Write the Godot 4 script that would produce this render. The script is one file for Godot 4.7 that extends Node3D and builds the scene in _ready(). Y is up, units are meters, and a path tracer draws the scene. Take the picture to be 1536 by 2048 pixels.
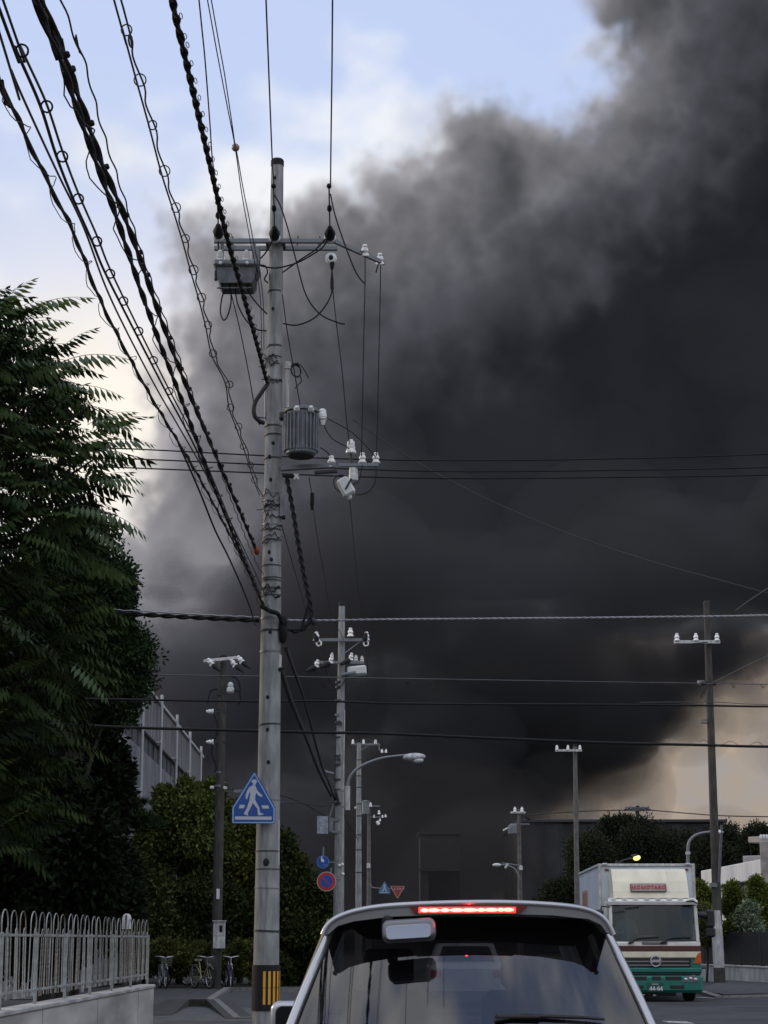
extends Node3D
# A street under a wall of black smoke. Metres, y up; the eye stands at (0, 1.5, 0) and looks towards -z.

const FOCAL := 3800.0          # focal length in pixels of a 1536 x 2048 picture
const PITCH := 12.69           # degrees the lens is raised
const EYE := Vector3(0, 1.5, 0)
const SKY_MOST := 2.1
const POLE_X := -1.75
const POLE_Z := -29.0

var rng := RandomNumberGenerator.new()
var M := {}
var used_names := {}
const SMOKE := true


# ---------------------------------------------------------------- mesh builder
class B:
	var v := PackedVector3Array()
	var n := PackedVector3Array()
	var ix := PackedInt32Array()

	func tri(a: Vector3, b: Vector3, c: Vector3, na := Vector3.ZERO, nb := Vector3.ZERO, nc := Vector3.ZERO) -> void:
		var g := (c - a).cross(b - a)
		if na == Vector3.ZERO:
			na = g.normalized()
			nb = na
			nc = na
		var k := v.size()
		v.push_back(a)
		v.push_back(b)
		v.push_back(c)
		n.push_back(na)
		n.push_back(nb)
		n.push_back(nc)
		ix.push_back(k)
		if g.dot(na + nb + nc) < 0.0:
			ix.push_back(k + 2)
			ix.push_back(k + 1)
		else:
			ix.push_back(k + 1)
			ix.push_back(k + 2)

	func face(pts: Array, nn := Vector3.ZERO) -> void:
		for i in range(1, pts.size() - 1):
			tri(pts[0], pts[i], pts[i + 1], nn, nn, nn)

	func quad(a: Vector3, b: Vector3, c: Vector3, d: Vector3, nn := Vector3.ZERO) -> void:
		face([a, b, c, d], nn)

	func box(c: Vector3, s: Vector3, e := 0.0, q := Basis.IDENTITY) -> B:
		var h := s * 0.5
		e = minf(e, minf(h.x, minf(h.y, h.z)) * 0.9)
		for a in 3:
			var u := (a + 1) % 3
			var w := (a + 2) % 3
			for sg in [-1.0, 1.0]:
				var nn := Vector3.ZERO
				nn[a] = sg
				var pts := []
				for k in [[-1, -1], [1, -1], [1, 1], [-1, 1]]:
					var p := Vector3.ZERO
					p[a] = sg * h[a]
					p[u] = k[0] * (h[u] - e)
					p[w] = k[1] * (h[w] - e)
					pts.append(c + q * p)
				face(pts, q * nn)
		if e > 0.0:
			for a in 3:
				var u := (a + 1) % 3
				var w := (a + 2) % 3
				for su in [-1.0, 1.0]:
					for sw in [-1.0, 1.0]:
						var nn := Vector3.ZERO
						nn[u] = su
						nn[w] = sw
						var pts := []
						for k in [[0, -1], [0, 1], [1, 1], [1, -1]]:
							var p := Vector3.ZERO
							p[a] = k[1] * (h[a] - e)
							p[u] = su * (h[u] - (0.0 if k[0] == 0 else e))
							p[w] = sw * (h[w] - (e if k[0] == 0 else 0.0))
							pts.append(c + q * p)
						face(pts, q * nn.normalized())
			for sx in [-1.0, 1.0]:
				for sy in [-1.0, 1.0]:
					for sz in [-1.0, 1.0]:
						var s3 := Vector3(sx, sy, sz)
						var pts := []
						for a in 3:
							var p := s3 * (h - Vector3(e, e, e))
							p[a] = s3[a] * h[a]
							pts.append(c + q * p)
						face(pts, q * s3.normalized())
		return self

	func tube(pts: Array, r: float, sides := 6, r1 := -1.0, cap := true) -> B:
		if r1 < 0.0:
			r1 = r
		var t: Vector3 = (pts[1] - pts[0]).normalized()
		var u := t.cross(Vector3.UP if absf(t.y) < 0.9 else Vector3.RIGHT).normalized()
		var last := []
		var last_n := []
		var m := pts.size()
		for i in m:
			t = (pts[mini(i + 1, m - 1)] - pts[maxi(i - 1, 0)]).normalized()
			u = (u - t * u.dot(t)).normalized()
			var w := t.cross(u)
			var rr := lerpf(r, r1, float(i) / (m - 1))
			var ring := []
			var ring_n := []
			for k in sides:
				var a := TAU * k / sides
				var d := u * cos(a) + w * sin(a)
				ring.append(pts[i] + d * rr)
				ring_n.append(d)
			if i > 0:
				for k in sides:
					var j := (k + 1) % sides
					tri(last[k], last[j], ring[k], last_n[k], last_n[j], ring_n[k])
					tri(last[j], ring[j], ring[k], last_n[j], ring_n[j], ring_n[k])
			if cap and (i == 0 or i == m - 1):
				face(ring, -t if i == 0 else t)
			last = ring
			last_n = ring_n
		return self

	func lathe(prof: Array, xf := Transform3D.IDENTITY, sides := 12) -> B:
		for i in prof.size() - 1:
			var p: Vector2 = prof[i]
			var q: Vector2 = prof[i + 1]
			var slope := Vector2(q.y - p.y, -(q.x - p.x)).normalized()
			for k in sides:
				var a := TAU * k / sides
				var b := TAU * (k + 1) / sides
				var da := Vector3(cos(a), 0, sin(a))
				var db := Vector3(cos(b), 0, sin(b))
				var na := xf.basis * (da * slope.x + Vector3.UP * slope.y)
				var nb := xf.basis * (db * slope.x + Vector3.UP * slope.y)
				var p0 := xf * (da * p.x + Vector3.UP * p.y)
				var p1 := xf * (db * p.x + Vector3.UP * p.y)
				var q0 := xf * (da * q.x + Vector3.UP * q.y)
				var q1 := xf * (db * q.x + Vector3.UP * q.y)
				if p.x > 1e-5:
					tri(p0, p1, q0, na, nb, na)
				if q.x > 1e-5:
					tri(p1, q1, q0, nb, nb, na)
		return self

	func prism(poly: PackedVector2Array, z0: float, z1: float, xf := Transform3D.IDENTITY) -> B:
		var t := Geometry2D.triangulate_polygon(poly)
		for k in range(0, t.size(), 3):
			for z in [z0, z1]:
				var nn := xf.basis * Vector3(0, 0, -1.0 if z == minf(z0, z1) else 1.0)
				var a := poly[t[k]]
				var b := poly[t[k + 1]]
				var c := poly[t[k + 2]]
				tri(xf * Vector3(a.x, a.y, z), xf * Vector3(b.x, b.y, z), xf * Vector3(c.x, c.y, z), nn, nn, nn)
		var turn := -1.0 if Geometry2D.is_polygon_clockwise(poly) else 1.0
		for k in poly.size():
			var a := poly[k]
			var b := poly[(k + 1) % poly.size()]
			var nn := xf.basis * (Vector3(b.y - a.y, a.x - b.x, 0) * turn)
			quad(xf * Vector3(a.x, a.y, z0), xf * Vector3(b.x, b.y, z0), xf * Vector3(b.x, b.y, z1), xf * Vector3(a.x, a.y, z1), nn.normalized())
		return self

	func ball(c: Vector3, r: Vector3, rows := 6, cols := 10, q := Basis.IDENTITY) -> B:
		var at := func(i: int, k: int) -> Vector3:
			var a := PI * i / rows
			var b := TAU * k / cols
			return Vector3(sin(a) * cos(b), cos(a), sin(a) * sin(b))
		for i in rows:
			for k in cols:
				var d := [at.call(i, k), at.call(i, k + 1), at.call(i + 1, k + 1), at.call(i + 1, k)]
				var p := []
				var m := []
				for e: Vector3 in d:
					p.append(c + q * (e * r))
					m.append((q * (e / r)).normalized())
				if i > 0:
					tri(p[0], p[1], p[2], m[0], m[1], m[2])
				if i < rows - 1:
					tri(p[0], p[2], p[3], m[0], m[2], m[3])
		return self

	# a flat slab with rounded corners and softened rims, its face towards +z of q
	func pad(c: Vector3, s: Vector3, r: float, q := Basis.IDENTITY, soft := 0.35) -> B:
		var outline := func(grow: float) -> Array:
			var out := []
			var hx := s.x * 0.5 - r
			var hy := s.y * 0.5 - r
			for k in 24:
				var a := TAU * (k + 0.5) / 24.0
				var corner := Vector2(signf(cos(a)) * hx, signf(sin(a)) * hy)
				out.append(corner + Vector2(cos(a), sin(a)) * maxf(r - grow, 0.001))
			return out
		var e := minf(r, s.z * 0.5) * soft * 2.0
		var last := []
		var last_n := []
		var lv := 5
		for j in range(-lv, lv + 1):
			var t := float(j) / lv
			var round_ := PI / 2 * t
			var grow := e * (1.0 - cos(round_))
			var z := (s.z * 0.5 - e) * signf(t) * (0.0 if j == 0 else 1.0) + e * sin(round_)
			var ring_ := []
			var ring_n := []
			var o: Array = outline.call(grow)
			for k in 24:
				var a := TAU * (k + 0.5) / 24.0
				ring_.append(c + q * Vector3(o[k].x, o[k].y, z))
				ring_n.append(q * Vector3(cos(a) * cos(round_), sin(a) * cos(round_), sin(round_)))
			if last:
				for k in 24:
					var m := (k + 1) % 24
					tri(last[k], last[m], ring_[k], last_n[k], last_n[m], ring_n[k])
					tri(last[m], ring_[m], ring_[k], last_n[m], ring_n[m], ring_n[k])
			if j == -lv or j == lv:
				face(ring_, q * Vector3(0, 0, signf(t)))
			last = ring_
			last_n = ring_n
		return self

	func ring(c: Vector3, radius: float, r: float, q := Basis.IDENTITY, seg := 14, sides := 5, from := 0.0, to := TAU) -> B:
		var pts := []
		for i in seg + 1:
			var a := lerpf(from, to, float(i) / seg)
			pts.append(c + q * (Vector3(cos(a), sin(a), 0) * radius))
		return tube(pts, r, sides, -1.0, to - from < TAU - 0.01)

	func mesh(origin := Vector3.ZERO) -> ArrayMesh:
		var a := []
		a.resize(Mesh.ARRAY_MAX)
		if origin != Vector3.ZERO:
			for i in v.size():
				v[i] -= origin
		a[Mesh.ARRAY_VERTEX] = v
		a[Mesh.ARRAY_NORMAL] = n
		a[Mesh.ARRAY_INDEX] = ix
		var m := ArrayMesh.new()
		m.add_surface_from_arrays(Mesh.PRIMITIVE_TRIANGLES, a)
		return m


# ---------------------------------------------------------------- scene helpers
func numbered(called: String) -> String:
	var k: int = used_names.get(called, 0)
	used_names[called] = k + 1
	return called if k == 0 else "%s_%03d" % [called, k]


func tag(o: Node3D, label: String, category: String, group := "", kind := "") -> Node3D:
	if label: o.set_meta("label", label)
	if category: o.set_meta("category", category)
	if group: o.set_meta("group", group)
	if kind: o.set_meta("kind", kind)
	return o


func thing(called: String, label: String, category: String, where := Vector3.ZERO, group := "", turn := 0.0) -> Node3D:
	var o := Node3D.new()
	o.name = numbered(called)
	o.position = where
	o.rotation.y = turn
	add_child(o)
	tag(o, label, category, group)
	return o


# a mesh under a thing, given in the thing's own axes
func part(called: String, b: B, m: Material, parent: Node3D) -> MeshInstance3D:
	return hang(called, b.mesh(), m, parent)


func hang(called: String, mesh: Mesh, m: Material, parent: Node3D) -> MeshInstance3D:
	var o := MeshInstance3D.new()
	o.name = called
	o.mesh = mesh
	o.material_override = m
	parent.add_child(o, true)
	return o


# a mesh given in world axes, hung under a thing that stands at thing.position without a turn
func wpart(called: String, b: B, m: Material, parent: Node3D) -> MeshInstance3D:
	return hang(called, b.mesh(parent.position), m, parent)


# a top-level thing that is one mesh, given in world axes; its node stands at where
func single(called: String, b: B, m: Material, label: String, category: String, where := Vector3.ZERO, group := "", kind := "") -> MeshInstance3D:
	var o := MeshInstance3D.new()
	o.name = numbered(called)
	o.mesh = b.mesh(where)
	o.material_override = m
	o.position = where
	add_child(o)
	tag(o, label, category, group, kind)
	return o


# the point at forward distance d that shows at that pixel of the photograph
func at(px: float, py: float, d: float) -> Vector3:
	var r := Vector3((px - 768.0) / FOCAL, -(py - 1024.0) / FOCAL, -1.0).rotated(Vector3.RIGHT, deg_to_rad(PITCH))
	return EYE + r * (d / -r.z)


func at_height(px: float, py: float, h: float) -> Vector3:
	var r := Vector3((px - 768.0) / FOCAL, -(py - 1024.0) / FOCAL, -1.0).rotated(Vector3.RIGHT, deg_to_rad(PITCH))
	return EYE + r * ((h - EYE.y) / r.y)


func spline(p: Array, sub := 8) -> Array:
	var out := []
	for i in p.size() - 1:
		var a: Vector3 = p[maxi(i - 1, 0)]
		var b: Vector3 = p[i]
		var c: Vector3 = p[i + 1]
		var d: Vector3 = p[mini(i + 2, p.size() - 1)]
		for k in sub:
			out.append(b.cubic_interpolate(c, a, d, float(k) / sub))
	out.append(p[-1])
	return out


# evenly spaced points along a polyline
func even(p: Array, step: float) -> Array:
	var out := [p[0]]
	var left := step
	for i in p.size() - 1:
		var a: Vector3 = p[i]
		var b: Vector3 = p[i + 1]
		var l := a.distance_to(b)
		var s := left
		while s <= l:
			out.append(a.lerp(b, s / l))
			s += step
		left = s - l
	if out[-1].distance_to(p[-1]) > step * 0.3 or out.size() < 2:
		out.append(p[-1])
	return out


# points that wind round a path
func wound(p: Array, radius: float, pitch: float, phase: float, step: float) -> Array:
	var e := even(p, step)
	var out := []
	for i in e.size():
		var t: Vector3 = (e[mini(i + 1, e.size() - 1)] - e[maxi(i - 1, 0)]).normalized()
		var u := t.cross(Vector3.UP).normalized()
		if u.length() < 0.5:
			u = Vector3.RIGHT
		var w := u.cross(t)
		var a := TAU * i * step / pitch + phase
		out.append(e[i] + (u * cos(a) + w * sin(a)) * radius)
	return out


func sag(a: Vector3, b: Vector3, drop: float, n := 14) -> Array:
	var out := []
	for i in n + 1:
		var t := float(i) / n
		out.append(a.lerp(b, t) + Vector3.DOWN * drop * 4.0 * t * (1.0 - t))
	return out


func noise_tex(seed_: int, freq: float, lo: float, hi: float, octaves := 5, size := 512) -> NoiseTexture2D:
	var f := FastNoiseLite.new()
	f.seed = seed_
	f.frequency = freq
	f.noise_type = FastNoiseLite.TYPE_SIMPLEX
	f.fractal_octaves = octaves
	var t := NoiseTexture2D.new()
	t.width = size
	t.height = size
	t.seamless = true
	t.noise = f
	var g := Gradient.new()
	g.offsets = PackedFloat32Array([0.0, 1.0])
	g.colors = PackedColorArray([Color(lo, lo, lo), Color(hi, hi, hi)])
	t.color_ramp = g
	return t


func mat(key: String, lin: Color, rough := 0.8, metal := 0.0, tex := "", scale := Vector3.ONE, bump := 0.0) -> StandardMaterial3D:
	var m := StandardMaterial3D.new()
	m.resource_name = key
	m.albedo_color = lin.linear_to_srgb()
	m.roughness = rough
	m.metallic = metal
	if tex:
		m.albedo_texture = M["tex_" + tex]
		m.uv1_triplanar = true
		m.uv1_world_triplanar = true
		m.uv1_scale = scale
		if bump > 0.0:
			m.heightmap_enabled = true
			m.heightmap_texture = M["tex_" + tex]
			m.heightmap_scale = bump
	M[key] = m
	return m


func pane(key: String, lin: Color, alpha: float, rough := 0.03) -> StandardMaterial3D:
	var m := mat(key, lin, rough)
	m.transparency = BaseMaterial3D.TRANSPARENCY_ALPHA
	m.albedo_color.a = alpha
	return m


func grey(g: float) -> Color:
	return Color(g, g, g)


func make_materials() -> void:
	M["tex_blotch"] = noise_tex(1, 0.008, 0.7, 1.0, 6)
	M["tex_soft"] = noise_tex(5, 0.006, 0.86, 1.0, 5)
	M["tex_grain"] = noise_tex(2, 0.06, 0.6, 1.0, 4)
	M["tex_road"] = noise_tex(9, 0.004, 0.62, 1.0, 8, 1024)
	M["tex_stain"] = noise_tex(3, 0.012, 0.55, 1.0, 5)
	mat("concrete", Color(0.385, 0.395, 0.39), 0.9, 0.0, "blotch", Vector3(2.2, 0.35, 2.2), 0.3)
	mat("concrete_old", Color(0.21, 0.205, 0.19), 0.92, 0.0, "stain", Vector3(2.0, 0.25, 2.0), 0.3)
	mat("pole_brown", Color(0.1, 0.095, 0.083), 0.9, 0.0, "stain", Vector3(2.0, 0.2, 2.0), 0.3)
	mat("galvanised", Color(0.32, 0.34, 0.36), 0.55, 0.35, "grain", Vector3(3, 3, 3))
	mat("steel_pale", Color(0.62, 0.64, 0.66), 0.6, 0.1, "blotch", Vector3(1, 1, 1))
	mat("steel_dark", Color(0.07, 0.075, 0.08), 0.6, 0.3, "grain", Vector3(3, 3, 3))
	mat("paint_grey", Color(0.23, 0.25, 0.27), 0.5, 0.0, "blotch", Vector3(1.5, 0.7, 1.5))
	mat("paint_grey_dark", Color(0.13, 0.14, 0.155), 0.55, 0.0, "blotch", Vector3(1.5, 0.7, 1.5))
	mat("porcelain", Color(0.82, 0.82, 0.8), 0.18)
	mat("porcelain_dull", Color(0.6, 0.62, 0.6), 0.4)
	mat("rubber", Color(0.01, 0.01, 0.011), 0.85)
	mat("cable_black", Color(0.009, 0.009, 0.01), 0.9)
	mat("cable_brown", Color(0.032, 0.027, 0.025), 0.85)
	mat("wire_grey", Color(0.09, 0.09, 0.095), 0.6, 0.4)
	mat("wire_pale", Color(0.34, 0.34, 0.35), 0.5, 0.5)
	mat("white_pipe", Color(0.62, 0.62, 0.6), 0.5, 0.0, "blotch", Vector3(2, 0.4, 2))
	mat("orange_tape", Color(0.4, 0.09, 0.04), 0.7)
	mat("white_paint", Color(0.72, 0.72, 0.7), 0.6, 0.0, "blotch", Vector3(1.5, 0.5, 1.5))
	mat("sign_white", Color(0.7, 0.72, 0.75), 0.45)
	mat("sign_blue", Color(0.012, 0.075, 0.32), 0.4)
	mat("sign_red", Color(0.45, 0.025, 0.03), 0.4)
	mat("stripe_yellow", Color(0.72, 0.36, 0.03), 0.5)
	mat("asphalt", Color(0.058, 0.06, 0.064), 0.85, 0.0, "road", Vector3(0.11, 0.11, 0.11), 0.5)
	mat("pavement", Color(0.075, 0.075, 0.077), 0.9, 0.0, "blotch", Vector3(0.5, 0.5, 0.5), 0.4)
	mat("apron", Color(0.14, 0.14, 0.138), 0.9, 0.0, "blotch", Vector3(0.4, 0.4, 0.4), 0.4)
	mat("kerbstone", Color(0.26, 0.255, 0.24), 0.9, 0.0, "blotch", Vector3(1, 1, 1), 0.4)
	mat("kerb_dark", Color(0.075, 0.068, 0.062), 0.9, 0.0, "blotch", Vector3(1, 1, 1), 0.4)
	mat("road_paint", Color(0.6, 0.6, 0.58), 0.7, 0.0, "stain", Vector3(0.8, 0.8, 0.8))
	mat("soil", Color(0.06, 0.055, 0.04), 1.0, 0.0, "blotch", Vector3(0.3, 0.3, 0.3), 0.5)
	mat("bark", Color(0.045, 0.038, 0.03), 0.95, 0.0, "stain", Vector3(3, 0.6, 3), 1.0)
	var leaf := mat("leaf", Color.WHITE, 0.85)
	leaf.metallic_specular = 0.25
	leaf.vertex_color_use_as_albedo = true
	leaf.backlight_enabled = true
	leaf.backlight = Color(0.35, 0.4, 0.15)
	mat("leaf_single", Color(0.04, 0.075, 0.03), 0.6)
	M.leaf_single.backlight_enabled = true
	M.leaf_single.backlight = Color(0.35, 0.4, 0.15)


# ---------------------------------------------------------------- camera, sky, sun
func make_view() -> void:
	var cam := Camera3D.new()
	cam.name = "camera"
	cam.position = EYE
	cam.rotation_degrees.x = PITCH
	cam.fov = rad_to_deg(2.0 * atan(1024.0 / FOCAL))
	cam.near = 0.1
	cam.far = 4000.0
	cam.current = true
	add_child(cam)
	var env := Environment.new()
	env.tonemap_mode = Environment.TONE_MAPPER_LINEAR
	env.tonemap_exposure = 1.0
	env.background_mode = Environment.BG_SKY
	env.sdfgi_enabled = true
	env.ssao_enabled = true
	env.ssil_enabled = true
	env.volumetric_fog_enabled = true
	env.volumetric_fog_density = 0.0
	var sky := Sky.new()
	var sm := PanoramaSkyMaterial.new()
	sm.panorama = paint_sky()
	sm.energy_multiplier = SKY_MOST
	sky.sky_material = sm
	env.sky = sky
	var we := WorldEnvironment.new()
	we.name = "world_environment"
	we.environment = env
	add_child(we)
	var sun := DirectionalLight3D.new()
	sun.name = "sun"
	sun.light_energy = 0.45
	sun.light_color = Color(1.0, 0.9, 0.76)
	sun.light_angular_distance = 12.0
	sun.shadow_enabled = true
	add_child(sun)
	sun.look_at_from_position(Vector3.ZERO, -heading(-62.0, 17.0))


func heading(az: float, el: float) -> Vector3:
	var a := deg_to_rad(az)
	var e := deg_to_rad(el)
	return Vector3(sin(a) * cos(e), sin(e), -cos(a) * cos(e))


var cloud_noise := FastNoiseLite.new()
var fine_noise := FastNoiseLite.new()
var lump_noise := FastNoiseLite.new()
# outline of the smoke bank, (azimuth, elevation) in degrees: from the top of the column down its left flank
var bank := PackedVector2Array([Vector2(30, 62), Vector2(16, 50), Vector2(8, 36), Vector2(5.9, 30), Vector2(6.2, 26.8), Vector2(6.8, 25.5), Vector2(5.7, 25), Vector2(4.7, 25.1), Vector2(3.3, 25.8), Vector2(2, 25.1), Vector2(1.5, 23.9), Vector2(-0.1, 23.3), Vector2(-1.1, 22.7), Vector2(-2.7, 22.4), Vector2(-4.3, 21.6), Vector2(-5.6, 21.85), Vector2(-6.9, 21.3), Vector2(-7.3, 20.1), Vector2(-6.7, 18.9), Vector2(-7, 17.4), Vector2(-7.4, 15.2), Vector2(-7.6, 13.7), Vector2(-8.3, 12.6), Vector2(-8.8, 11.4), Vector2(-14, 6), Vector2(-16, -12), Vector2(6, -14), Vector2(22, -10), Vector2(34, 4), Vector2(48, 20), Vector2(54, 36), Vector2(46, 54)])


func paint_sky() -> ImageTexture:
	for k in [[cloud_noise, 11, 3], [fine_noise, 12, 4], [lump_noise, 13, 3]]:
		k[0].seed = k[1]
		k[0].noise_type = FastNoiseLite.TYPE_SIMPLEX_SMOOTH
		k[0].fractal_octaves = k[2] + 2
		k[0].frequency = 1.0
	var im := Image.create(1024, 512, false, Image.FORMAT_RGB8)
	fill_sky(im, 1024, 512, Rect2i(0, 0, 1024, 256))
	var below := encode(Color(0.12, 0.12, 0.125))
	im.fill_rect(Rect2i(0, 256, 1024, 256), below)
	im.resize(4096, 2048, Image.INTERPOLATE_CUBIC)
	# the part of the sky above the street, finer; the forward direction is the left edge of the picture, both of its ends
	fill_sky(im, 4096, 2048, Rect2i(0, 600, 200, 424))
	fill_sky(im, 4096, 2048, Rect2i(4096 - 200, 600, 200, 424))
	return ImageTexture.create_from_image(im)


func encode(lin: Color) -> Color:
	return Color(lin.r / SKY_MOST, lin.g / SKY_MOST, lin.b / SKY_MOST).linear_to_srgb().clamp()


func fill_sky(im: Image, w: int, h: int, r: Rect2i) -> void:
	for y in range(r.position.y, r.end.y):
		var el := 90.0 - (y + 0.5) / h * 180.0
		for x in range(r.position.x, r.end.x):
			var az := (x + 0.5) / w * 360.0
			if az > 180.0:
				az -= 360.0
			im.set_pixel(x, y, encode(sky_at(az, el)))


func fbm(f: FastNoiseLite, d: Vector3, s: float) -> float:
	return f.get_noise_3dv(d * s)


func sky_at(az: float, el: float) -> Color:
	var d := heading(az, el)
	# open sky: blue above, paler and warmer low down, brightest round the veiled sun at the left
	var up := clampf(el / 60.0, 0.0, 1.0)
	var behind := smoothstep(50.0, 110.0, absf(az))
	var c := Color(0.55, 0.68, 0.93).lerp(Color(0.42, 0.56, 0.98), pow(up, 0.8))
	c = c.lerp(Color(0.5, 0.42, 0.33), exp(-maxf(el, 0.0) / 7.0))
	var cl := fbm(cloud_noise, Vector3(d.x, d.y * 1.7, d.z), 3.2) * 1.5 + 0.5 * fbm(fine_noise, Vector3(d.x, d.y * 1.6, d.z), 9.0)
	var cover := smoothstep(-0.25, 0.3, cl + (0.22 if az < 8.0 and az > -60.0 else 0.0) * smoothstep(32.0, 18.0, el))
	var shade := smoothstep(-0.35, 0.4, fbm(fine_noise, d, 5.0) + 0.5 * fbm(lump_noise, d, 16.0))
	var cloud := Color(0.5, 0.56, 0.7).lerp(Color(0.96, 0.98, 1.0), shade)
	# behind the viewer the unseen clouds are brightened to light the street
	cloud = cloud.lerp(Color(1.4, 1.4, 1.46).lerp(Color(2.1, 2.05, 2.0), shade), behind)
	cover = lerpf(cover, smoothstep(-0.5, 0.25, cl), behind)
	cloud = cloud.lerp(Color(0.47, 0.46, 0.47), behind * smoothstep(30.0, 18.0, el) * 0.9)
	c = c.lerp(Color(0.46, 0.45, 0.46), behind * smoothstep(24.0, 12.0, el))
	c = c.lerp(cloud, cover * 0.85)
	var sun := d.angle_to(heading(-9.5, 15.2))
	c = c.lerp(Color(1.2, 1.07, 0.88), 0.85 * exp(-pow(sun / 0.08, 2.0)))
	c = c.lerp(Color(0.95, 0.9, 0.85), 0.3 * exp(-sun / 0.35))
	# low pale smoke that the light comes through, under and beside the bank
	if el < 16.0 and az > 0.0 and az < 70.0:
		var low := Color(0.285, 0.242, 0.21).lerp(Color(0.47, 0.39, 0.31), smoothstep(-0.3, 0.4, fbm(lump_noise, d, 14.0) + 0.5 * fbm(fine_noise, d, 40.0)))
		c = c.lerp(low, smoothstep(18.0, 12.0, el) * smoothstep(0.0, 4.0, az) * smoothstep(70.0, 40.0, az))
	return smoke_over(c, az, el, d)


func lobes(d: Vector3) -> float:
	return absf(fbm(lump_noise, d, 13.0)) * 1.7 + absf(fbm(lump_noise, d + Vector3(4, 1, 8), 30.0)) * 0.8 + absf(fbm(fine_noise, d, 55.0)) * 0.3 - 0.62


func smoke_over(c: Color, az: float, el: float, d: Vector3) -> Color:
	if az > 0.0 and el < 9.0:
		return c          # down there the column itself is built
	if az < -22.0 or az > 56.0 or el > 70.0:
		return c
	# billows: rounded lobes with narrow creases between them push the outline out and in
	var push := Vector2(fbm(lump_noise, d, 15.0), fbm(lump_noise, d + Vector3(3, 5, 7), 15.0)) * 0.7
	var p := Vector2(az, el) + push * (1.0 if az < 16.0 and el < 32.0 else 2.5)
	var e := 1e9
	var k := bank.size()
	for i in k:
		e = minf(e, p.distance_squared_to(Geometry2D.get_closest_point_to_segment(p, bank[i], bank[(i + 1) % k])))
	e = sqrt(e)
	if not Geometry2D.is_point_in_polygon(p, bank):
		e = -e
	if e < -3.0:
		return c
	var h := lobes(d)
	e += h * 1.25
	var a := smoothstep(-0.45, 0.95, e + 0.22 * fbm(fine_noise, d, 100.0))
	if a <= 0.0:
		return c
	# soot: thin and pale at the rim where the day shines through, black in the depth of the column
	var relief := (h - lobes(heading(az - 0.55, el + 0.6))) * smoothstep(9.0, 2.0, e)  # lobes painted lighter on their upper-left sides, as if lit from there
	var lump := fbm(lump_noise, d, 15.0) * 0.9 + fbm(fine_noise, d, 36.0) * 0.35 + relief * 1.3
	var deep := maxf(e, 0.0) * (1.0 - 0.16 * lump) - 0.3 * lump
	# the column at the right is the thicker one, its crown far up is paler again
	deep *= lerpf(1.0, 1.4, smoothstep(5.0, 8.0, az)) * lerpf(1.0, 0.6, smoothstep(23.0, 29.0, el) * smoothstep(8.0, 11.0, az))
	if az < -1.0:
		deep *= lerpf(0.62, 1.0, clampf((az + 7.0) / 6.0, 0.0, 1.0))
	var rim := Color(0.35, 0.335, 0.355)
	var soot := rim.lerp(Color(0.165, 0.164, 0.18), smoothstep(0.0, 1.7, deep))
	soot = soot.lerp(Color(0.068, 0.071, 0.084), smoothstep(1.2, 4.6, deep))
	soot = soot.lerp(Color(0.0165, 0.0175, 0.0225), smoothstep(3.8, 8.4, deep))
	soot *= clampf(1.0 + 0.24 * lump, 0.6, 1.5)
	# down its left flank the smoke thins to a grey veil
	soot = soot.lerp(Color(0.27, 0.265, 0.285), 0.85 * smoothstep(14.0, 10.6, el) * smoothstep(-2.5, -5.5, az))
	return c.lerp(soot, a * lerpf(0.85, 1.0, smoothstep(0.0, 1.5, e)))


func _ready() -> void:
	rng.seed = 7
	make_materials()
	make_view()
	make_ground()
	make_buildings()
	make_fence_and_wall()
	make_right_wall()
	make_main_pole()
	make_other_poles()
	make_cables()
	make_signs()
	make_street_lamps()
	make_trees()
	make_bicycles()
	make_truck()
	make_car_ahead()
	make_van()
	make_smoke()


# ---------------------------------------------------------------- ground
func sheet(poly: PackedVector2Array, y0: float, y1: float) -> B:
	# polygon in (x, distance ahead), lying flat from y0 up to y1
	var b := B.new()
	return b.prism(poly, y0, y1, Transform3D(Basis(Vector3.RIGHT, Vector3.FORWARD, Vector3.UP), Vector3.ZERO))


func gp(px: float, py: float) -> Vector2:
	var p := at_height(px, py, 0.0)
	return Vector2(p.x, -p.z)


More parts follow.
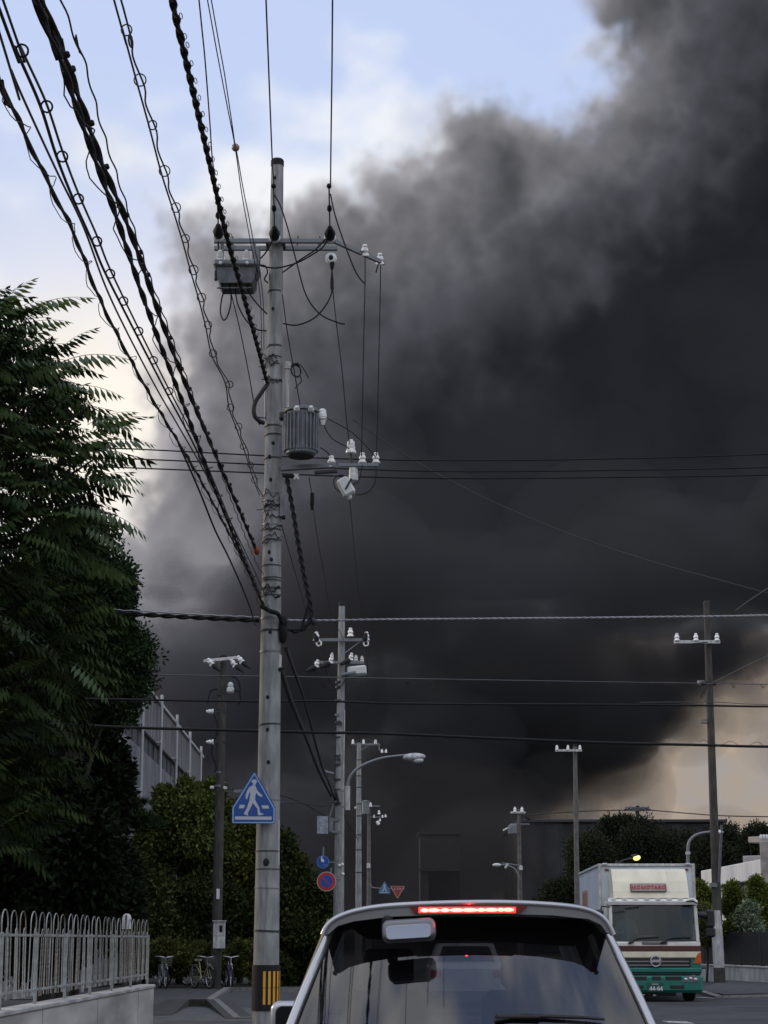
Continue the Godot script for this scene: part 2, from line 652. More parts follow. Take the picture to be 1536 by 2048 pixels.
func make_ground() -> void:
	single("ground", sheet(PackedVector2Array([Vector2(-900, -300), Vector2(900, -300), Vector2(900, 1800), Vector2(-900, 1800)]), -0.5, -0.008), M.soil, "bare dark ground that runs out to the horizon", "ground", Vector3.ZERO, "", "structure")
	single("road", sheet(PackedVector2Array([Vector2(-1.9, -30), Vector2(7.6, -30), Vector2(9.2, 46), Vector2(16, 52), Vector2(90, 56), Vector2(90, 66), Vector2(18, 66), Vector2(11, 76), Vector2(14, 260), Vector2(4, 260), Vector2(-0.4, 64), Vector2(-1.2, 30)]), -0.2, 0.0), M.asphalt, "grey asphalt street that leads on towards the smoke", "road", Vector3.ZERO, "", "structure")
	single("forecourt", sheet(PackedVector2Array([Vector2(-40, 44), Vector2(-1.35, 44), Vector2(-0.6, 63.9), Vector2(-40, 63.9)]), -0.2, 0.004), M.pavement, "dark asphalt forecourt where the bicycles stand", "pavement", Vector3.ZERO, "", "structure")
	single("driveway", sheet(PackedVector2Array([Vector2(-40, 35), Vector2(-1.3, 35), Vector2(-1.36, 43.9), Vector2(-40, 43.9)]), -0.2, 0.02), M.apron, "pale worn concrete driveway at the end of the low wall", "pavement", Vector3.ZERO, "", "structure")
	single("sidewalk", sheet(PackedVector2Array([Vector2(-4.7, -20), Vector2(-1.95, -20), Vector2(-1.32, 34.9), Vector2(-3.9, 34.9)]), -0.2, 0.1), M.pavement, "narrow asphalt sidewalk beside the fenced wall", "sidewalk", Vector3.ZERO, "", "structure")
	single("far_sidewalk", sheet(PackedVector2Array([gp(1400, 1987), gp(1447, 1995), gp(1560, 1992), Vector2(60, 57.5), Vector2(60, 75), Vector2(13, 75), Vector2(11.2, 66)]), -0.2, 0.09), M.pavement, "grey sidewalk in front of the black railing across the junction", "sidewalk", Vector3.ZERO, "", "structure")
	# kerbs at the mouth of the driveway
	var kb := B.new()
	var a := gp(404, 2003)
	var c := gp(447, 1984)
	for s in [[a, c, 0.01, 0.13], [c, Vector2(-0.75, c.y - 1.0), 0.13, 0.13]]:
		ramp(kb, s[0], s[1], s[2], s[3], 0.2)
	single("kerb", kb, M.kerbstone, "pale kerb that bends round behind the driveway, before the bicycles", "kerb", Vector3(a.x, 0, -a.y))
	kb = B.new()
	var q := [gp(288, 2033), gp(330, 2013), gp(412, 2013), gp(452, 2040)]
	ramp(kb, q[0], q[1], 0.03, 0.16, 0.55)
	ramp(kb, q[1], q[2], 0.16, 0.16, 0.55)
	ramp(kb, q[2], q[3], 0.16, 0.03, 0.55)
	single("ramped_kerb", kb, M.kerb_dark, "low dark brown kerb with sloping ends at the end of the white wall", "kerb", Vector3(q[0].x, 0, -q[0].y))
	kb = B.new()
	ramp(kb, q[2] + Vector2(0.12, 0.3), q[3] + Vector2(0.12, 0.3), 0.17, 0.04, 0.14)
	ramp(kb, q[3] + Vector2(0.12, 0.3), Vector2(-1.2, 38.6), 0.04, 0.04, 0.14)
	single("kerb", kb, M.kerbstone, "thin pale kerb edge running down beside the dark sloping kerb to the concrete pole", "kerb", Vector3(q[2].x, 0, -q[2].y))
	kb = B.new()
	var edge := [gp(1396, 1985), gp(1447, 1996), gp(1560, 1993)]
	ramp(kb, edge[0], edge[1], 0.12, 0.05, 0.22)
	ramp(kb, edge[1], edge[2], 0.05, 0.05, 0.22)
	single("kerb", kb, M.kerbstone, "pale kerb round the corner of the far sidewalk, right of the truck", "kerb", Vector3(edge[0].x, 0, -edge[0].y))
	# painted lines
	for l in [[gp(1386, 1994.5), gp(1432, 1997.5), 0.75, "white road line on the asphalt by the truck's front tyre"], [gp(1478, 1991), gp(1580, 1995.5), 0.85, "worn yellowish white road line along the far kerb"], [gp(1338, 2046), gp(1389, 2047.5), 0.9, "short white road line nearest the silver van's right side"]]:
		var u: Vector2 = l[0]
		var w: Vector2 = l[1]
		var s := Vector2(0, l[2])
		single("road_line", sheet(PackedVector2Array([u, w, w + s, u + s]), -0.05, 0.006), M.road_paint, l[3], "road line", Vector3(u.x, 0, -u.y), "", "structure")


func ramp(b: B, p: Vector2, q: Vector2, h0: float, h1: float, wide: float) -> void:
	var side := (q - p).orthogonal().normalized() * wide
	if side.y < 0.0:
		side = -side
	var lo := []
	var hi := []
	for k in [[p, h0], [q, h1], [q + side, h1], [p + side, h0]]:
		lo.append(Vector3(k[0].x, -0.1, -k[0].y))
		hi.append(Vector3(k[0].x, k[1], -k[0].y))
	b.face(hi, Vector3.UP)
	var mid := Vector3.ZERO
	for k in 4:
		mid += hi[k] / 4.0
	for k in 4:
		var j := (k + 1) % 4
		var nn: Vector3 = ((lo[k] + hi[j]) / 2.0 - mid) * Vector3(1, 0, 1)
		var along: Vector3 = (lo[j] - lo[k]).normalized()
		nn = (nn - along * nn.dot(along)).normalized()
		b.quad(lo[k], lo[j], hi[j], hi[k], nn)


# ---------------------------------------------------------------- buildings
func make_buildings() -> void:
	# grey warehouse at the left: its long side recedes towards the street
	var p0 := at(195, 1740, 62.0)
	var p1 := at(398, 1740, 104.0)
	var u := Vector3(p1.x - p0.x, 0, p1.z - p0.z)
	var len_ := u.length()
	u = u.normalized()
	var out_ := Vector3(-u.z, 0, u.x)
	var t := thing("warehouse", "grey metal clad warehouse with white drainpipes behind the trees", "building", Vector3(p1.x, 0, p1.z))
	t.rotation.y = atan2(-u.z, u.x)
	# local axes: x runs along the wall to its street end (x = 0), z points at the viewer
	var top := at(398, 1516, 104.0).y
	var m1 := mat("clad_light", Color(0.24, 0.245, 0.26), 0.7, 0.0, "blotch", Vector3(0.25, 0.06, 0.25))
	var m2 := mat("clad_dark", Color(0.07, 0.078, 0.1), 0.6)
	var m3 := mat("clad_low", Color(0.26, 0.275, 0.3), 0.7, 0.0, "blotch", Vector3(0.25, 0.06, 0.25))
	var b1 := at(398, 1579, 104.0).y
	var b2 := at(398, 1606, 104.0).y
	for s in [["lower_wall", 0.0, b2, m3, 0.0], ["window_band", b2, b1, m2, -0.12], ["upper_wall", b1, top, m1, 0.05]]:
		var b := B.new()
		b.box(Vector3(-len_ / 2 - 6, (s[1] + s[2]) / 2, -9.0 + s[4]), Vector3(len_ + 12, s[2] - s[1] - 0.003, 18.0), 0.03)
		part(s[0], b, s[3], t)
	for k in 26:
		var b := B.new()
		b.box(Vector3(-0.6 - k * 2.0, (b1 + b2) / 2, -0.09), Vector3(0.08, b1 - b2 - 0.02, 0.06))
		part("mullion", b, M.paint_grey_dark, t)
	mat("steel_pipe", Color(0.4, 0.41, 0.42), 0.6)
	for k in 8:
		var x := -3.4 - k * 7.2
		var b := B.new()
		b.tube([Vector3(x, 0, 0.25), Vector3(x, top + 0.3, 0.25)], 0.06, 8)
		var pipe := part("drainpipe", b, M.steel_pipe, t)
		var c := B.new()
		for h in [2.0, 4.5, 7.0, 9.5]:
			c = B.new()
			c.box(Vector3(x, minf(h, top - 0.3), 0.15), Vector3(0.3, 0.08, 0.22))
			part("bracket", c, M.steel_pale, pipe)
	for k in 60:
		var b := B.new()
		b.box(Vector3(-0.4 - k * 0.9, (b1 + top) / 2, 0.052), Vector3(0.02, top - b1 - 0.1, 0.012))
		part("seam", b, m1, t)
	var bb := B.new()
	bb.box(Vector3(-len_ / 2 - 6, top + 0.05, -9.0), Vector3(len_ + 12.2, 0.12, 18.3))
	part("roof_edge", bb, M.steel_pale, t)

	# white building with a long canopy behind the right-hand trees
	var wall := mat("white_wall", Color(0.62, 0.65, 0.68), 0.7, 0.0, "soft", Vector3(0.3, 0.06, 0.3))
	var wall2 := mat("warm_wall", Color(0.46, 0.42, 0.38), 0.8, 0.0, "blotch", Vector3(0.3, 0.3, 0.3))
	t = thing("office_building", "white building with a stepped canopy band and brownish upper storey across the junction", "building", at(1530, 1790, 84.0) * Vector3(1, 0, 1))
	var o := t.position
	var pl := func(px: float, py: float, d: float) -> Vector3: return at(px, py, d) - o
	var quad_box := func(called: String, a: Vector3, b: Vector3, deep: float, m: Material) -> MeshInstance3D:
		# a slab whose front edge runs from a (lower left) to b (upper right)
		var bq := B.new()
		var run := Vector3(b.x - a.x, 0, b.z - a.z)
		var q := Basis(Vector3.UP, atan2(-run.z, run.x))
		var mid := (a + b) / 2.0 - q.z * deep / 2.0
		bq.box(mid, Vector3(run.length(), b.y - a.y, deep), 0.03, q)
		return part(called, bq, m, t)
	quad_box.call("ground_floor_wall", Vector3(pl.call(1440, 1800, 96.0).x, 0, pl.call(1440, 1800, 96.0).z), pl.call(1700, 1759, 84.0), 8.0, wall)
	quad_box.call("canopy_band", pl.call(1403, 1775.5, 98.8), pl.call(1526, 1717.5, 84.0), 1.2, wall)
	quad_box.call("first_floor_wall", pl.call(1488, 1785, 90.0), pl.call(1700, 1704, 86.0), 6.0, mat("white_wall_shade", Color(0.42, 0.42, 0.42), 0.8, 0.0, "blotch", Vector3(0.3, 0.3, 0.3)))  # shaded copy of the white wall, the darkness put into its colour
	quad_box.call("dark_opening_slab", pl.call(1444, 1783, 95.0), pl.call(1487, 1752, 90.5), 0.3, M.steel_dark)  # solid dark slab, the shade of an opening put into its colour
	quad_box.call("blue_fascia", pl.call(1450, 1786, 94.0), pl.call(1504, 1783, 88.4), 0.3, mat("fascia_blue", Color(0.16, 0.26, 0.36), 0.6))
	quad_box.call("upper_storey", pl.call(1496, 1686, 88.0), pl.call(1700, 1664, 84.0), 7.0, wall2)
	quad_box.call("pillar", pl.call(1524, 1800, 83.5), pl.call(1536, 1682, 83.4), 0.5, wall2)
	for k in 3:
		var w = quad_box.call("vent_window", pl.call(1519 + k * 6, 1678, 83.6), pl.call(1523 + k * 6, 1669, 83.55), 0.3, M.sign_white)
		w.name = "vent_window"

	# long dark hall under the smoke
	t = thing("factory_hall", "long flat roofed dark hall on the skyline under the pale smoke", "building", at(1255, 1800, 210.0) * Vector3(1, 0, 1))
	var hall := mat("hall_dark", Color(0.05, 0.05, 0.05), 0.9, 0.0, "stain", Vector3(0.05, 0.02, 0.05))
	var hx0 := at(1040, 1645, 210.0)
	var hx1 := at(1448, 1645, 210.0)
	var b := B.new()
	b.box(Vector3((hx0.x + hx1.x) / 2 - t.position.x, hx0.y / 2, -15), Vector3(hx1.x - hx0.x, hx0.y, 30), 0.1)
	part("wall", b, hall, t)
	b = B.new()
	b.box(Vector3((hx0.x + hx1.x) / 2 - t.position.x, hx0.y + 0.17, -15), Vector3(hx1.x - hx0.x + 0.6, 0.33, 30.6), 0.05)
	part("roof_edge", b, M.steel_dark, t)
	for k in 11:
		b = B.new()
		b.box(Vector3(-9.0 + k * 1.95, hx0.y * 0.5, 0.05), Vector3(0.14, hx0.y - 0.4, 0.2))
		part("wall_rib", b, hall, t)

	# building in the smoke at the end of the street
	t = thing("shed", "pale walled shed with a dark gateway, half lost in the smoke at the street's end", "building", at(880, 1830, 205.0) * Vector3(1, 0, 1))
	var haze_wall := mat("haze_dimmed_wall", Color(0.055, 0.048, 0.043), 0.9, 0.0, "blotch", Vector3(0.15, 0.15, 0.15))  # dimming by the smoke in front is put into this wall colour
	var s0 := at(840, 1668, 205.0) - t.position
	var s1 := at(920, 1755, 205.0) - t.position
	var g0 := at(857, 1742, 205.0) - t.position
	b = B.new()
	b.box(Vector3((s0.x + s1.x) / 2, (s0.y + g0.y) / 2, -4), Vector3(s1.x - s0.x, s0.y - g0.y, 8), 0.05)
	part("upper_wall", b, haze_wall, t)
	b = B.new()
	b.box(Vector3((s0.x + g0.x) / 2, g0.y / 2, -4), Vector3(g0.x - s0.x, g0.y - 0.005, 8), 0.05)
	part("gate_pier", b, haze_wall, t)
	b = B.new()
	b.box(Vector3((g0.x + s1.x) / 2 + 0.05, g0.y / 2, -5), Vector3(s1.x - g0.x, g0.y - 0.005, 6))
	part("gateway", b, M.rubber, t)  # black block painted in where there is only the unlit inside
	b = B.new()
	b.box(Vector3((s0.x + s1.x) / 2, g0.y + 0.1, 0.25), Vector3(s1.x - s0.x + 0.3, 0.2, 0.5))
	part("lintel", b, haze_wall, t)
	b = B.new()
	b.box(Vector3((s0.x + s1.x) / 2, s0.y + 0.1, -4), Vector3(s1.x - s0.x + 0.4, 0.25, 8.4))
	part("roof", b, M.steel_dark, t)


# ---------------------------------------------------------------- left: hooped fence on a low wall
func make_fence_and_wall() -> void:
	var e := at(295, 1965, 33.0)            # far end, foot of the fence
	var n := at(0, 2012, 21.0)
	var u := Vector3(n.x - e.x, 0, n.z - e.z).normalized()
	var base := Vector3(e.x, 0, e.z)
	var foot := 0.77
	var long := 22.0
	var yaw := atan2(-u.z, u.x)             # local x runs from the far end towards the viewer
	var w := thing("low_wall", "low off-white rendered wall under the hooped fence", "wall", base, "", yaw)
	var plaster := mat("plaster", Color(0.6, 0.59, 0.56), 0.95, 0.0, "blotch", Vector3(0.06, 0.3, 0.06), 0.1)
	var b := B.new()
	b.box(Vector3(long / 2, (foot - 0.06) / 2, 0), Vector3(long, foot - 0.06, 0.22), 0.01)
	part("wall_body", b, plaster, w)
	b = B.new()
	b.box(Vector3(long / 2 - 0.01, foot - 0.03, 0), Vector3(long + 0.04, 0.056, 0.27), 0.012)
	part("coping", b, mat("coping", Color(0.55, 0.55, 0.53), 0.9, 0.0, "blotch", Vector3(0.2, 1, 0.2)), w)
	for k in 5:
		b = B.new()
		b.box(Vector3(1.9 + k * 4.1, (foot - 0.06) / 2, 0.0), Vector3(0.014, foot - 0.07, 0.224))
		part("joint", b, M.kerb_dark, w)
	var steel := mat("fence_paint", Color(0.41, 0.435, 0.42), 0.55, 0.0, "blotch", Vector3(0.4, 1.2, 0.4))
	var t := thing("hooped_fence", "pale grey steel fence of thin bars bent over in hoops, on the white wall", "fence", base + Vector3(0, foot, 0), "", yaw)
	var low := 0.16
	var high := 0.78
	for h in [low, high]:
		b = B.new()
		b.box(Vector3(long / 2, h, 0), Vector3(long, 0.03, 0.022), 0.004)
		part("rail", b, steel, t)
	for k in 12:
		b = B.new()
		b.box(Vector3(0.04 + k * 2.0, high / 2, 0), Vector3(0.05, high + 0.06, 0.035), 0.006)
		part("post", b, steel, t)
	var tall := B.new()
	var small := B.new()
	for s in [[tall, 0.1625, 0.92], [small, 0.06, 0.80]]:
		var r: float = s[1]
		var pts := [Vector3(-r, low - 0.07, 0), Vector3(-r, s[2] - 0.02, 0)]
		for k in 11:
			var a := PI - PI * k / 10.0
			pts.append(Vector3(cos(a) * r, s[2] + sin(a) * minf(r, 0.13), 0))
		pts.append(Vector3(r, s[2] - 0.02, 0))
		pts.append(Vector3(r, low - 0.07, 0))
		s[0].tube(pts, 0.0068, 6)
	var paints := [steel, steel, mat("fence_paint_dull", Color(0.33, 0.345, 0.33), 0.65, 0.0, "stain", Vector3(0.6, 2, 0.6)), mat("fence_paint_rusty", Color(0.36, 0.33, 0.29), 0.7, 0.0, "stain", Vector3(0.8, 3, 0.8))]
	var mesh_tall := tall.mesh()
	var mesh_small := small.mesh()
	for k in 43:
		var x := 0.28 + k * 0.5
		for s in [["tall_hoop", mesh_tall, 0.012], ["small_hoop", mesh_small, -0.012]]:
			var hoop := hang(s[0], s[1], paints[rng.randi() % 4], t)
			hoop.position = Vector3(x + rng.randf_range(-0.008, 0.008), rng.randf_range(-0.006, 0.006), s[2] + rng.randf_range(-0.003, 0.003))
			hoop.rotation = Vector3(rng.randf_range(-0.02, 0.02), 0, rng.randf_range(-0.014, 0.014))
	# domed lamp seen over the fence
	var p := at(253, 1858, 41.0)
	t = thing("domed_light", "small domed lamp head on a post showing over the fence's hoops", "lamp", Vector3(p.x, 0, p.z))
	b = B.new()
	b.tube([Vector3.ZERO, Vector3(0, p.y, 0)], 0.05, 10)
	part("post", b, M.steel_dark, t)
	b = B.new()
	b.lathe([Vector2(0.0, 0.32), Vector2(0.05, 0.31), Vector2(0.085, 0.27), Vector2(0.1, 0.2), Vector2(0.1, 0.0), Vector2(0.0, 0.0)], Transform3D(Basis.IDENTITY, Vector3(0, p.y, 0)), 16)
	part("dome", b, M.porcelain_dull, t)
	b = B.new()
	b.box(Vector3(0, p.y + 0.14, 0.1), Vector3(0.03, 0.3, 0.02))
	part("strap", b, M.steel_dark, t)


# ---------------------------------------------------------------- right: black railing on a white wall
func make_right_wall() -> void:
	var a := at(1390, 1930, 74.0)
	var c := at(1545, 1939, 66.0)
	var base := Vector3(a.x, 0, a.z)
	var u := Vector3(c.x - a.x, 0, c.z - a.z)
	var long := u.length() + 14.0
	var yaw := atan2(-u.z, u.x)
	var w := thing("boundary_wall", "low whitish wall under the black railing across the junction", "wall", base, "", yaw)
	var plaster := mat("plaster_pale", Color(0.55, 0.55, 0.53), 0.9, 0.0, "blotch", Vector3(0.4, 0.2, 0.4))
	var b := B.new()
	b.box(Vector3(long / 2 - 1, 0.28, 0), Vector3(long, 0.56, 0.2), 0.01)
	part("wall_body", b, plaster, w)
	b = B.new()
	b.box(Vector3(long / 2 - 1, 0.59, 0), Vector3(long, 0.055, 0.26), 0.01)
	part("coping", b, M.coping, w)
	var black := mat("rail_black", Color(0.014, 0.015, 0.017), 0.6)
	var t := thing("black_railing", "black vertical railing on the low whitish wall", "fence", base + Vector3(0, 0.62, 0), "", yaw)
	for h in [0.1, 1.05]:
		b = B.new()
		b.box(Vector3(long / 2 - 1, h, 0), Vector3(long, 0.05, 0.04))
		part("rail", b, black, t)
	var bar := B.new()
	bar.box(Vector3(0, 0.58, 0), Vector3(0.075, 1.14, 0.03), 0.004)
	var bm := bar.mesh()
	for k in int(long / 0.1):
		hang("bar", bm, black, t).position = Vector3(-1 + k * 0.1, 0, 0.0 if k % 2 else 0.006)
	for k in int(long / 2.0) + 1:
		b = B.new()
		b.box(Vector3(-0.9 + k * 2.0, 0.62, 0), Vector3(0.12, 1.24, 0.07), 0.006)
		part("post", b, black, t)


# ---------------------------------------------------------------- poles
func upright(p: Vector3, s := 1.0, q := Basis.IDENTITY) -> Transform3D:
	return Transform3D(q.scaled_local(Vector3(s, s, s)), p)


# turns the y axis onto d
func along(d: Vector3) -> Basis:
	d = d.normalized()
	var x := d.cross(Vector3.BACK if absf(d.z) < 0.9 else Vector3.RIGHT).normalized()
	return Basis(x, d, x.cross(d))


const PIN := [Vector2(0, 0.2), Vector2(0.035, 0.2), Vector2(0.045, 0.18), Vector2(0.04, 0.15), Vector2(0.05, 0.14), Vector2(0.07, 0.1), Vector2(0.072, 0.08), Vector2(0.05, 0.075), Vector2(0.058, 0.045), Vector2(0.085, 0.0), Vector2(0.08, -0.015), Vector2(0, -0.01)]


func pin_shape(p: Vector3, s := 1.0, q := Basis.IDENTITY) -> B:
	return B.new().lathe(PIN, upright(p, s, q), 12)


func shaft_into(t: Node3D, r0: float, r1: float, top: Vector3, m: Material, cap: Material = M.rubber) -> void:
	var b := B.new()
	b.tube([Vector3(0, -0.05, 0), top * 0.33, top * 0.66, top], r0, 20, r1)
	part("shaft", b, m, t)
	b = B.new()
	b.lathe([Vector2(0, 0.03), Vector2(r1 * 0.9, 0.025), Vector2(r1 + 0.008, 0.0), Vector2(r1 + 0.008, -0.09), Vector2(0, -0.09)], upright(top), 18)
	part("cap", b, cap, t)


func band(t: Node3D, r: float, y: float, x := 0.0, thick := 0.02, m: Material = null, tilt := 0.0) -> void:
	var b := B.new()
	var q := Basis(Vector3.BACK, tilt)
	b.lathe([Vector2(r, -thick), Vector2(r + 0.006, -thick), Vector2(r + 0.006, thick), Vector2(r, thick)], upright(Vector3(x, y, 0), 1.0, q), 20)
	part("band", b, m if m else M.steel_dark, t)


func make_main_pole() -> void:
	var t := thing("utility_pole", "tall pale concrete utility pole with a yellow and black wrap at its foot", "utility pole", Vector3(POLE_X, 0, POLE_Z))
	var o := t.position
	var top := at(555, 322, 29.0).y
	var r0 := 0.2
	var r1 := 0.1
	var rad := func(y: float) -> float: return lerpf(r0, r1, y / top)
	shaft_into(t, r0, r1, Vector3(0.01, top, 0), M.concrete)
	var hy := func(py: float) -> float: return at(545, py, 28.9).y
	for py in [580, 690, 712, 760, 850, 868, 915, 985, 1000, 1012, 1020, 1048, 1058, 1079, 1083, 1130, 1155, 1160, 1176, 1190, 1235, 1260, 1302, 1448, 1600, 1702, 1738, 1776, 1862]:
		var y: float = hy.call(py)
		band(t, rad.call(y) + 0.001, y, 0.0, rng.randf_range(0.006, 0.016), M.steel_dark if rng.randf() < 0.75 else M.galvanised, rng.randf_range(-0.04, 0.04))
	# bolt holes and step bolts up the near side
	for py in [355, 618, 887, 914, 960, 1105, 1120, 1265, 1395, 1460, 1525, 1725]:
		var y: float = hy.call(py)
		var b := B.new()
		var s := 0.028 if py != 1725 else 0.05
		b.ball(Vector3(-0.02 + rng.randf_range(-0.03, 0.03), y, rad.call(y)), Vector3(s, s * 1.2, 0.012), 4, 8)
		part("bolt_hole", b, M.rubber, t)
	for py in [1178, 1196]:
		var y: float = hy.call(py)
		var b := B.new()
		b.tube([Vector3(0.08, y, 0.12), Vector3(0.13, y, 0.26)], 0.014, 6)
		b.ball(Vector3(0.13, y, 0.26), Vector3(0.028, 0.028, 0.02), 4, 8)
		part("step_bolt", b, M.rubber, t)
	# clutter of straps and wire ends wound round the shaft
	for s in [[688, 765, 6], [985, 1040, 5], [1045, 1085, 3], [1140, 1200, 3]]:
		for k in s[2]:
			var y: float = hy.call(rng.randf_range(s[0], s[1]))
			var r: float = rad.call(y) + 0.012
			var a0 := rng.randf_range(0.1, 1.2)
			var pts := []
			for i in 9:
				var a := a0 + i * 0.22
				pts.append(Vector3(cos(a) * r, y + 0.03 * sin(i * 0.9 + k) + i * rng.randf_range(-0.008, 0.012), sin(a) * r))
			pts.append(pts[-1] + Vector3(rng.randf_range(-0.1, 0.02), rng.randf_range(-0.12, 0.06), 0.05))
			var b := B.new()
			b.tube(spline(pts, 3), 0.008, 5)
			part("strap", b, M.cable_brown if k % 2 else M.wire_grey, t)
	# thin white conduit down the right flank and a pale one at the left
	for s in [[575, 726, 815, 0.036, M.white_pipe], [557, 1640, 1730, 0.02, M.white_pipe], [560, 1310, 1335, 0.03, M.white_pipe], [531, 760, 840, 0.012, M.wire_pale], [543, 570, 760, 0.012, M.wire_pale]]:
		var b := B.new()
		b.tube([at(s[0], s[1], 28.95) - o, at(s[0] - 1, s[2], 28.95) - o], s[3], 8)
		part("conduit", b, s[4], t)
	var b := B.new()
	b.lathe([Vector2(0, 0.02), Vector2(0.05, 0.015), Vector2(0.052, -0.1), Vector2(0, -0.1)], upright(at(575, 726, 28.95) - o), 10)
	part("conduit_cap", b, M.white_pipe, t)
	b = B.new()
	b.box(at(564, 1012, 28.93) - o, Vector3(0.07, 0.36, 0.1), 0.01)
	part("terminal_box", b, M.paint_grey, t)
	b = B.new()
	b.box(at(567, 1035, 28.9) - o, Vector3(0.06, 0.05, 0.1), 0.01)
	part("terminal_lid", b, M.rubber, t)
	b = B.new()
	b.ball(at(566, 1262, 28.93) - o, Vector3(0.075, 0.2, 0.09), 7, 10)
	b.ball(at(568, 1243, 28.9) - o, Vector3(0.06, 0.1, 0.07), 6, 8)
	var sc := part("splice_cover", b, M.cable_black, t)
	b = B.new()
	b.tube(spline([at(522, 1212, 28.75) - o, at(540, 1222, 28.7) - o, at(556, 1228, 28.72) - o, at(564, 1245, 28.85) - o], 5), 0.035, 8)
	part("lead_cable", b, M.cable_black, sc)

	# top crossarm: two steel beams either side of the shaft and a bent arm to the right
	var arm_y := at(550, 482, 28.84).y
	for s in [[428, 1.0, 28.84, 668], [428, -1.0, 29.17, 675]]:
		var a := at_height(s[0], 482 if s[1] > 0 else 496, arm_y)
		var c := at_height(s[3], 482 if s[1] > 0 else 496, arm_y)
		var z: float = -s[2]
		b = B.new()
		b.box(Vector3((a.x + c.x) / 2, arm_y, z) - o, Vector3(c.x - a.x, 0.075, 0.06), 0.006)
		var beam := part("crossarm", b, M.galvanised, t)
		for x in [0.06, 0.3, 1.0, 1.35, 1.7]:
			b = B.new()
			b.tube([Vector3(a.x + x, arm_y + 0.037, z) - o, Vector3(a.x + x, arm_y + 0.075, z) - o], 0.014, 6)
			part("bolt", b, M.steel_dark, beam)
	for k in [-0.13, 0.13]:
		b = B.new()
		b.box(Vector3(k, arm_y, 0), Vector3(0.05, 0.05, 0.33), 0.004)
		part("arm_bolt", b, M.steel_dark, t)
	var bend0 := Vector3(at(668, 482, 28.84).x, arm_y, -28.84)
	var bend1 := at_height(768, 526, arm_y)
	b = B.new()
	var run := bend1 - bend0
	b.box((bend0 + bend1) / 2 - o, Vector3(run.length(), 0.075, 0.05), 0.006, Basis(Vector3.UP, atan2(-run.z, run.x)))
	part("bent_arm", b, M.galvanised, t)
	for s in [[730, 504], [760, 521]]:
		var p := at_height(s[0], s[1] + 6, arm_y) + Vector3(0, -0.02, 0.06)
		part("pin_insulator", pin_shape(p - o, 0.85, Basis(Vector3.RIGHT, 0.5)), M.porcelain, t)
	# strain insulators in their black covers, one for each high wire
	for s in [[437, 405, 470, 425, 320], [549, 372, 474, 545, 330], [660, 372, 474, 661, 380]]:
		var h := arm_y + 0.03
		var p1 := at_height(s[0], s[2], h)
		var p0 := at_height(s[0] - 2, s[1], h + 0.02)
		var dirn := (p0 - p1).normalized()
		var l := p0.distance_to(p1)
		b = B.new()
		b.tube([p1 - o - dirn * 0.1, p0 - o], 0.012, 6)
		var rod := part("strain_rod", b, M.steel_dark, t)
		b = B.new()
		b.lathe([Vector2(0, 0.36), Vector2(0.03, 0.36), Vector2(0.05, 0.25), Vector2(0.078, 0.12), Vector2(0.07, 0.02), Vector2(0.0, 0.0)], upright(p1 - o, 1.15, along(dirn)), 12)
		part("insulator_cover", b, M.rubber, rod)
		b = B.new()
		b.lathe([Vector2(0, 0.06), Vector2(0.05, 0.05), Vector2(0.088, 0.0), Vector2(0.05, -0.05), Vector2(0, -0.06)], upright(p1 - o - dirn * 0.03, 1.1, along(dirn)), 12)
		part("insulator_disc", b, M.porcelain, rod)
		b = B.new()
		b.lathe([Vector2(0, 0.22), Vector2(0.03, 0.2), Vector2(0.042, 0.1), Vector2(0.02, 0.0), Vector2(0, 0)], upright(p1 - o + dirn * l * 0.52, 1.0, along(dirn)), 10)
		part("clamp_cover", b, M.rubber, rod)
		b = B.new()
		b.ball(p0 - o, Vector3(0.04, 0.04, 0.05), 5, 8)
		part("wire_clamp", b, M.rubber, rod)
	# white ring insulator under the arm's right end with its black tail
	var ri := at(662, 517, 28.9)
	b = B.new()
	b.lathe([Vector2(0.035, 0.05), Vector2(0.07, 0.045), Vector2(0.1, 0.02), Vector2(0.1, -0.02), Vector2(0.07, -0.045), Vector2(0.035, -0.05)], upright(ri - o, 0.95, Basis(Vector3.RIGHT, PI / 2)), 16)
	var rn := part("ring_insulator", b, M.porcelain, t)
	b = B.new()
	b.ball(ri - o + Vector3(0, 0, 0.02), Vector3(0.045, 0.05, 0.06), 5, 8)
	part("ring_core", b, M.rubber, rn)
	b = B.new()
	b.lathe([Vector2(0, 0.1), Vector2(0.045, 0.08), Vector2(0.035, 0.0), Vector2(0.012, -0.06), Vector2(0.03, -0.25), Vector2(0.028, -0.33), Vector2(0.01, -0.42), Vector2(0, -0.42)], upright(at(664, 534, 28.9) - o), 8)
	part("tail_cover", b, M.rubber, rn)
	# jumpers looping between the arm, the switch box and the pole
	var loops := [
		[[549, 470], [535, 500], [515, 522], [492, 532]],
		[[655, 470], [648, 492], [620, 512], [590, 527], [550, 536], [515, 530]],
		[[651, 478], [630, 500], [600, 520], [565, 545]],
		[[547, 388], [560, 410], [575, 455], [592, 520], [612, 590], [640, 628], [675, 645], [690, 648]],
		[[661, 388], [670, 430], [690, 490], [712, 545], [730, 568]],
		[[667, 575], [655, 605], [630, 635], [595, 650], [566, 647]],
		[[449, 578], [443, 600], [441, 625], [447, 640], [455, 632], [462, 605], [461, 578]],
		[[470, 578], [476, 610], [492, 640], [512, 658], [533, 662]],
		[[492, 574], [502, 592], [518, 612], [534, 628]],
		[[515, 530], [530, 532], [535, 545], [529, 558], [536, 566]],
		[[756, 530], [752, 545]],
		[[437, 475], [438, 505], [444, 525]],
	]
	for s in loops:
		var pts := []
		for p in s:
			pts.append(at(p[0], p[1], 28.72) - o)
		b = B.new()
		b.tube(spline(pts, 6), 0.0125, 6)
		part("jumper", b, M.cable_black, t)
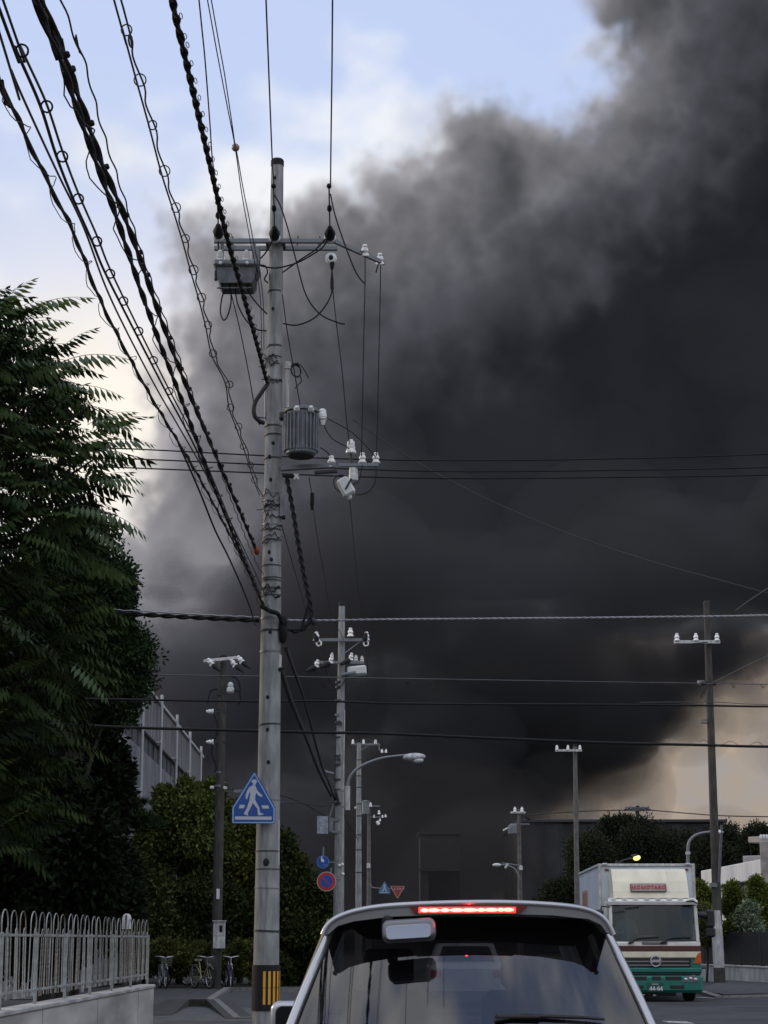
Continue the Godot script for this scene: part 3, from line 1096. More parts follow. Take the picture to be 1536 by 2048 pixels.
	# bracket arm half-way up with its insulators
	var br0 := at(562, 937, 28.9)
	var br1 := at_height(672, 934, br0.y) + Vector3(0, 0, 0.1)
	b = B.new()
	run = br1 - br0
	b.box((br0 + br1) / 2 - o, Vector3(run.length(), 0.08, 0.08), 0.008, Basis(Vector3.UP, atan2(-run.z, run.x)))
	var bracket := part("bracket_arm", b, M.galvanised, t)
	b = B.new()
	b.box(at(652, 944, 28.75) - o, Vector3(0.36, 0.05, 0.06), 0.01, Basis(Vector3.BACK, 0.06))
	part("clamp_bar", b, M.steel_dark, bracket)
	part("pin_insulator", pin_shape(at(663, 934, 28.75) - o, 0.9), M.porcelain, bracket)
	for s in [[725, 925], [752, 925]]:
		part("pin_insulator", pin_shape(at(s[0], s[1], 28.9) - o, 0.8), M.porcelain, bracket)
	b = B.new()
	b.tube([at(725, 922, 28.9) - o, at(752, 922, 28.9) - o], 0.02, 6)
	part("link", b, M.steel_dark, bracket)
	b = B.new()
	b.box((br1 + at(762, 930, 28.9)) / 2 - o, Vector3(0.62, 0.05, 0.05), 0.006)
	part("arm_extension", b, M.galvanised, bracket)
	# lightning arrester and hanging cut-out switch
	var ap := at(702, 905, 28.85) - o
	b = B.new()
	b.lathe([Vector2(0, 0.2), Vector2(0.03, 0.2), Vector2(0.035, 0.17), Vector2(0.055, 0.165), Vector2(0.06, 0.13), Vector2(0.055, 0.1), Vector2(0.066, 0.09), Vector2(0.06, 0.05), Vector2(0.075, 0.03), Vector2(0.08, -0.01), Vector2(0.05, -0.02), Vector2(0, -0.02)], upright(ap, 1.05), 12)
	part("arrester", b, M.porcelain, t)
	b = B.new()
	b.tube([ap + Vector3(0, -0.02, 0), ap + Vector3(0, -0.2, 0)], 0.02, 6)
	part("arrester_stem", b, M.steel_dark, t)
	b = B.new()
	b.lathe([Vector2(0, 0.13), Vector2(0.05, 0.12), Vector2(0.065, 0.06), Vector2(0.065, 0.0), Vector2(0.072, -0.02), Vector2(0.072, -0.1), Vector2(0, -0.11)], upright(at(707, 948, 28.85) - o, 1.05), 12)
	var cut := part("cutout_body", b, M.porcelain_dull, t)
	b = B.new()
	b.box(at(692, 974, 28.8) - o, Vector3(0.2, 0.3, 0.16), 0.03, Basis(Vector3.BACK, 0.5))
	part("cutout_box", b, M.porcelain_dull, cut)
	b = B.new()
	b.box(at(697, 968, 28.72) - o, Vector3(0.03, 0.2, 0.03), 0.006, Basis(Vector3.BACK, -0.5))
	part("cutout_lever", b, M.steel_dark, cut)
	b = B.new()
	b.ball(at(699, 993, 28.8) - o, Vector3(0.04, 0.06, 0.04), 5, 8)
	part("cutout_end", b, M.porcelain_dull, cut)
	# little white cross insulator
	b = B.new()
	b.tube([at(565, 951, 28.85) - o, at(588, 953, 28.85) - o], 0.03, 7)
	var ci := part("spool_clamp", b, M.rubber, t)
	for k in [-1.0, 1.0]:
		b = B.new()
		b.tube([at(588, 953 - 5 * k, 28.85) - o, at(597, 953 + 5 * k, 28.85) - o], 0.022, 6)
		part("spool", b, M.porcelain, ci)
	# coil of spare cable beside the conduit
	b = B.new()
	for k in 3:
		b.ring(at(592, 742, 28.9) - o + Vector3(0, 0, k * 0.02), 0.09 + 0.012 * k, 0.009, Basis(Vector3.UP, 0.5 + 0.2 * k), 16, 5)
	part("spare_coil", b, M.cable_black, t)
	for s in [[[594, 725], [605, 735], [614, 750], [617, 757]], [[600, 752], [603, 762], [596, 770], [590, 777]], [[646, 845], [655, 865], [668, 880], [690, 892], [698, 898]], [[697, 955], [680, 950], [668, 960], [670, 975], [682, 985]], [[640, 895], [655, 905], [663, 920]], [[752, 935], [750, 965], [735, 985], [712, 990]], [[725, 930], [718, 960], [705, 970]]]:
		var pts := []
		for p in s:
			pts.append(at(p[0], p[1], 28.75) - o)
		b = B.new()
		b.tube(spline(pts, 5), 0.009, 5)
		part("lead_wire", b, M.cable_black, t)
	# thick lead that swings out to the left of the shaft
	var lead := spline([at(535, 768, 28.75) - o, at(523, 785, 28.7) - o, at(510, 806, 28.7) - o, at(508, 828, 28.7) - o, at(516, 840, 28.75) - o, at(527, 846, 28.85) - o], 6)
	b = B.new()
	b.tube(lead, 0.035, 8)
	part("lead_cable", b, M.cable_brown, t)
	b = B.new()
	b.tube([at(507, 834, 28.7) - o, at(532, 836, 28.8) - o], 0.012, 6)
	part("lead_bracket", b, M.wire_grey, t)
	# yellow and black wrap
	var y0 := at(532, 2022, 28.8).y
	var y1 := at(532, 1930, 28.8).y
	var wr := 0.203
	b = B.new()
	b.lathe([Vector2(wr, y0), Vector2(wr + 0.006, y0), Vector2(wr + 0.006, y1), Vector2(wr, y1)], Transform3D.IDENTITY, 24)
	var wrap := part("hazard_wrap", b, M.rubber, t)
	for k in 13:
		var a := 1.62 - k * 0.36
		var pts := []
		for s in [-0.09, 0.09]:
			pts.append(Vector3(cos(a + s) * (wr + 0.009), 0, sin(a + s) * (wr + 0.009)))
		for s in [[y0 + 0.09, (y0 + y1) / 2 - 0.004], [(y0 + y1) / 2 + 0.004, y1 - 0.09]]:
			b = B.new()
			b.quad(pts[0] + Vector3.UP * s[0], pts[1] + Vector3.UP * s[0], pts[1] + Vector3.UP * s[1], pts[0] + Vector3.UP * s[1], Vector3(cos(a), 0, sin(a)))
			part("yellow_stripe", b, M.stripe_yellow, wrap)

	# transformer
	var tc := at(602, 912, 28.6)
	var th := at(602, 826, 28.6).y - tc.y
	t = thing("pole_transformer", "ribbed grey drum transformer hanging on the right of the tall concrete pole", "transformer", tc)
	var R := 0.235
	b = B.new()
	b.lathe([Vector2(0, 0), Vector2(R * 0.8, 0), Vector2(R, 0.03), Vector2(R, th), Vector2(0, th)], Transform3D.IDENTITY, 28)
	part("tank", b, M.paint_grey, t)
	b = B.new()
	b.lathe([Vector2(R * 0.86, -0.012), Vector2(R * 0.8, -0.02), Vector2(0, -0.02)], Transform3D.IDENTITY, 28)
	part("tank_floor", b, mat("tank_floor_brown", Color(0.06, 0.05, 0.045), 0.8), t)  # tank underside in a darker brown than the sides
	for k in 26:
		var a := TAU * k / 26.0
		b = B.new()
		b.box(Vector3(cos(a) * (R + 0.02), th * 0.52, sin(a) * (R + 0.02)), Vector3(0.055, th * 0.86, 0.02), 0.006, Basis(Vector3.UP, -a))
		part("cooling_rib", b, M.paint_grey, t)
	b = B.new()
	b.lathe([Vector2(R + 0.015, th), Vector2(R + 0.03, th + 0.01), Vector2(R + 0.03, th + 0.05), Vector2(R * 0.6, th + 0.09), Vector2(0, th + 0.1)], Transform3D.IDENTITY, 28)
	part("lid", b, M.paint_grey, t)
	for s in [[-0.06, 0.15], [0.16, 0.1]]:
		b = B.new()
		b.lathe([Vector2(0, 0.1), Vector2(0.03, 0.09), Vector2(0.05, 0.04), Vector2(0.045, 0.0), Vector2(0, 0)], upright(Vector3(s[0], th - 0.03, R - 0.02), 1.0, Basis(Vector3.RIGHT, 0.9)), 10)
		part("bushing", b, M.porcelain_dull, t)
	b = B.new()
	b.box(Vector3(-0.27, th * 0.93, -0.02), Vector3(0.16, 0.12, 0.16), 0.02)
	part("hanger", b, M.steel_dark, t)
	var bp := at(645, 838, 28.6) - tc
	b = B.new()
	b.lathe([Vector2(0, 0.16), Vector2(0.035, 0.16), Vector2(0.06, 0.14), Vector2(0.06, 0.09), Vector2(0.066, 0.08), Vector2(0.066, 0.03), Vector2(0.05, 0.02), Vector2(0.075, 0.0), Vector2(0.05, -0.03), Vector2(0.03, -0.1), Vector2(0, -0.1)], upright(bp), 12)
	part("arrester", b, M.porcelain, t)
	b = B.new()
	b.tube([bp + Vector3(-0.02, -0.03, 0), Vector3(R * 0.9, th * 0.95, 0.03)], 0.025, 6)
	part("arrester_arm", b, M.porcelain_dull, t)

	# switch box under the left end of the crossarm
	var sp := at(474, 577, 28.75)
	t = thing("pole_switch", "grey pole switch box with white bushings slung under the left end of the top crossarm", "switch box", sp)
	var sh := func(py: float) -> float: return at(474, py, 28.75).y - sp.y
	b = B.new()
	var taper := PackedVector2Array([Vector2(-0.29, 0.06), Vector2(-0.25, 0.0), Vector2(0.25, 0.0), Vector2(0.29, 0.06), Vector2(0.31, sh.call(544)), Vector2(-0.31, sh.call(544))])
	b.prism(taper, -0.28, 0.28)
	part("tank", b, M.paint_grey_dark, t)
	b = B.new()
	b.box(Vector3(0, sh.call(538), 0), Vector3(0.72, 0.11, 0.66), 0.03)
	part("lid", b, M.paint_grey, t)
	for s in [[-0.26, 0.3], [-0.08, 0.3], [0.16, 0.3], [-0.2, -0.2], [0.1, -0.2]]:
		b = B.new()
		b.lathe([Vector2(0, 0.22), Vector2(0.028, 0.22), Vector2(0.03, 0.19), Vector2(0.05, 0.18), Vector2(0.04, 0.15), Vector2(0.058, 0.14), Vector2(0.045, 0.1), Vector2(0.065, 0.09), Vector2(0.05, 0.05), Vector2(0.07, 0.03), Vector2(0.06, 0.0), Vector2(0, 0)], upright(Vector3(s[0], sh.call(533), s[1] * 0.7), 0.9), 12)
		part("bushing", b, M.porcelain_dull, t)
	for x in [-0.34, 0.34]:
		b = B.new()
		b.box(Vector3(x * 0.75, (sh.call(533) + sh.call(486)) / 2, -0.05), Vector3(0.06, sh.call(486) - sh.call(533), 0.05), 0.006)
		part("hanger_strap", b, M.galvanised, t)
	b = B.new()
	b.box(Vector3(0.3, sh.call(513), 0.05), Vector3(0.13, 0.26, 0.2), 0.015)
	part("control_box", b, M.paint_grey, t)
	b = B.new()
	b.tube([Vector3(-0.3, -0.06, 0.2), Vector3(0.24, -0.06, 0.2)], 0.016, 6)
	var rail := part("cable_rail", b, M.galvanised, t)
	for x in [-0.22, -0.1, 0.0, 0.2]:
		b = B.new()
		b.tube([Vector3(x, 0.02, 0.2), Vector3(x, -0.08, 0.2)], 0.016, 6)
		part("cable_gland", b, M.rubber, rail)
	for x in [-0.33, 0.33]:
		b = B.new()
		b.box(Vector3(x, sh.call(556), 0.1), Vector3(0.05, 0.16, 0.06), 0.01)
		part("side_lever", b, M.steel_dark, t)
	for x in [-0.24, 0.18]:
		b = B.new()
		b.box(Vector3(x, sh.call(541), 0.345), Vector3(0.05, 0.05, 0.05), 0.012)
		part("latch", b, M.porcelain_dull, t)


func simple_pole(label: String, px_top: float, py_top: float, px_low: float, d: float, r0: float, r1: float, m: Material) -> Node3D:
	var top := at(px_top, py_top, d)
	var low := at(px_low, 1880.0, d)
	var t := thing("utility_pole", label, "utility pole", Vector3(low.x, 0, low.z))
	shaft_into(t, r0, r1, Vector3(top.x - low.x, top.y, 0), m)
	return t


# a crossarm with pin insulators standing on it, px positions
func arm_with_pins(t: Node3D, x0: float, x1: float, py: float, d: float, pins: Array, thick: float, size: float, m: Material, pm: Material) -> void:
	var a := at(x0, py, d)
	var c := at(x1, py, d)
	var b := B.new()
	b.box((a + c) / 2 - t.position, Vector3(c.x - a.x, thick, thick), 0.006)
	var arm := part("crossarm", b, m, t)
	for x in pins:
		part("pin_insulator", pin_shape(at(x, py, d) + Vector3(0, thick * 0.5, 0.02) - t.position, size), pm, arm)


func make_other_poles() -> void:
	var dull: Material = M.porcelain_dull
	# second pole on the left side, with the curved lamp
	var d := 62.0
	var t := simple_pole("slimmer concrete pole with two crossarms, carrying the curved street lamp and the round signs", 684, 1207, 676, d, 0.19, 0.1, M.concrete)
	var o := t.position
	arm_with_pins(t, 633, 736, 1280, d - 0.2, [], 0.1, 1.2, M.galvanised, dull)
	for s in [[633, 1283], [701, 1275], [733, 1283]]:
		part("pin_insulator", pin_shape(at(s[0], s[1] - 3, d - 0.25) - o, 1.35), M.porcelain, t)
	for x in [638, 732]:
		var b := B.new()
		b.ring(at(x, 1287, d - 0.3) - o, 0.08, 0.03, Basis.IDENTITY, 12, 6)
		part("ring_insulator", b, M.porcelain, t)
		b = B.new()
		b.lathe([Vector2(0, 0.3), Vector2(0.05, 0.28), Vector2(0.09, 0.1), Vector2(0.06, 0), Vector2(0, 0)], upright(at(x - 3, 1283, d - 0.35) - o, 1.0, Basis(Vector3.BACK, 0.4 if x < 700 else -0.2)), 8)
		part("insulator_cover", b, M.rubber, t)
	var b := B.new()
	b.tube([at(690, 1306, d - 0.2) - o, at(722, 1282, d - 0.2) - o], 0.025, 6)
	part("arm_brace", b, M.galvanised, t)
	arm_with_pins(t, 628, 728, 1325, d - 0.2, [], 0.09, 1.0, M.galvanised, dull)
	for s in [[632, 1334], [660, 1326], [700, 1320]]:
		var p := at(s[0], s[1], d - 0.5)
		b = B.new()
		b.lathe([Vector2(0, 0.42), Vector2(0.05, 0.4), Vector2(0.1, 0.1), Vector2(0.07, 0), Vector2(0, 0)], upright(p - o, 1.0, along(Vector3(-0.75, -0.45, 0.6))), 8)
		part("insulator_cover", b, M.rubber, t)
		part("pin_insulator", pin_shape(p - o + Vector3(0.02, 0.02, 0), 1.1, along(Vector3(0.2, 1, 0.3))), M.porcelain, t)
	for s in [[664, 1313], [724, 1320], [712, 1318]]:
		part("pin_insulator", pin_shape(at(s[0], s[1] + 3, d) - o, 0.9), dull, t)
	b = B.new()
	b.box(at(714, 1342, d - 0.4) - o, Vector3(0.62, 0.3, 0.4), 0.05, Basis(Vector3.BACK, 0.1))
	var sw := part("switch_box", b, M.porcelain_dull, t)
	b = B.new()
	b.box(at(697, 1348, d - 0.5) - o, Vector3(0.5, 0.1, 0.35), 0.02, Basis(Vector3.BACK, 0.15))
	part("switch_hanger", b, M.galvanised, sw)
	for py in [1365, 1375, 1402, 1430, 1445, 1475, 1512, 1520, 1530, 1560, 1580, 1608, 1640, 1665, 1722, 1760]:
		var y := at(680, py, d).y
		band(t, lerpf(0.19, 0.1, y / 12.7) + 0.004, y, 0.0, rng.randf_range(0.015, 0.05), M.steel_dark if rng.randf() < 0.6 else M.galvanised)
	for s in [[676, 1447], [682, 1447], [677, 1515], [679, 1520], [676, 1600]]:
		b = B.new()
		b.box(at(s[0], s[1], d - 0.2) - o, Vector3(0.07, 0.11, 0.06), 0.01)
		part("step_bracket", b, M.steel_dark, t)
	for s in [[679, 1731], [685, 1729], [686, 1748]]:
		b = B.new()
		b.ball(at(s[0], s[1], d - 0.22) - o, Vector3(0.05, 0.05, 0.05), 5, 8)
		part("cable_knob", b, M.porcelain, t)
	b = B.new()
	b.tube([at(689, 1420, d - 0.1) - o, at(683, 1830, d - 0.1) - o], 0.025, 6)
	part("conduit", b, M.white_pipe, t)
	b = B.new()
	b.ball(at(671, 1592, d - 0.25) - o, Vector3(0.08, 0.16, 0.08), 6, 8)
	part("cable_clamp", b, M.rubber, t)
	b = B.new()
	b.box(at(658, 1545, d - 0.1) - o, Vector3(0.35, 0.08, 0.1), 0.02, Basis(Vector3.BACK, -0.25))
	part("cable_bracket", b, M.galvanised, t)
	for s in [[[640, 1290], [642, 1300], [650, 1330], [658, 1360], [672, 1378]], [[633, 1345], [640, 1362], [662, 1380], [684, 1370], [692, 1352]], [[733, 1292], [736, 1345]], [[696, 1325], [700, 1335], [706, 1345]]]:
		var pts := []
		for p in s:
			pts.append(at(p[0], p[1], d - 0.5) - o)
		b = B.new()
		b.tube(spline(pts, 5), 0.014, 5)
		part("jumper", b, M.cable_black, t)
	# third pole
	d = 102.0
	t = simple_pole("thin concrete pole just right of the curved street lamp's post", 718, 1482, 717, d, 0.19, 0.11, M.concrete)
	o = t.position
	arm_with_pins(t, 703, 760, 1489, d, [706, 727, 751], 0.1, 1.1, M.galvanised, M.porcelain)
	b = B.new()
	b.tube([at(758, 1489, d) - o, at(758, 1500, d) - o, at(770, 1504, d) - o], 0.04, 6)
	part("drop_arm", b, M.galvanised, t)
	for x in [764, 772]:
		part("pin_insulator", pin_shape(at(x, 1505, d - 0.1) - o, 0.9), M.porcelain, t)
	b = B.new()
	b.tube([at(719, 1503, d) - o, at(738, 1490, d) - o], 0.03, 6)
	part("arm_brace", b, M.galvanised, t)
	for py in [1520, 1552, 1575, 1608, 1632, 1670, 1700, 1745]:
		var y := at(717, py, d).y
		band(t, lerpf(0.19, 0.11, y / 11.8) + 0.004, y, 0.0, 0.03)
	b = B.new()
	b.box(at(711, 1616, d - 0.2) - o, Vector3(0.14, 0.14, 0.14), 0.03)
	part("bracket_end", b, M.white_paint, t)
	# fourth pole, with a transformer
	d = 140.0
	t = simple_pole("distant pole with a small grey transformer, beside the far crosswalk sign", 738, 1606, 738, d, 0.2, 0.11, M.concrete_old)
	o = t.position
	b = B.new()
	b.lathe([Vector2(0, 0), Vector2(0.26, 0), Vector2(0.26, 0.85), Vector2(0.3, 0.86), Vector2(0.3, 0.92), Vector2(0.1, 0.98), Vector2(0, 0.98)], upright(at(731, 1628, d - 0.5) - o), 16)
	part("transformer", b, M.paint_grey, t)
	b = B.new()
	b.box(at(750, 1612, d) - o, Vector3(0.75, 0.09, 0.09))
	part("crossarm", b, M.galvanised, t)
	part("pin_insulator", pin_shape(at(741, 1613, d - 0.1) - o, 1.5), M.porcelain, t)
	b = B.new()
	b.box(at(757, 1634, d) - o, Vector3(1.3, 0.08, 0.08))
	part("crossarm", b, M.galvanised, t)
	for s in [[748, 1635, 1.6], [758, 1628, 2.2], [765, 1635, 1.6], [771, 1634, 1.6], [760, 1642, 1.6]]:
		part("pin_insulator", pin_shape(at(s[0], s[1], d - 0.1) - o, s[2] * 0.62), M.porcelain, t)
	b = B.new()
	b.box(at(756, 1646, d - 0.1) - o, Vector3(0.24, 0.32, 0.2), 0.05, Basis(Vector3.BACK, 0.5))
	part("cutout_box", b, M.porcelain, t)
	b = B.new()
	b.box(at(737, 1732, d - 0.2) - o, Vector3(0.26, 0.34, 0.2), 0.03)
	part("junction_box", b, M.white_paint, t)
	# brownish pole by the trees on the left
	d = 62.0
	t = simple_pole("brownish weathered pole rising from the shrubs, with a tilted white crossarm at its top", 446, 1312, 433, d, 0.17, 0.13, M.pole_brown)
	o = t.position
	var ca := at(407, 1323, d - 0.3)
	var cb := at(475, 1315, d - 0.3)
	b = B.new()
	b.box((ca + cb) / 2 - o, Vector3(cb.x - ca.x, 0.1, 0.1), 0.01, Basis(Vector3.BACK, 0.11))
	part("crossarm", b, M.white_paint, t)
	for s in [[424, 1329], [470, 1331], [484, 1324]]:
		var p := at(s[0], s[1], d - 0.4)
		part("pin_insulator", pin_shape(p - o, 1.2, along(Vector3(-0.5, 0.7, 0.3))), M.porcelain, t)
		b = B.new()
		b.lathe([Vector2(0, 0.42), Vector2(0.03, 0.42), Vector2(0.1, 0.12), Vector2(0.08, 0), Vector2(0, 0)], upright(p - o + Vector3(0.03, -0.02, 0.05), 0.9, along(Vector3(0.7, -0.6, 0.4))), 8)
		part("insulator_cover", b, M.rubber, t)
	b = B.new()
	b.box(at(461, 1380, d - 0.2) - o, Vector3(0.24, 0.2, 0.2), 0.05)
	var jb := part("junction_box", b, M.porcelain_dull, t)
	b = B.new()
	b.ball(at(461, 1371, d - 0.2) - o, Vector3(0.1, 0.12, 0.1), 5, 8)
	part("box_dome", b, M.porcelain_dull, jb)
	for s in [[[462, 1352], [474, 1358], [480, 1372], [480, 1385]], [[468, 1380], [478, 1384], [481, 1398], [476, 1410]], [[436, 1378], [424, 1380], [418, 1392], [416, 1407]], [[426, 1425], [434, 1445], [434, 1465], [428, 1480]], [[425, 1490], [424, 1510], [432, 1530], [430, 1545]]]:
		var pts := []
		for p in s:
			pts.append(at(p[0], p[1], d - 0.3) - o)
		b = B.new()
		b.tube(spline(pts, 5), 0.028, 6)
		part("jumper", b, M.cable_black, t)
	for s in [[426, 1423], [426, 1484]]:
		part("pin_insulator", pin_shape(at(s[0], s[1], d - 0.3) - o, 1.1, Basis(Vector3.BACK, PI / 2)), M.porcelain, t)
		b = B.new()
		b.box(at(s[0] + 14, s[1], d - 0.1) - o, Vector3(0.4, 0.06, 0.06))
		part("side_bracket", b, M.steel_dark, t)
	for py in [1350, 1390, 1420, 1465, 1545, 1572]:
		var y := at(440, py, d).y
		band(t, lerpf(0.17, 0.13, y / 10.8) + 0.004, y, (10.8 - y) * -0.002, 0.03, M.galvanised if py > 1540 else M.steel_dark)
	for s in [[424, 1575], [450, 1576]]:
		b = B.new()
		b.box(at(s[0], s[1], d - 0.1) - o, Vector3(0.13, 0.1, 0.1), 0.02)
		part("clamp_end", b, M.porcelain_dull, t)
	b = B.new()
	b.box(at(436, 1788, d - 0.2) - o, Vector3(0.1, 0.32, 0.02), 0.005)
	part("pole_plate", b, M.sign_white, t)
	# white meter cabinet on it
	var cp := at(438, 1897, d - 1.2)
	t = thing("meter_cabinet", "white meter cabinet with a dark little window at the foot of the brownish pole", "cabinet", Vector3(cp.x, 0, cp.z))
	b = B.new()
	var y0 := cp.y
	var y1 := at(438, 1843, d - 1.2).y
	b.box(Vector3(0, (y0 + y1) / 2, 0), Vector3(0.36, y1 - y0, 0.25), 0.012)
	part("case", b, M.white_paint, t)
	b = B.new()
	b.box(Vector3(0, y1 + 0.012, 0.02), Vector3(0.42, 0.03, 0.33), 0.008)
	part("roof", b, M.white_paint, t)
	b = B.new()
	b.box(Vector3(0.06, y1 - 0.22, 0.127), Vector3(0.1, 0.2, 0.012))
	part("meter_window", b, M.rubber, t)
	b = B.new()
	b.box(Vector3(0, y1 - 0.44, 0.127), Vector3(0.34, 0.012, 0.01))
	part("door_seam", b, M.steel_dark, t)
	b = B.new()
	b.box(Vector3(0, y0 / 2, -0.05), Vector3(0.12, y0, 0.1))
	part("stand", b, M.steel_dark, t)
	# big bare pole on the right
	d = 66.0
	t = simple_pole("tall dark weathered pole on the right with a white crossarm near its top", 1413, 1204, 1436, d, 0.17, 0.11, M.pole_brown)
	o = t.position
	t.get_child(1).material_override = M.pole_brown
	arm_with_pins(t, 1348, 1440, 1284, d - 0.2, [1354, 1392, 1434], 0.11, 1.25, M.white_paint, M.porcelain)
	b = B.new()
	b.tube([at(1380, 1288, d - 0.25) - o, at(1416, 1284, d - 0.25) - o], 0.02, 6)
	part("arm_brace", b, M.steel_dark, t)
	for s in [[1422, 1365, 0.06], [1424, 1440, 0.02], [1436, 1770, 0.07]]:
		var y := at(1425, s[1], d).y
		band(t, lerpf(0.17, 0.11, y / 13.2) + 0.012, y, -(y - 1.5) * 0.031 * 0.9, s[2], M.galvanised)
	for s in [[1402, 1367], [1425, 1367]]:
		b = B.new()
		b.ball(at(s[0] + 4, s[1], d - 0.2) - o, Vector3(0.08, 0.07, 0.08), 5, 8)
		part("wire_clamp", b, M.rubber, t)
	b = B.new()
	b.tube([at(1415, 1372, d - 0.2) - o, at(1400, 1397, d - 0.2) - o], 0.016, 5)
	part("wire_tail", b, M.cable_black, t)
	b = B.new()
	b.box(at(1409, 1446, d - 0.1) - o, Vector3(0.24, 0.04, 0.05))
	part("step_bracket", b, M.steel_dark, t)
	# pale sleeve and dark foot
	var lo := at(1440, 1935, d).y
	var hi := at(1440, 1821, d).y
	b = B.new()
	b.tube([Vector3(-0.0, lo, 0), Vector3(-0.03, hi, 0)], 0.19, 18, 0.182)
	part("pole_sleeve", b, M.white_pipe, t)
	b = B.new()
	b.tube([Vector3(0, -0.05, 0), Vector3(0, lo - 0.005, 0)], 0.196, 18, 0.194)
	part("pole_foot", b, M.kerb_dark, t)
	b = B.new()
	b.tube([at(1443, 1650, d - 0.25) - o, at(1438, 1765, d - 0.25) - o], 0.05, 8)
	part("conduit", b, M.paint_grey_dark, t)
	b = B.new()
	b.ball(at(1440, 1664, d - 0.3) - o, Vector3(0.045, 0.06, 0.045), 5, 8)
	part("conduit_head", b, M.porcelain, t)
	# slim pole left of the truck
	d = 95.0
	t = simple_pole("slim pole with a white crossarm, rising behind the truck's box", 1150, 1490, 1155, d, 0.15, 0.1, M.concrete_old)
	arm_with_pins(t, 1111, 1164, 1501, d - 0.2, [1114, 1136, 1160], 0.11, 1.05, M.white_paint, M.porcelain)
	# far pole in the middle of the picture
	d = 126.0
	t = simple_pole("distant grey pole with a box and two short crossarms before the dark hall", 1038, 1615, 1041, d, 0.19, 0.1, M.concrete_old)
	o = t.position
	arm_with_pins(t, 1021, 1051, 1625, d - 0.2, [1030, 1044], 0.12, 1.5, M.white_paint, M.porcelain)
	b = B.new()
	b.box(at(1040, 1648, d) - o, Vector3(1.25, 0.1, 0.1))
	part("crossarm", b, M.galvanised, t)
	b = B.new()
	b.box(at(1025, 1659, d - 0.4) - o, Vector3(0.55, 0.62, 0.5), 0.06)
	part("transformer", b, M.paint_grey, t)
	b = B.new()
	b.tube([at(1016, 1656, d - 0.5) - o, at(1006, 1661, d - 0.5) - o], 0.06, 6)
	part("cutout_arm", b, M.porcelain_dull, t)
	for s in [[1051, 1632], [1056, 1634]]:
		b = B.new()
		b.lathe([Vector2(0, 0.3), Vector2(0.08, 0.2), Vector2(0.08, 0), Vector2(0, 0)], upright(at(s[0], s[1], d - 0.3) - o, 1.0, along(Vector3(0.5, -0.8, 0.2))), 8)
		part("insulator_cover", b, M.rubber, t)
	b = B.new()
	b.box(at(1042, 1736, d - 0.25) - o, Vector3(0.2, 0.3, 0.2), 0.03)
	part("junction_box", b, M.porcelain_dull, t)
	# pole top over the trees
	d = 150.0
	t = simple_pole("dark pole top with broad crossarms sticking out above the right-hand trees", 1275, 1612, 1275, d, 0.2, 0.14, M.pole_brown)
	o = t.position
	for s in [[1248, 1301, 1620], [1255, 1296, 1616]]:
		b = B.new()
		b.box((at(s[0], s[2], d) + at(s[1], s[2], d)) / 2 - o, Vector3(at(s[1], s[2], d).x - at(s[0], s[2], d).x, 0.12, 0.5))
		part("crossarm", b, M.paint_grey_dark, t)
	for x in [1252, 1262, 1286, 1297]:
		part("pin_insulator", pin_shape(at(x, 1618, d - 0.3) - o, 1.2), M.paint_grey_dark, t)


# ---------------------------------------------------------------- cables
# a path of pixels that starts on the tall pole; the height changes by dh from there to the last point, and the line then runs on behind the viewer
func overhead(pix: Array, dh: float, d0 := 28.8, extra := 26.0) -> Array:
	var h0 := at(pix[-1].x, pix[-1].y, d0).y
	var total := 0.0
	for i in pix.size() - 1:
		total += pix[i].distance_to(pix[i + 1])
	var out := []
	var run := 0.0
	for i in range(pix.size() - 1, -1, -1):
		if i < pix.size() - 1:
			run += pix[i].distance_to(pix[i + 1])
		out.append(at_height(pix[i].x, pix[i].y, h0 + dh * run / total))
	var dirn: Vector3 = (out[-1] - out[-2]).normalized()
	dirn.y = maxf(dirn.y, -0.01)
	out.append(out[-1] + dirn * extra * 0.3)
	out.append(out[-1] + (dirn + Vector3(0, 0.03, 0)) * extra * 0.7)
	return spline(out, 8)


func across(pix: Array, d0: float, d1: float) -> Array:
	var out := []
	for i in pix.size():
		out.append(at(pix[i].x, pix[i].y, lerpf(d0, d1, float(i) / (pix.size() - 1))))
	if pix[-1].x > 1550.0:
		# beyond the picture the line runs on, rising to a pole out there
		var u: Vector3 = (out[-1] - out[-2]).normalized()
		out.append(out[-1] + u * 8.0 + Vector3(0, 0.12, 0))
		out.append(out[-1] + u * 14.0 + Vector3(0, 0.5, 0))
	return spline(out, 8)


func wire(path: Array, r: float, m: Material, label: String, group := "", called := "wire", sides := 6) -> MeshInstance3D:
	var b := B.new()
	b.tube(path, r, sides)
	return single(called, b, m, label, "wire", path[0], group)


# strands twisted round each other
func twisted(path: Array, strands: int, r: float, spread: float, pitch: float, m: Material, label: String, called := "cable_bundle", core := true) -> Node3D:
	var t := thing(called, label, "cable", path[0])
	if core:
		var c := B.new()
		c.tube(even(path, 0.5), spread * 0.9, 8)
		wpart("core", c, m, t)
	for k in strands:
		var b := B.new()
		b.tube(wound(path, spread, pitch, TAU * k / strands, pitch / 9.0), r, 5)
		wpart("strand", b, m, t)
	return t


func jitter(p: Array, by: float) -> Array:
	var out := []
	var drift := Vector3.ZERO
	for q: Vector3 in p:
		drift = drift * 0.8 + Vector3(rng.randfn(), rng.randfn(), rng.randfn()) * by * 0.45
		out.append(q + drift)
	return out


func V(x: float, y: float) -> Vector2:
	return Vector2(x, y)


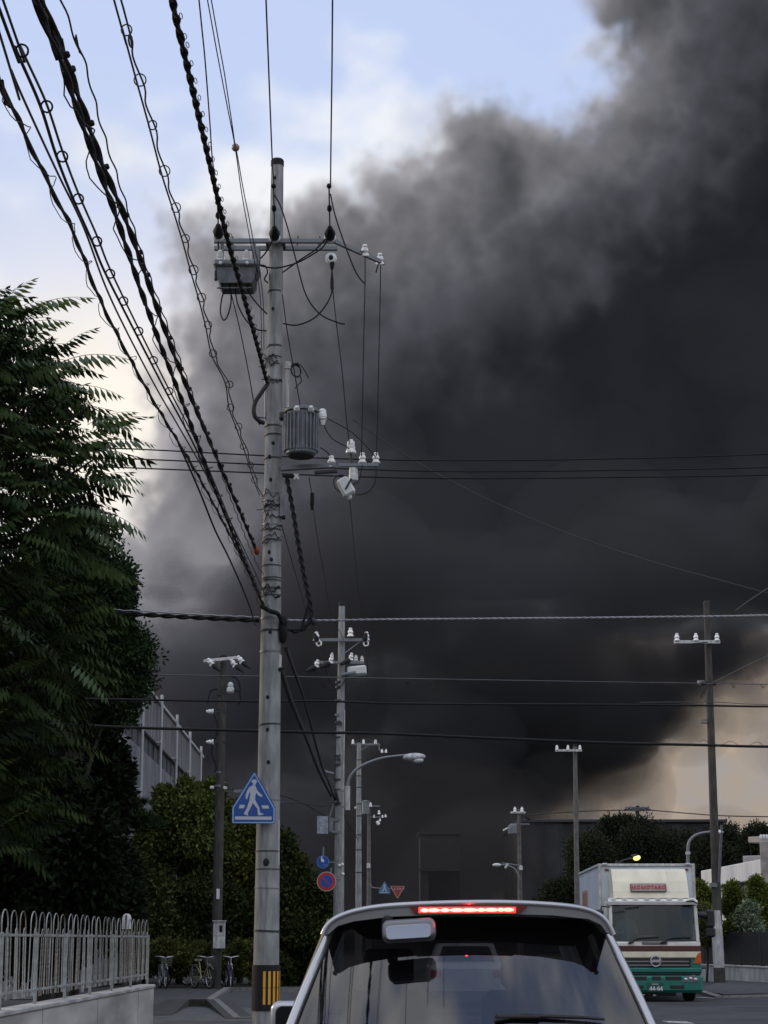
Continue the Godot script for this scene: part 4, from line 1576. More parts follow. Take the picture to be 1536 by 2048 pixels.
func make_cables() -> void:
	var black: Material = M.cable_black
	var brown: Material = M.cable_brown
	# thick black spiral cable nearest the pole
	var p := overhead([V(345, 0), V(362, 75), V(377, 140), V(400, 240), V(430, 370), V(456, 480), V(490, 600), V(515, 690), V(535, 766)], -0.35)
	var t := twisted(p, 2, 0.019, 0.022, 0.62, black, "thick black spiral wrapped cable coming down to the tall pole beside its transformer")
	var b := B.new()
	var e := even(p, 0.42)
	for i in range(2, mini(e.size() - 1, 70)):
		b = B.new()
		b.ring(e[i] + Vector3(0.04, 0.025, 0), 0.028, 0.0045, Basis(Vector3.UP, 1.1), 8, 4)
		wpart("hanger_ring", b, M.wire_grey, t)
	# the heavy bundle left of it: one fat cable and two that part below
	p = overhead([V(84, 0), V(112, 65), V(135, 130), V(172, 235), V(205, 330), V(240, 410), V(274, 500), V(300, 575), V(330, 660), V(380, 790), V(440, 930), V(485, 1035), V(514, 1104)], -0.5)
	t = twisted(p, 2, 0.014, 0.015, 1.3, black, "fat black cable with clamps that reaches the tall pole at an orange tape")
	e = even(p, 0.93)
	for i in range(1, mini(e.size() - 1, 60)):
		b = B.new()
		b.box(e[i] + Vector3(0.012, 0.012, rng.randf_range(-0.2, 0.2)), Vector3(0.055, 0.04, 0.04), 0.01, Basis(Vector3.BACK, 0.3))
		wpart("cable_clamp", b, black, t)
	b = B.new()
	b.tube([p[0], p[0] + (p[4] - p[0]).normalized() * 0.32], 0.05, 8)
	wpart("orange_tape", b, M.orange_tape, t)
	p = overhead([V(70, 0), V(98, 60), V(125, 130), V(160, 235), V(200, 345), V(228, 420), V(255, 500), V(285, 590), V(325, 700), V(375, 830), V(425, 965), V(480, 1100), V(525, 1205), V(542, 1225)], -0.5)
	t = twisted(p, 2, 0.0115, 0.012, 1.0, black, "black cable with long loose loops that ends low on the tall pole")
	b = B.new()
	b.tube(jitter(wound(p.slice(0, 88), 0.05, 1.3, 0.5, 0.1), 0.02), 0.0045, 5)
	wpart("loose_coil", b, brown, t)
	# thin wavy wire beside them
	p = overhead([V(122, 0), V(150, 70), V(172, 135), V(205, 260), V(240, 370), V(262, 440), V(300, 555), V(340, 665), V(400, 830), V(455, 980), V(510, 1120), V(528, 1150)], -0.4)
	b = B.new()
	b.tube(wound(p, 0.007, 0.6, 0.0, 0.07), 0.006, 5)
	single("wire", b, brown, "thin wavy wire just right of the fat clamped cable", "wire", p[0])
	# two lines with small spacers
	var left := overhead([V(-8, 0), V(30, 95), V(80, 210), V(112, 310), V(145, 395), V(183, 480), V(210, 545), V(268, 660), V(330, 780), V(400, 915), V(470, 1080), V(520, 1195)], -0.4)
	var right := overhead([V(6, 0), V(42, 95), V(92, 205), V(124, 300), V(156, 385), V(194, 472), V(220, 538), V(276, 655), V(336, 775), V(405, 910), V(474, 1075), V(521, 1190)], -0.4)
	t = thing("spaced_cable", "pair of thin lines joined by ring spacers, second from the left edge of the sky", "cable", left[0])
	b = B.new()
	b.tube(left, 0.0105, 6)
	wpart("line", b, brown, t)
	b = B.new()
	b.tube(right, 0.0085, 6)
	wpart("line", b, M.wire_grey, t)
	for s in [[35, 97], [85, 208], [118, 308], [150, 392], [188, 476], [215, 543], [243, 604], [272, 660], [300, 716], [330, 778]]:
		var best := 0
		var near := 1e9
		var want := Vector3(0, 0, 0)
		for i in left.size():
			var q: Vector3 = left[i]
			var pix := to_pixel(q)
			if pix.distance_to(V(s[0] - 4, s[1])) < near:
				near = pix.distance_to(V(s[0] - 4, s[1]))
				best = i
		want = (left[best] + right[mini(best, right.size() - 1)]) / 2.0
		b = B.new()
		b.ring(left[best] + Vector3(0.04, -0.01, 0.0), 0.034, 0.0065, Basis(Vector3.RIGHT, 0.6), 12, 5)
		wpart("ring_spacer", b, black, t)
	# leftmost cable with a loose spiral
	p = overhead([V(-14, 120), V(0, 160), V(22, 210), V(60, 290), V(100, 372), V(150, 472), V(195, 588), V(240, 680), V(300, 790), V(345, 865), V(400, 958), V(460, 1070), V(505, 1160), V(524, 1203)], -0.4)
	t = twisted(p, 1, 0.01, 0.013, 0.9, brown, "leftmost brown cable wound with a loose spiral of wire")
	b = B.new()
	b.tube(jitter(wound(p.slice(0, 92), 0.042, 0.85, 0.0, 0.08), 0.016), 0.0035, 4)
	wpart("loose_coil", b, M.wire_grey, t)
	b = B.new()
	var up := []
	for q: Vector3 in p:
		up.append(q + Vector3(0.06, 0.06, 0))
	b.tube(up, 0.008, 5)
	wpart("messenger", b, M.wire_grey, t)
	# lowest drooping lines that meet the pole at the cross cable
	p = overhead([V(330, 835), V(365, 905), V(400, 985), V(430, 1060), V(455, 1110), V(480, 1165), V(500, 1215), V(510, 1250)], 0.6, 28.8, 4.0)
	b = B.new()
	b.tube(p.slice(0, 50), 0.012, 5)
	var low := single("wire", b, brown, "drooping brown wire lowest of the lines on the pole's left, ending at the cross cable", "wire", p[0])
	# pair of lines with hanging rings
	var ringpix := [V(253, 60), V(280, 160), V(305, 250), V(329, 342), V(352, 415), V(371, 477), V(387, 540), V(403, 595), V(416, 650), V(426, 707), V(459, 769), V(461, 815), V(477, 853), V(486, 893), V(501, 930), V(509, 960)]
	p = overhead([V(228, 0), V(246, 62), V(273, 162), V(298, 252), V(322, 344), V(345, 417), V(364, 479), V(381, 542), V(397, 597), V(411, 652), V(424, 712), V(450, 765), V(458, 815), V(474, 860), V(490, 905), V(508, 962), V(519, 990)], -0.3)
	t = thing("ringed_cable", "pale pair of lines strung with open hanging rings, left of the thick spiral cable", "cable", p[0])
	b = B.new()
	b.tube(p, 0.0085, 5)
	wpart("messenger", b, M.wire_grey, t)
	up = []
	for i in p.size():
		up.append(p[i] + Vector3(0.045 + 0.02 * sin(i * 0.8), -0.03 - 0.02 * sin(i * 0.8), 0))
	b = B.new()
	b.tube(up, 0.008, 5)
	wpart("line", b, M.wire_grey, t)
	for s: Vector2 in ringpix:
		var best := 0
		var near := 1e9
		for i in p.size():
			var dd := to_pixel(p[i]).distance_to(s)
			if dd < near:
				near = dd
				best = i
		var dist: float = -p[best].z
		b = B.new()
		b.ring(at(s.x, s.y, dist), rng.randf_range(0.038, 0.048), 0.006, Basis(Vector3.RIGHT, 0.35) * Basis(Vector3.UP, rng.randf_range(-0.4, 0.4)), 14, 5)
		wpart("hanging_ring", b, M.wire_grey if s.y < 500 else black, t)
	# high wires
	wire(overhead([V(398, 0), V(410, 120), V(420, 250), V(425, 320), V(437, 405)], 0.25), 0.0105, M.wire_grey, "high wire that ends at the crossarm's left end", "high wires on the crossarm")
	wire(overhead([V(532, 0), V(537, 130), V(542, 260), V(545, 330), V(548, 374)], 0.25), 0.0115, M.wire_grey, "high wire that ends at the middle insulator in front of the pole top")
	wire(overhead([V(665, 0), V(664, 130), V(662, 280), V(661, 376)], 0.25), 0.0115, M.wire_grey, "high wire that ends at the crossarm's right end")
	var pa := overhead([V(415, 0), V(435, 110), V(455, 215), V(470, 293), V(484, 390), V(500, 478), V(520, 590), V(523, 700)], 0.5)
	t = thing("dropped_wire_pair", "close pair of fine wires with a reddish ball clamp, right of the thick spiral cable", "wire", pa[0])
	b = B.new()
	b.tube(pa, 0.007, 5)
	wpart("line", b, M.wire_grey, t)
	up = []
	for i in pa.size():
		up.append(pa[i] + Vector3(0.04, 0.0, 0.03) * minf(1.0, absf(i - 33) / 14.0 + 0.12))
	b = B.new()
	b.tube(up, 0.007, 5)
	wpart("line", b, M.wire_grey, t)
	var bp := at_height(471, 295, pa[32].y)
	b = B.new()
	b.ball(bp, Vector3(0.05, 0.05, 0.055), 8, 12)
	wpart("ball_clamp", b, mat("clamp_red", Color(0.3, 0.2, 0.17), 0.35), t)
	# droppers from the top arm to the bracket arm
	var tails := [["dropper wire from the white ring insulator down to the white arrester", [V(665, 575), V(672, 640), V(684, 740), V(692, 830), V(699, 888)]], ["left one of two straight dropper wires between the bent arm and the bracket", [V(730, 512), V(730, 568), V(727, 700), V(723, 912)]], ["right one of two straight dropper wires between the bent arm and the bracket", [V(761, 530), V(761, 560), V(758, 700), V(753, 912)]], ["dropper wire close to the right of the pole, above the transformer", [V(565, 590), V(574, 660), V(588, 740), V(600, 810)]], ["dropper wire left of the pole that falls from the switch box", [V(463, 590), V(480, 660), V(498, 750), V(512, 830), V(520, 850)]]]
	for s in tails:
		wire(across(s[1], 28.8, 28.8), 0.0095, black, s[0], "dropper wires on the tall pole", "dropper_wire")
	# thick lead curving down the right side of the pole
	p = across([V(573, 955), V(582, 1000), V(592, 1060), V(604, 1130), V(614, 1180), V(621, 1215), V(622, 1235), V(612, 1252), V(595, 1262), V(575, 1258)], 28.75, 28.75)
	twisted(p, 2, 0.018, 0.024, 0.28, black, "black spiral cable that hangs in a hook on the right of the tall pole", "hanging_cable")
	# wires to the second pole
	for s in [["lower and heavier of two dark twisted cables from the splice cover to the second pole", [V(562, 1338), V(580, 1395), V(598, 1440), V(618, 1490), V(640, 1545), V(663, 1592)], 0.024], ["upper and thinner of two dark twisted cables from the splice cover to the second pole", [V(572, 1296), V(588, 1340), V(606, 1390), V(622, 1450), V(642, 1525), V(656, 1560), V(668, 1594)], 0.017]]:
		p = across(s[1], 28.9, 61.7)
		twisted(p, 2, s[2], s[2] * 1.1, 0.9, black, s[0])
	for s in [["thin wire from the bracket down to the second pole's top arm", [V(618, 955), V(625, 1000), V(632, 1060), V(648, 1150), V(662, 1225), V(688, 1280)]], ["thin wire from the hanging cut-out switch down towards the second pole", [V(699, 1000), V(704, 1050), V(710, 1120), V(716, 1180), V(734, 1280)]], ["thin wire from the pole's lower bands to the second pole's left insulator", [V(563, 1050), V(580, 1110), V(600, 1180), V(615, 1230), V(634, 1282)]]]:
		wire(across(s[1], 28.9, 61.7), 0.009, black, s[0], "fine wires between the first two poles")
	b = B.new()
	var sp := at(624, 1001, 29.5)
	b.lathe([Vector2(0, 0.14), Vector2(0.035, 0.12), Vector2(0.04, -0.05), Vector2(0.015, -0.16), Vector2(0, -0.16)], upright(sp), 8)
	single("wire_sleeve", b, M.rubber, "small black sleeve on the thin wire below the bracket arm", "wire sleeve", sp)
	wire(across([V(556, 1608), V(600, 1606), V(640, 1612), V(668, 1608)], 29.0, 61.8), 0.014, black, "short level wire from the tall pole to the second pole's clamp")
	wire(across([V(688, 1630), V(700, 1655), V(717, 1680)], 61.9, 102.0), 0.018, black, "short dark wire sloping from the second pole to the third pole")
	wire(across([V(735, 1350), V(738, 1400), V(745, 1450), V(752, 1488)], 61.6, 102.0), 0.01, black, "right-hand fine wire from the second pole's switch to the third pole's arm")
	wire(across([V(693, 1360), V(700, 1420), V(712, 1480), V(706, 1488)], 61.6, 102.0), 0.01, black, "left-hand fine wire from the second pole's switch to the third pole's arm")
	# lines that cross the street
	for s in [["upper one of three thin lines crossing behind the transformer", [V(-80, 888), V(240, 897), V(520, 911), V(700, 918), V(900, 921), V(1200, 918), V(1620, 905)], 0.0115], ["middle one of three thin lines crossing behind the transformer", [V(-80, 908), V(240, 917), V(520, 929), V(700, 938), V(900, 943), V(1200, 941), V(1620, 932)], 0.0115], ["lower one of three thin lines crossing behind the transformer", [V(-80, 924), V(240, 935), V(520, 946), V(700, 953), V(900, 957), V(1200, 955), V(1620, 948)], 0.0115]]:
		wire(across(s[1], 29.4, 29.4), s[2], black, s[0], "three thin lines crossing behind the transformer")
	p = across([V(40, 1212), V(200, 1224), V(350, 1233), V(518, 1241)], 29.6, 29.3)
	twisted(p, 2, 0.022, 0.02, 0.5, black, "thick dark twisted cable that reaches the tall pole from the dark tree")
	b = B.new()
	up = []
	for q: Vector3 in p:
		up.append(q + Vector3(0, 0.05, 0))
	b.tube(wound(up, 0.006, 0.25, 0.0, 0.05), 0.011, 5)
	single("messenger_wire", b, M.wire_pale, "pale messenger wire lying on the thick twisted cable left of the tall pole", "wire", p[0])
	p = across([V(560, 1240), V(630, 1241), V(760, 1239), V(1000, 1237), V(1300, 1234), V(1620, 1228)], 29.2, 29.6)
	twisted(p, 2, 0.01, 0.009, 0.22, M.wire_pale, "pale twisted steel wire stretched across the whole street from the tall pole", "strand_wire", false)
	b = B.new()
	var knot := at(627, 1243, 29.15)
	b.ball(knot, Vector3(0.05, 0.06, 0.05), 6, 8)
	single("wire_knot", b, M.steel_dark, "dark knot where the hooked cable meets the pale steel wire", "wire clamp", knot)
	p = across([V(150, 1350), V(310, 1350), V(560, 1353), V(736, 1356), V(1100, 1362), V(1425, 1367), V(1620, 1369)], 40.0, 66.0)
	t = thing("hooked_wire", "thin greyish wire with tiny hooks crossing the street to the tall dark pole's clamp", "wire", p[0])
	b = B.new()
	b.tube(p, 0.016, 5)
	wpart("line", b, M.wire_grey, t)
	for x in [815, 862, 1100, 1158, 1270, 1335, 1467, 1526]:
		var hp := at(x, 1364 + (x - 1100) * 0.012, lerpf(40, 66, clampf((x - 150) / 1300.0, 0, 1)))
		b = B.new()
		b.ring(hp + Vector3(0, -0.05, 0), 0.05, 0.014, Basis.IDENTITY, 8, 4, PI * 0.6, PI * 1.9)
		wpart("hook", b, black, t)
	p = across([V(100, 1396), V(310, 1400), V(520, 1403), V(640, 1402), V(760, 1406), V(900, 1408), V(1160, 1409), V(1400, 1411), V(1620, 1413)], 36.0, 40.0)
	wire(p, 0.021, black, "upper one of two heavy black lines crossing the street below the tall pole's splice", "", "cable", 8)
	b = B.new()
	up = []
	for q: Vector3 in across([V(1280, 1405), V(1420, 1404), V(1500, 1408), V(1620, 1407)], 39.2, 40.0):
		up.append(q)
	b.tube(up, 0.008, 5)
	single("wire", b, M.wire_grey, "fine wire riding just above the upper heavy black line at the right", "wire", up[0])
	p = across([V(100, 1448), V(260, 1455), V(400, 1459), V(520, 1462), V(640, 1465), V(760, 1467), V(1000, 1477), V(1200, 1485), V(1400, 1490), V(1620, 1494)], 34.0, 37.0)
	wire(p, 0.026, black, "lower one of two heavy black lines crossing the street, the thickest", "", "cable", 8)
	b = B.new()
	var curl := across([V(1395, 1484), V(1450, 1487), V(1520, 1489), V(1620, 1491)], 36.6, 37.0)
	b.tube(wound(curl, 0.05, 0.55, 0.0, 0.08), 0.006, 4)
	single("loose_coil_wire", b, M.wire_grey, "loose curls of thin wire on the thickest black line at the right edge", "wire", curl[0])
	# long thin lines to the right
	wire(across([V(705, 838), V(780, 890), V(870, 945), V(1000, 1010), V(1150, 1072), V(1300, 1122), V(1450, 1163), V(1650, 1215)], 28.8, 34.0), 0.0075, M.wire_grey, "faint thin line falling from the arrester to the right edge of the smoke")
	wire(across([V(650, 835), V(700, 862), V(735, 895), V(752, 915)], 28.7, 28.8), 0.008, black, "short slack wire from the transformer's arrester to the bracket")
	wire(across([V(1470, 1222), V(1500, 1200), V(1560, 1160)], 66.0, 60.0), 0.014, M.wire_grey, "faint short line rising to the right edge beside the tall dark pole's top")
	wire(across([V(1424, 1366), V(1480, 1338), V(1560, 1300), V(1650, 1260)], 65.8, 58.0), 0.013, M.wire_grey, "thin stay line rising from the tall dark pole's clamp to the right edge")
	for s in [["upper distant line from the far pole to the pole top over the trees", [V(1056, 1630), V(1110, 1626), V(1180, 1622), V(1250, 1620)], 126.0, 150.0], ["distant line from the pole top over the trees to the right edge", [V(1300, 1620), V(1380, 1627), V(1460, 1632), V(1620, 1634)], 150.0, 140.0]]:
		wire(across(s[1], s[2], s[3]), 0.045, M.cable_brown, s[0])
	for s in [["faint wire sagging between the brownish pole and the second pole", [V(450, 1577), V(520, 1583), V(590, 1600), V(664, 1640)], 62.0, 62.0]]:
		wire(across(s[1], s[2], s[3]), 0.014, black, s[0])


func to_pixel(p: Vector3) -> Vector2:
	var q := (p - EYE).rotated(Vector3.RIGHT, -deg_to_rad(PITCH))
	return Vector2(768.0 + FOCAL * q.x / -q.z, 1024.0 - FOCAL * q.y / -q.z)


# ---------------------------------------------------------------- signs
func poly_px(pts: Array, cx: float, cy: float, s: float) -> PackedVector2Array:
	var out := PackedVector2Array()
	for k in range(0, pts.size(), 2):
		out.push_back(Vector2((pts[k] - cx) * s, (cy - pts[k + 1]) * s))
	return out


func plate(called: String, poly: PackedVector2Array, z: float, m: Material, t: Node3D, thick := 0.003) -> MeshInstance3D:
	return part(called, B.new().prism(poly, z, z + thick), m, t)


func disc_poly(r: float, n := 36) -> PackedVector2Array:
	var out := PackedVector2Array()
	for k in n:
		out.push_back(Vector2(cos(TAU * k / n), sin(TAU * k / n)) * r)
	return out


func make_signs() -> void:
	# crosswalk sign on the tall pole; drawing measured in eighths of a pixel
	var d := 28.7
	var p := at(508, 1596, d)
	var depth := (p - EYE).rotated(Vector3.RIGHT, -deg_to_rad(PITCH)).z * -1.0
	var s := depth / FOCAL / 8.08
	var t := thing("crosswalk_sign", "blue five-sided crosswalk sign with a white walking figure, strapped to the tall concrete pole", "road sign", p)
	var cx := 630.0
	var cy := 610.0
	plate("sign_plate", poly_px([630, 185, 645, 195, 972, 755, 980, 785, 978, 1000, 965, 1022, 300, 1018, 278, 1000, 278, 775, 290, 745, 612, 195], cx, cy, s), 0.0, M.sign_blue, t, 0.012)
	var rim := mat("sign_rim", Color(0.3, 0.5, 0.72), 0.4)
	var ring := [[630, 205, 630, 232, 306, 775, 288, 770], [630, 205, 968, 778, 950, 783, 630, 232], [288, 770, 306, 775, 306, 995, 288, 995], [950, 783, 968, 778, 966, 1000, 948, 995], [288, 995, 306, 995, 948, 995, 966, 1000, 950, 1012, 300, 1008]]
	for k in ring.size():
		plate("rim_line", poly_px(ring[k], cx, cy, s), 0.0125 + 0.0002 * k, rim, t, 0.002)
	var fig := mat("figure_white", Color(0.5, 0.54, 0.6), 0.45)
	plate("figure_hat", poly_px([580, 350, 596, 326, 618, 313, 645, 312, 668, 328, 686, 352, 664, 358, 660, 385, 648, 402, 625, 406, 612, 396, 604, 362], cx, cy, s), 0.0126, fig, t)
	plate("figure_body", poly_px([575, 425, 600, 404, 650, 412, 668, 450, 672, 500, 668, 530, 652, 565, 650, 640, 700, 730, 716, 762, 736, 850, 782, 858, 790, 870, 750, 885, 705, 887, 697, 878, 690, 785, 612, 690, 566, 795, 532, 850, 546, 888, 528, 890, 475, 870, 470, 855, 490, 828, 520, 768, 558, 650, 562, 590, 572, 535, 566, 505, 546, 550, 530, 600, 516, 632, 498, 625, 495, 560, 520, 490, 550, 442], cx, cy, s), 0.0130, fig, t)
	plate("figure_arm", poly_px([662, 446, 690, 500, 768, 572, 764, 588, 740, 594, 690, 560, 664, 520], cx, cy, s), 0.0134, fig, t)
	plate("stripe", poly_px([402, 720, 488, 720, 470, 776, 390, 776], cx, cy, s), 0.0126, fig, t)
	plate("stripe", poly_px([750, 730, 860, 730, 878, 780, 770, 780], cx, cy, s), 0.0126, fig, t)
	plate("stripe", poly_px([330, 905, 920, 908, 918, 962, 325, 956], cx, cy, s), 0.0126, fig, t)
	var b := B.new()
	b.box(Vector3(-0.05, 0.1, -0.02), Vector3(0.5, 0.05, 0.035), 0.005)
	b.box(Vector3(-0.05, -0.25, -0.02), Vector3(0.5, 0.05, 0.035), 0.005)
	part("strap", b, M.galvanised, t)
	# blue round sign: people and bicycles
	d = 61.0
	p = at(646, 1724, d)
	s = depth_of(p) / FOCAL
	t = thing("round_blue_sign", "small round blue sign with white figures above the no-parking sign", "road sign", p)
	plate("sign_plate", disc_poly(12.5 * s), 0.0, mat("rim_blue", Color(0.1, 0.25, 0.5), 0.4), t, 0.012)
	plate("sign_face", disc_poly(11.3 * s), 0.0125, M.sign_blue, t)
	plate("figure", poly_px([-3.5, -9, -1.5, -9, -1, -7, 0, -5, -1, 0, -3, 0, -4, -4, -4.2, -7], 0, 0, s), 0.0160, M.sign_white, t)
	plate("figure", poly_px([0, -5.5, 1.6, -5.5, 2.4, -2, 1.5, 0.5, 0.2, 0.5, -0.2, -3], 0, 0, s), 0.0160, M.sign_white, t)
	plate("figure_head", poly_px([-3.4, -11.0, -1.6, -11.0, -1.2, -9.4, -3.6, -9.4], 0, 0, s), 0.0160, M.sign_white, t)
	b = B.new()
	for k in 2:
		b = B.new()
		b.ring(Vector3((1.5 + k * 5.0) * s, -6 * s, 0.017), 2.1 * s, 0.35 * s, Basis.IDENTITY, 12, 4)
		part("bicycle_wheel_mark", b, mat("mark_blue", Color(0.16, 0.28, 0.5), 0.5), t)
	b = B.new()
	b.tube([Vector3(0, 12 * s, -0.03), Vector3(0.5 * s, 30 * s, -0.03)], 0.03, 8)
	part("post_end", b, M.galvanised, t)
	b = B.new()
	b.tube([Vector3(0, 0, -0.03), Vector3(29 * s, -1 * s, -0.03)], 0.02, 6)
	part("sign_arm", b, M.galvanised, t)
	# no parking
	p = at(653, 1763, d - 0.3)
	s = depth_of(p) / FOCAL
	t = thing("no_parking_sign", "round no-parking sign, blue with a red ring and slash, on the second pole", "road sign", p)
	plate("sign_plate", disc_poly(19.2 * s), 0.0, mat("rim_pale", Color(0.5, 0.45, 0.42), 0.5), t, 0.012)
	plate("red_ring", disc_poly(18.0 * s), 0.0125, M.sign_red, t)
	plate("blue_face", disc_poly(12.6 * s), 0.0158, M.sign_blue, t)
	plate("red_slash", poly_px([-9.6, -8.2, -8.2, -9.6, 9.6, 8.2, 8.2, 9.6], 0, 0, s), 0.0192, M.sign_red, t)
	b = B.new()
	b.tube([Vector3(8 * s, 17 * s, -0.03), Vector3(9 * s, 27 * s, -0.03)], 0.03, 8)
	part("post_end", b, M.galvanised, t)
	b = B.new()
	b.tube([Vector3(0, 0, -0.02), Vector3(22 * s, 0, -0.03)], 0.025, 6)
	part("sign_arm", b, M.galvanised, t)
	# blank pale board
	p = at(645, 1650, d)
	s = depth_of(p) / FOCAL
	t = thing("blank_board", "blank pale blue-grey board on a bracket at the left of the second pole", "board", p)
	b = B.new()
	b.box(Vector3(0, 0, 0), Vector3(22 * s, 35 * s, 0.04), 0.006)
	part("board", b, mat("board_pale", Color(0.4, 0.45, 0.52), 0.5, 0.0, "blotch", Vector3(1, 1, 1)), t)
	b = B.new()
	b.box(Vector3(17 * s, 1 * s, -0.06), Vector3(9 * s, 28 * s, 0.05), 0.006)
	part("bracket", b, M.paint_grey, t)
	b = B.new()
	b.tube([Vector3(14 * s, 16 * s, -0.05), Vector3(22 * s, 43 * s, -0.05)], 0.03, 6)
	part("stay", b, M.galvanised, t)
	for y in [-13, 10]:
		b = B.new()
		b.box(Vector3(24 * s, y * s, -0.06), Vector3(12 * s, 0.06, 0.06))
		part("bracket_arm", b, M.galvanised, t)
	# far signs on the fourth pole's arm
	d = 138.0
	p = at(769, 1776, d)
	s = depth_of(p) / FOCAL
	t = thing("crosswalk_sign", "small distant blue triangular crosswalk sign beside the red stop sign", "road sign", p)
	plate("sign_plate", poly_px([0, -14, 11.5, 6, 11.5, 11, -11.5, 11, -11.5, 6], 0, 0, s), 0.0, mat("far_blue", Color(0.06, 0.16, 0.3), 0.5), t, 0.03)
	plate("figure", poly_px([-1.5, -8, 1.5, -8, 2, -4, 2, 0, 5, 7, 3, 7.5, 0, 1.5, -3, 7.5, -5, 7, -2, 0, -2, -4], 0, 0, s), 0.035, mat("far_white", Color(0.35, 0.38, 0.42), 0.5), t)
	plate("stripe", poly_px([-9, 8, 9, 8, 9, 9.6, -9, 9.6], 0, 0, s), 0.035, M.far_white, t)
	b = B.new()
	b.tube(spline([Vector3(-30 * s, 8 * s, -0.1), Vector3(-26 * s, 4 * s, -0.1), Vector3(-18 * s, 0, -0.1), Vector3(40 * s, -2 * s, -0.1)], 5), 0.04, 6)
	part("sign_arm", b, M.galvanised, t)
	p = at(795, 1779, d - 0.2)
	s = depth_of(p) / FOCAL
	t = thing("stop_sign", "distant red upside-down triangle stop sign with white lettering", "road sign", p)
	plate("sign_plate", poly_px([-13.5, -7, 13.5, -7, 14, -5, 1.2, 17, -1.2, 17, -14, -5], 0, 0, s), 0.0, mat("far_rim", Color(0.35, 0.2, 0.18), 0.5), t, 0.03)
	plate("red_face", poly_px([-12, -6, 12, -6, 0.3, 15, -0.3, 15], 0, 0, s), 0.032, mat("far_red", Color(0.25, 0.035, 0.03), 0.5), t)
	# the three signs that say stop, each from its strokes
	var glyphs := [[[0, -2, 0, 2], [-1.4, 0, -1.4, 2], [0, -0.2, 1.4, -0.2], [-2, 2, 2, 2]], [[-1.6, -1.4, 1.6, -1.4], [-1.4, 0, 1.4, 0], [0, -2.2, 0, 2], [0, 2, -1.2, 1.6], [-1.2, 1.6, 1.6, 2.2]], [[-1, -2.2, -1, 2.2], [-2, -1, -0.2, -1.2], [-1.8, 1.5, 0.8, -1.4], [0.8, -1.4, 1, 1.8], [1, 1.8, 2, 1.4]]]
	for g in 3:
		b = B.new()
		for l in glyphs[g]:
			var o := Vector2(-5.4 + 5.4 * g, -1.5)
			b.tube([Vector3((o.x + l[0]) * s, -(o.y + l[1]) * s, 0.037), Vector3((o.x + l[2]) * s, -(o.y + l[3]) * s, 0.037)], 0.35 * s, 4)
		part("lettering", b, M.far_white, t)


func depth_of(p: Vector3) -> float:
	return -(p - EYE).rotated(Vector3.RIGHT, -deg_to_rad(PITCH)).z


# ---------------------------------------------------------------- street lamps
func make_street_lamps() -> void:
	var d := 61.4
	var base := at(695, 1620, d)
	var t := thing("street_lamp", "curved street lamp with a pale teardrop head on the second pole, unlit", "street lamp", base)
	var b := B.new()
	var pts := []
	for p in [[695, 1575], [697, 1562], [704, 1548], [718, 1535], [740, 1524], [770, 1515], [815, 1510]]:
		pts.append(at(p[0], p[1], d) - base)
	b.tube(spline(pts, 6), 0.055, 8, 0.04)
	part("arm", b, M.galvanised, t)
	b = B.new()
	b.tube([Vector3.ZERO, at(695, 1572, d) - base], 0.085, 12)
	part("sleeve", b, M.white_pipe, t)
	for py in [1582, 1614]:
		b = B.new()
		b.box(at(685, py, d) - base, Vector3(0.3, 0.06, 0.06))
		part("bracket", b, M.galvanised, t)
	var hd := at(828, 1514, d) - base
	b = B.new()
	b.ball(hd, Vector3(0.38, 0.13, 0.16), 8, 14, Basis(Vector3.BACK, 0.05))
	var head := part("lamp_head", b, M.steel_pale, t)
	b = B.new()
	b.ball(hd + Vector3(0.12, -0.1, 0), Vector3(0.19, 0.1, 0.13), 7, 12)
	part("glass_bowl", b, M.porcelain_dull, head)
	# lit lamp over the truck
	d = 78.0
	p_lit(d)
	# lamp post right of it
	d = 80.0
	base = at(1376, 1880, d) * Vector3(1, 0, 1)
	t = thing("street_lamp", "slim curved lamp post behind the truck's right top corner, its head behind the dark pole", "street lamp", base)
	pts = [Vector3.ZERO]
	for p in [[1376, 1740], [1376, 1700], [1378, 1685], [1386, 1674], [1400, 1667], [1425, 1663]]:
		pts.append(at(p[0], p[1], d) - base)
	b = B.new()
	b.tube(spline(pts, 6), 0.075, 8, 0.05)
	part("post", b, M.galvanised, t)
	b = B.new()
	b.ball(at(1434, 1664, d) - base, Vector3(0.28, 0.1, 0.13), 6, 10)
	part("lamp_head", b, M.porcelain, t)
	b = B.new()
	b.lathe([Vector2(0.08, 0), Vector2(0.1, 0), Vector2(0.1, 0.12), Vector2(0.08, 0.12)], upright(at(1376, 1709, d) - base), 10)
	part("collar", b, M.steel_pale, t)
	# lamp on the distant pole
	d = 125.6
	base = at(1040, 1752, d)
	t = thing("street_lamp", "small street lamp arm with clamps on the distant grey pole, pointing left", "street lamp", base)
	pts = []
	for p in [[1038, 1755], [1034, 1745], [1027, 1736], [1014, 1731], [1000, 1729]]:
		pts.append(at(p[0], p[1], d) - base)
	b = B.new()
	b.tube(spline(pts, 5), 0.06, 6)
	part("arm", b, M.galvanised, t)
	b = B.new()
	b.ball(at(994, 1730, d) - base, Vector3(0.3, 0.12, 0.16), 6, 10)
	part("lamp_head", b, M.porcelain_dull, t)
	b = B.new()
	b.box(at(1013, 1732, d) - base, Vector3(0.14, 0.34, 0.14), 0.03, Basis(Vector3.BACK, -0.6))
	part("clamp", b, M.porcelain_dull, t)
	b = B.new()
	b.tube([at(1004, 1726, d) - base, at(1040, 1731, d) - base], 0.04, 6)
	part("stay", b, M.galvanised, t)


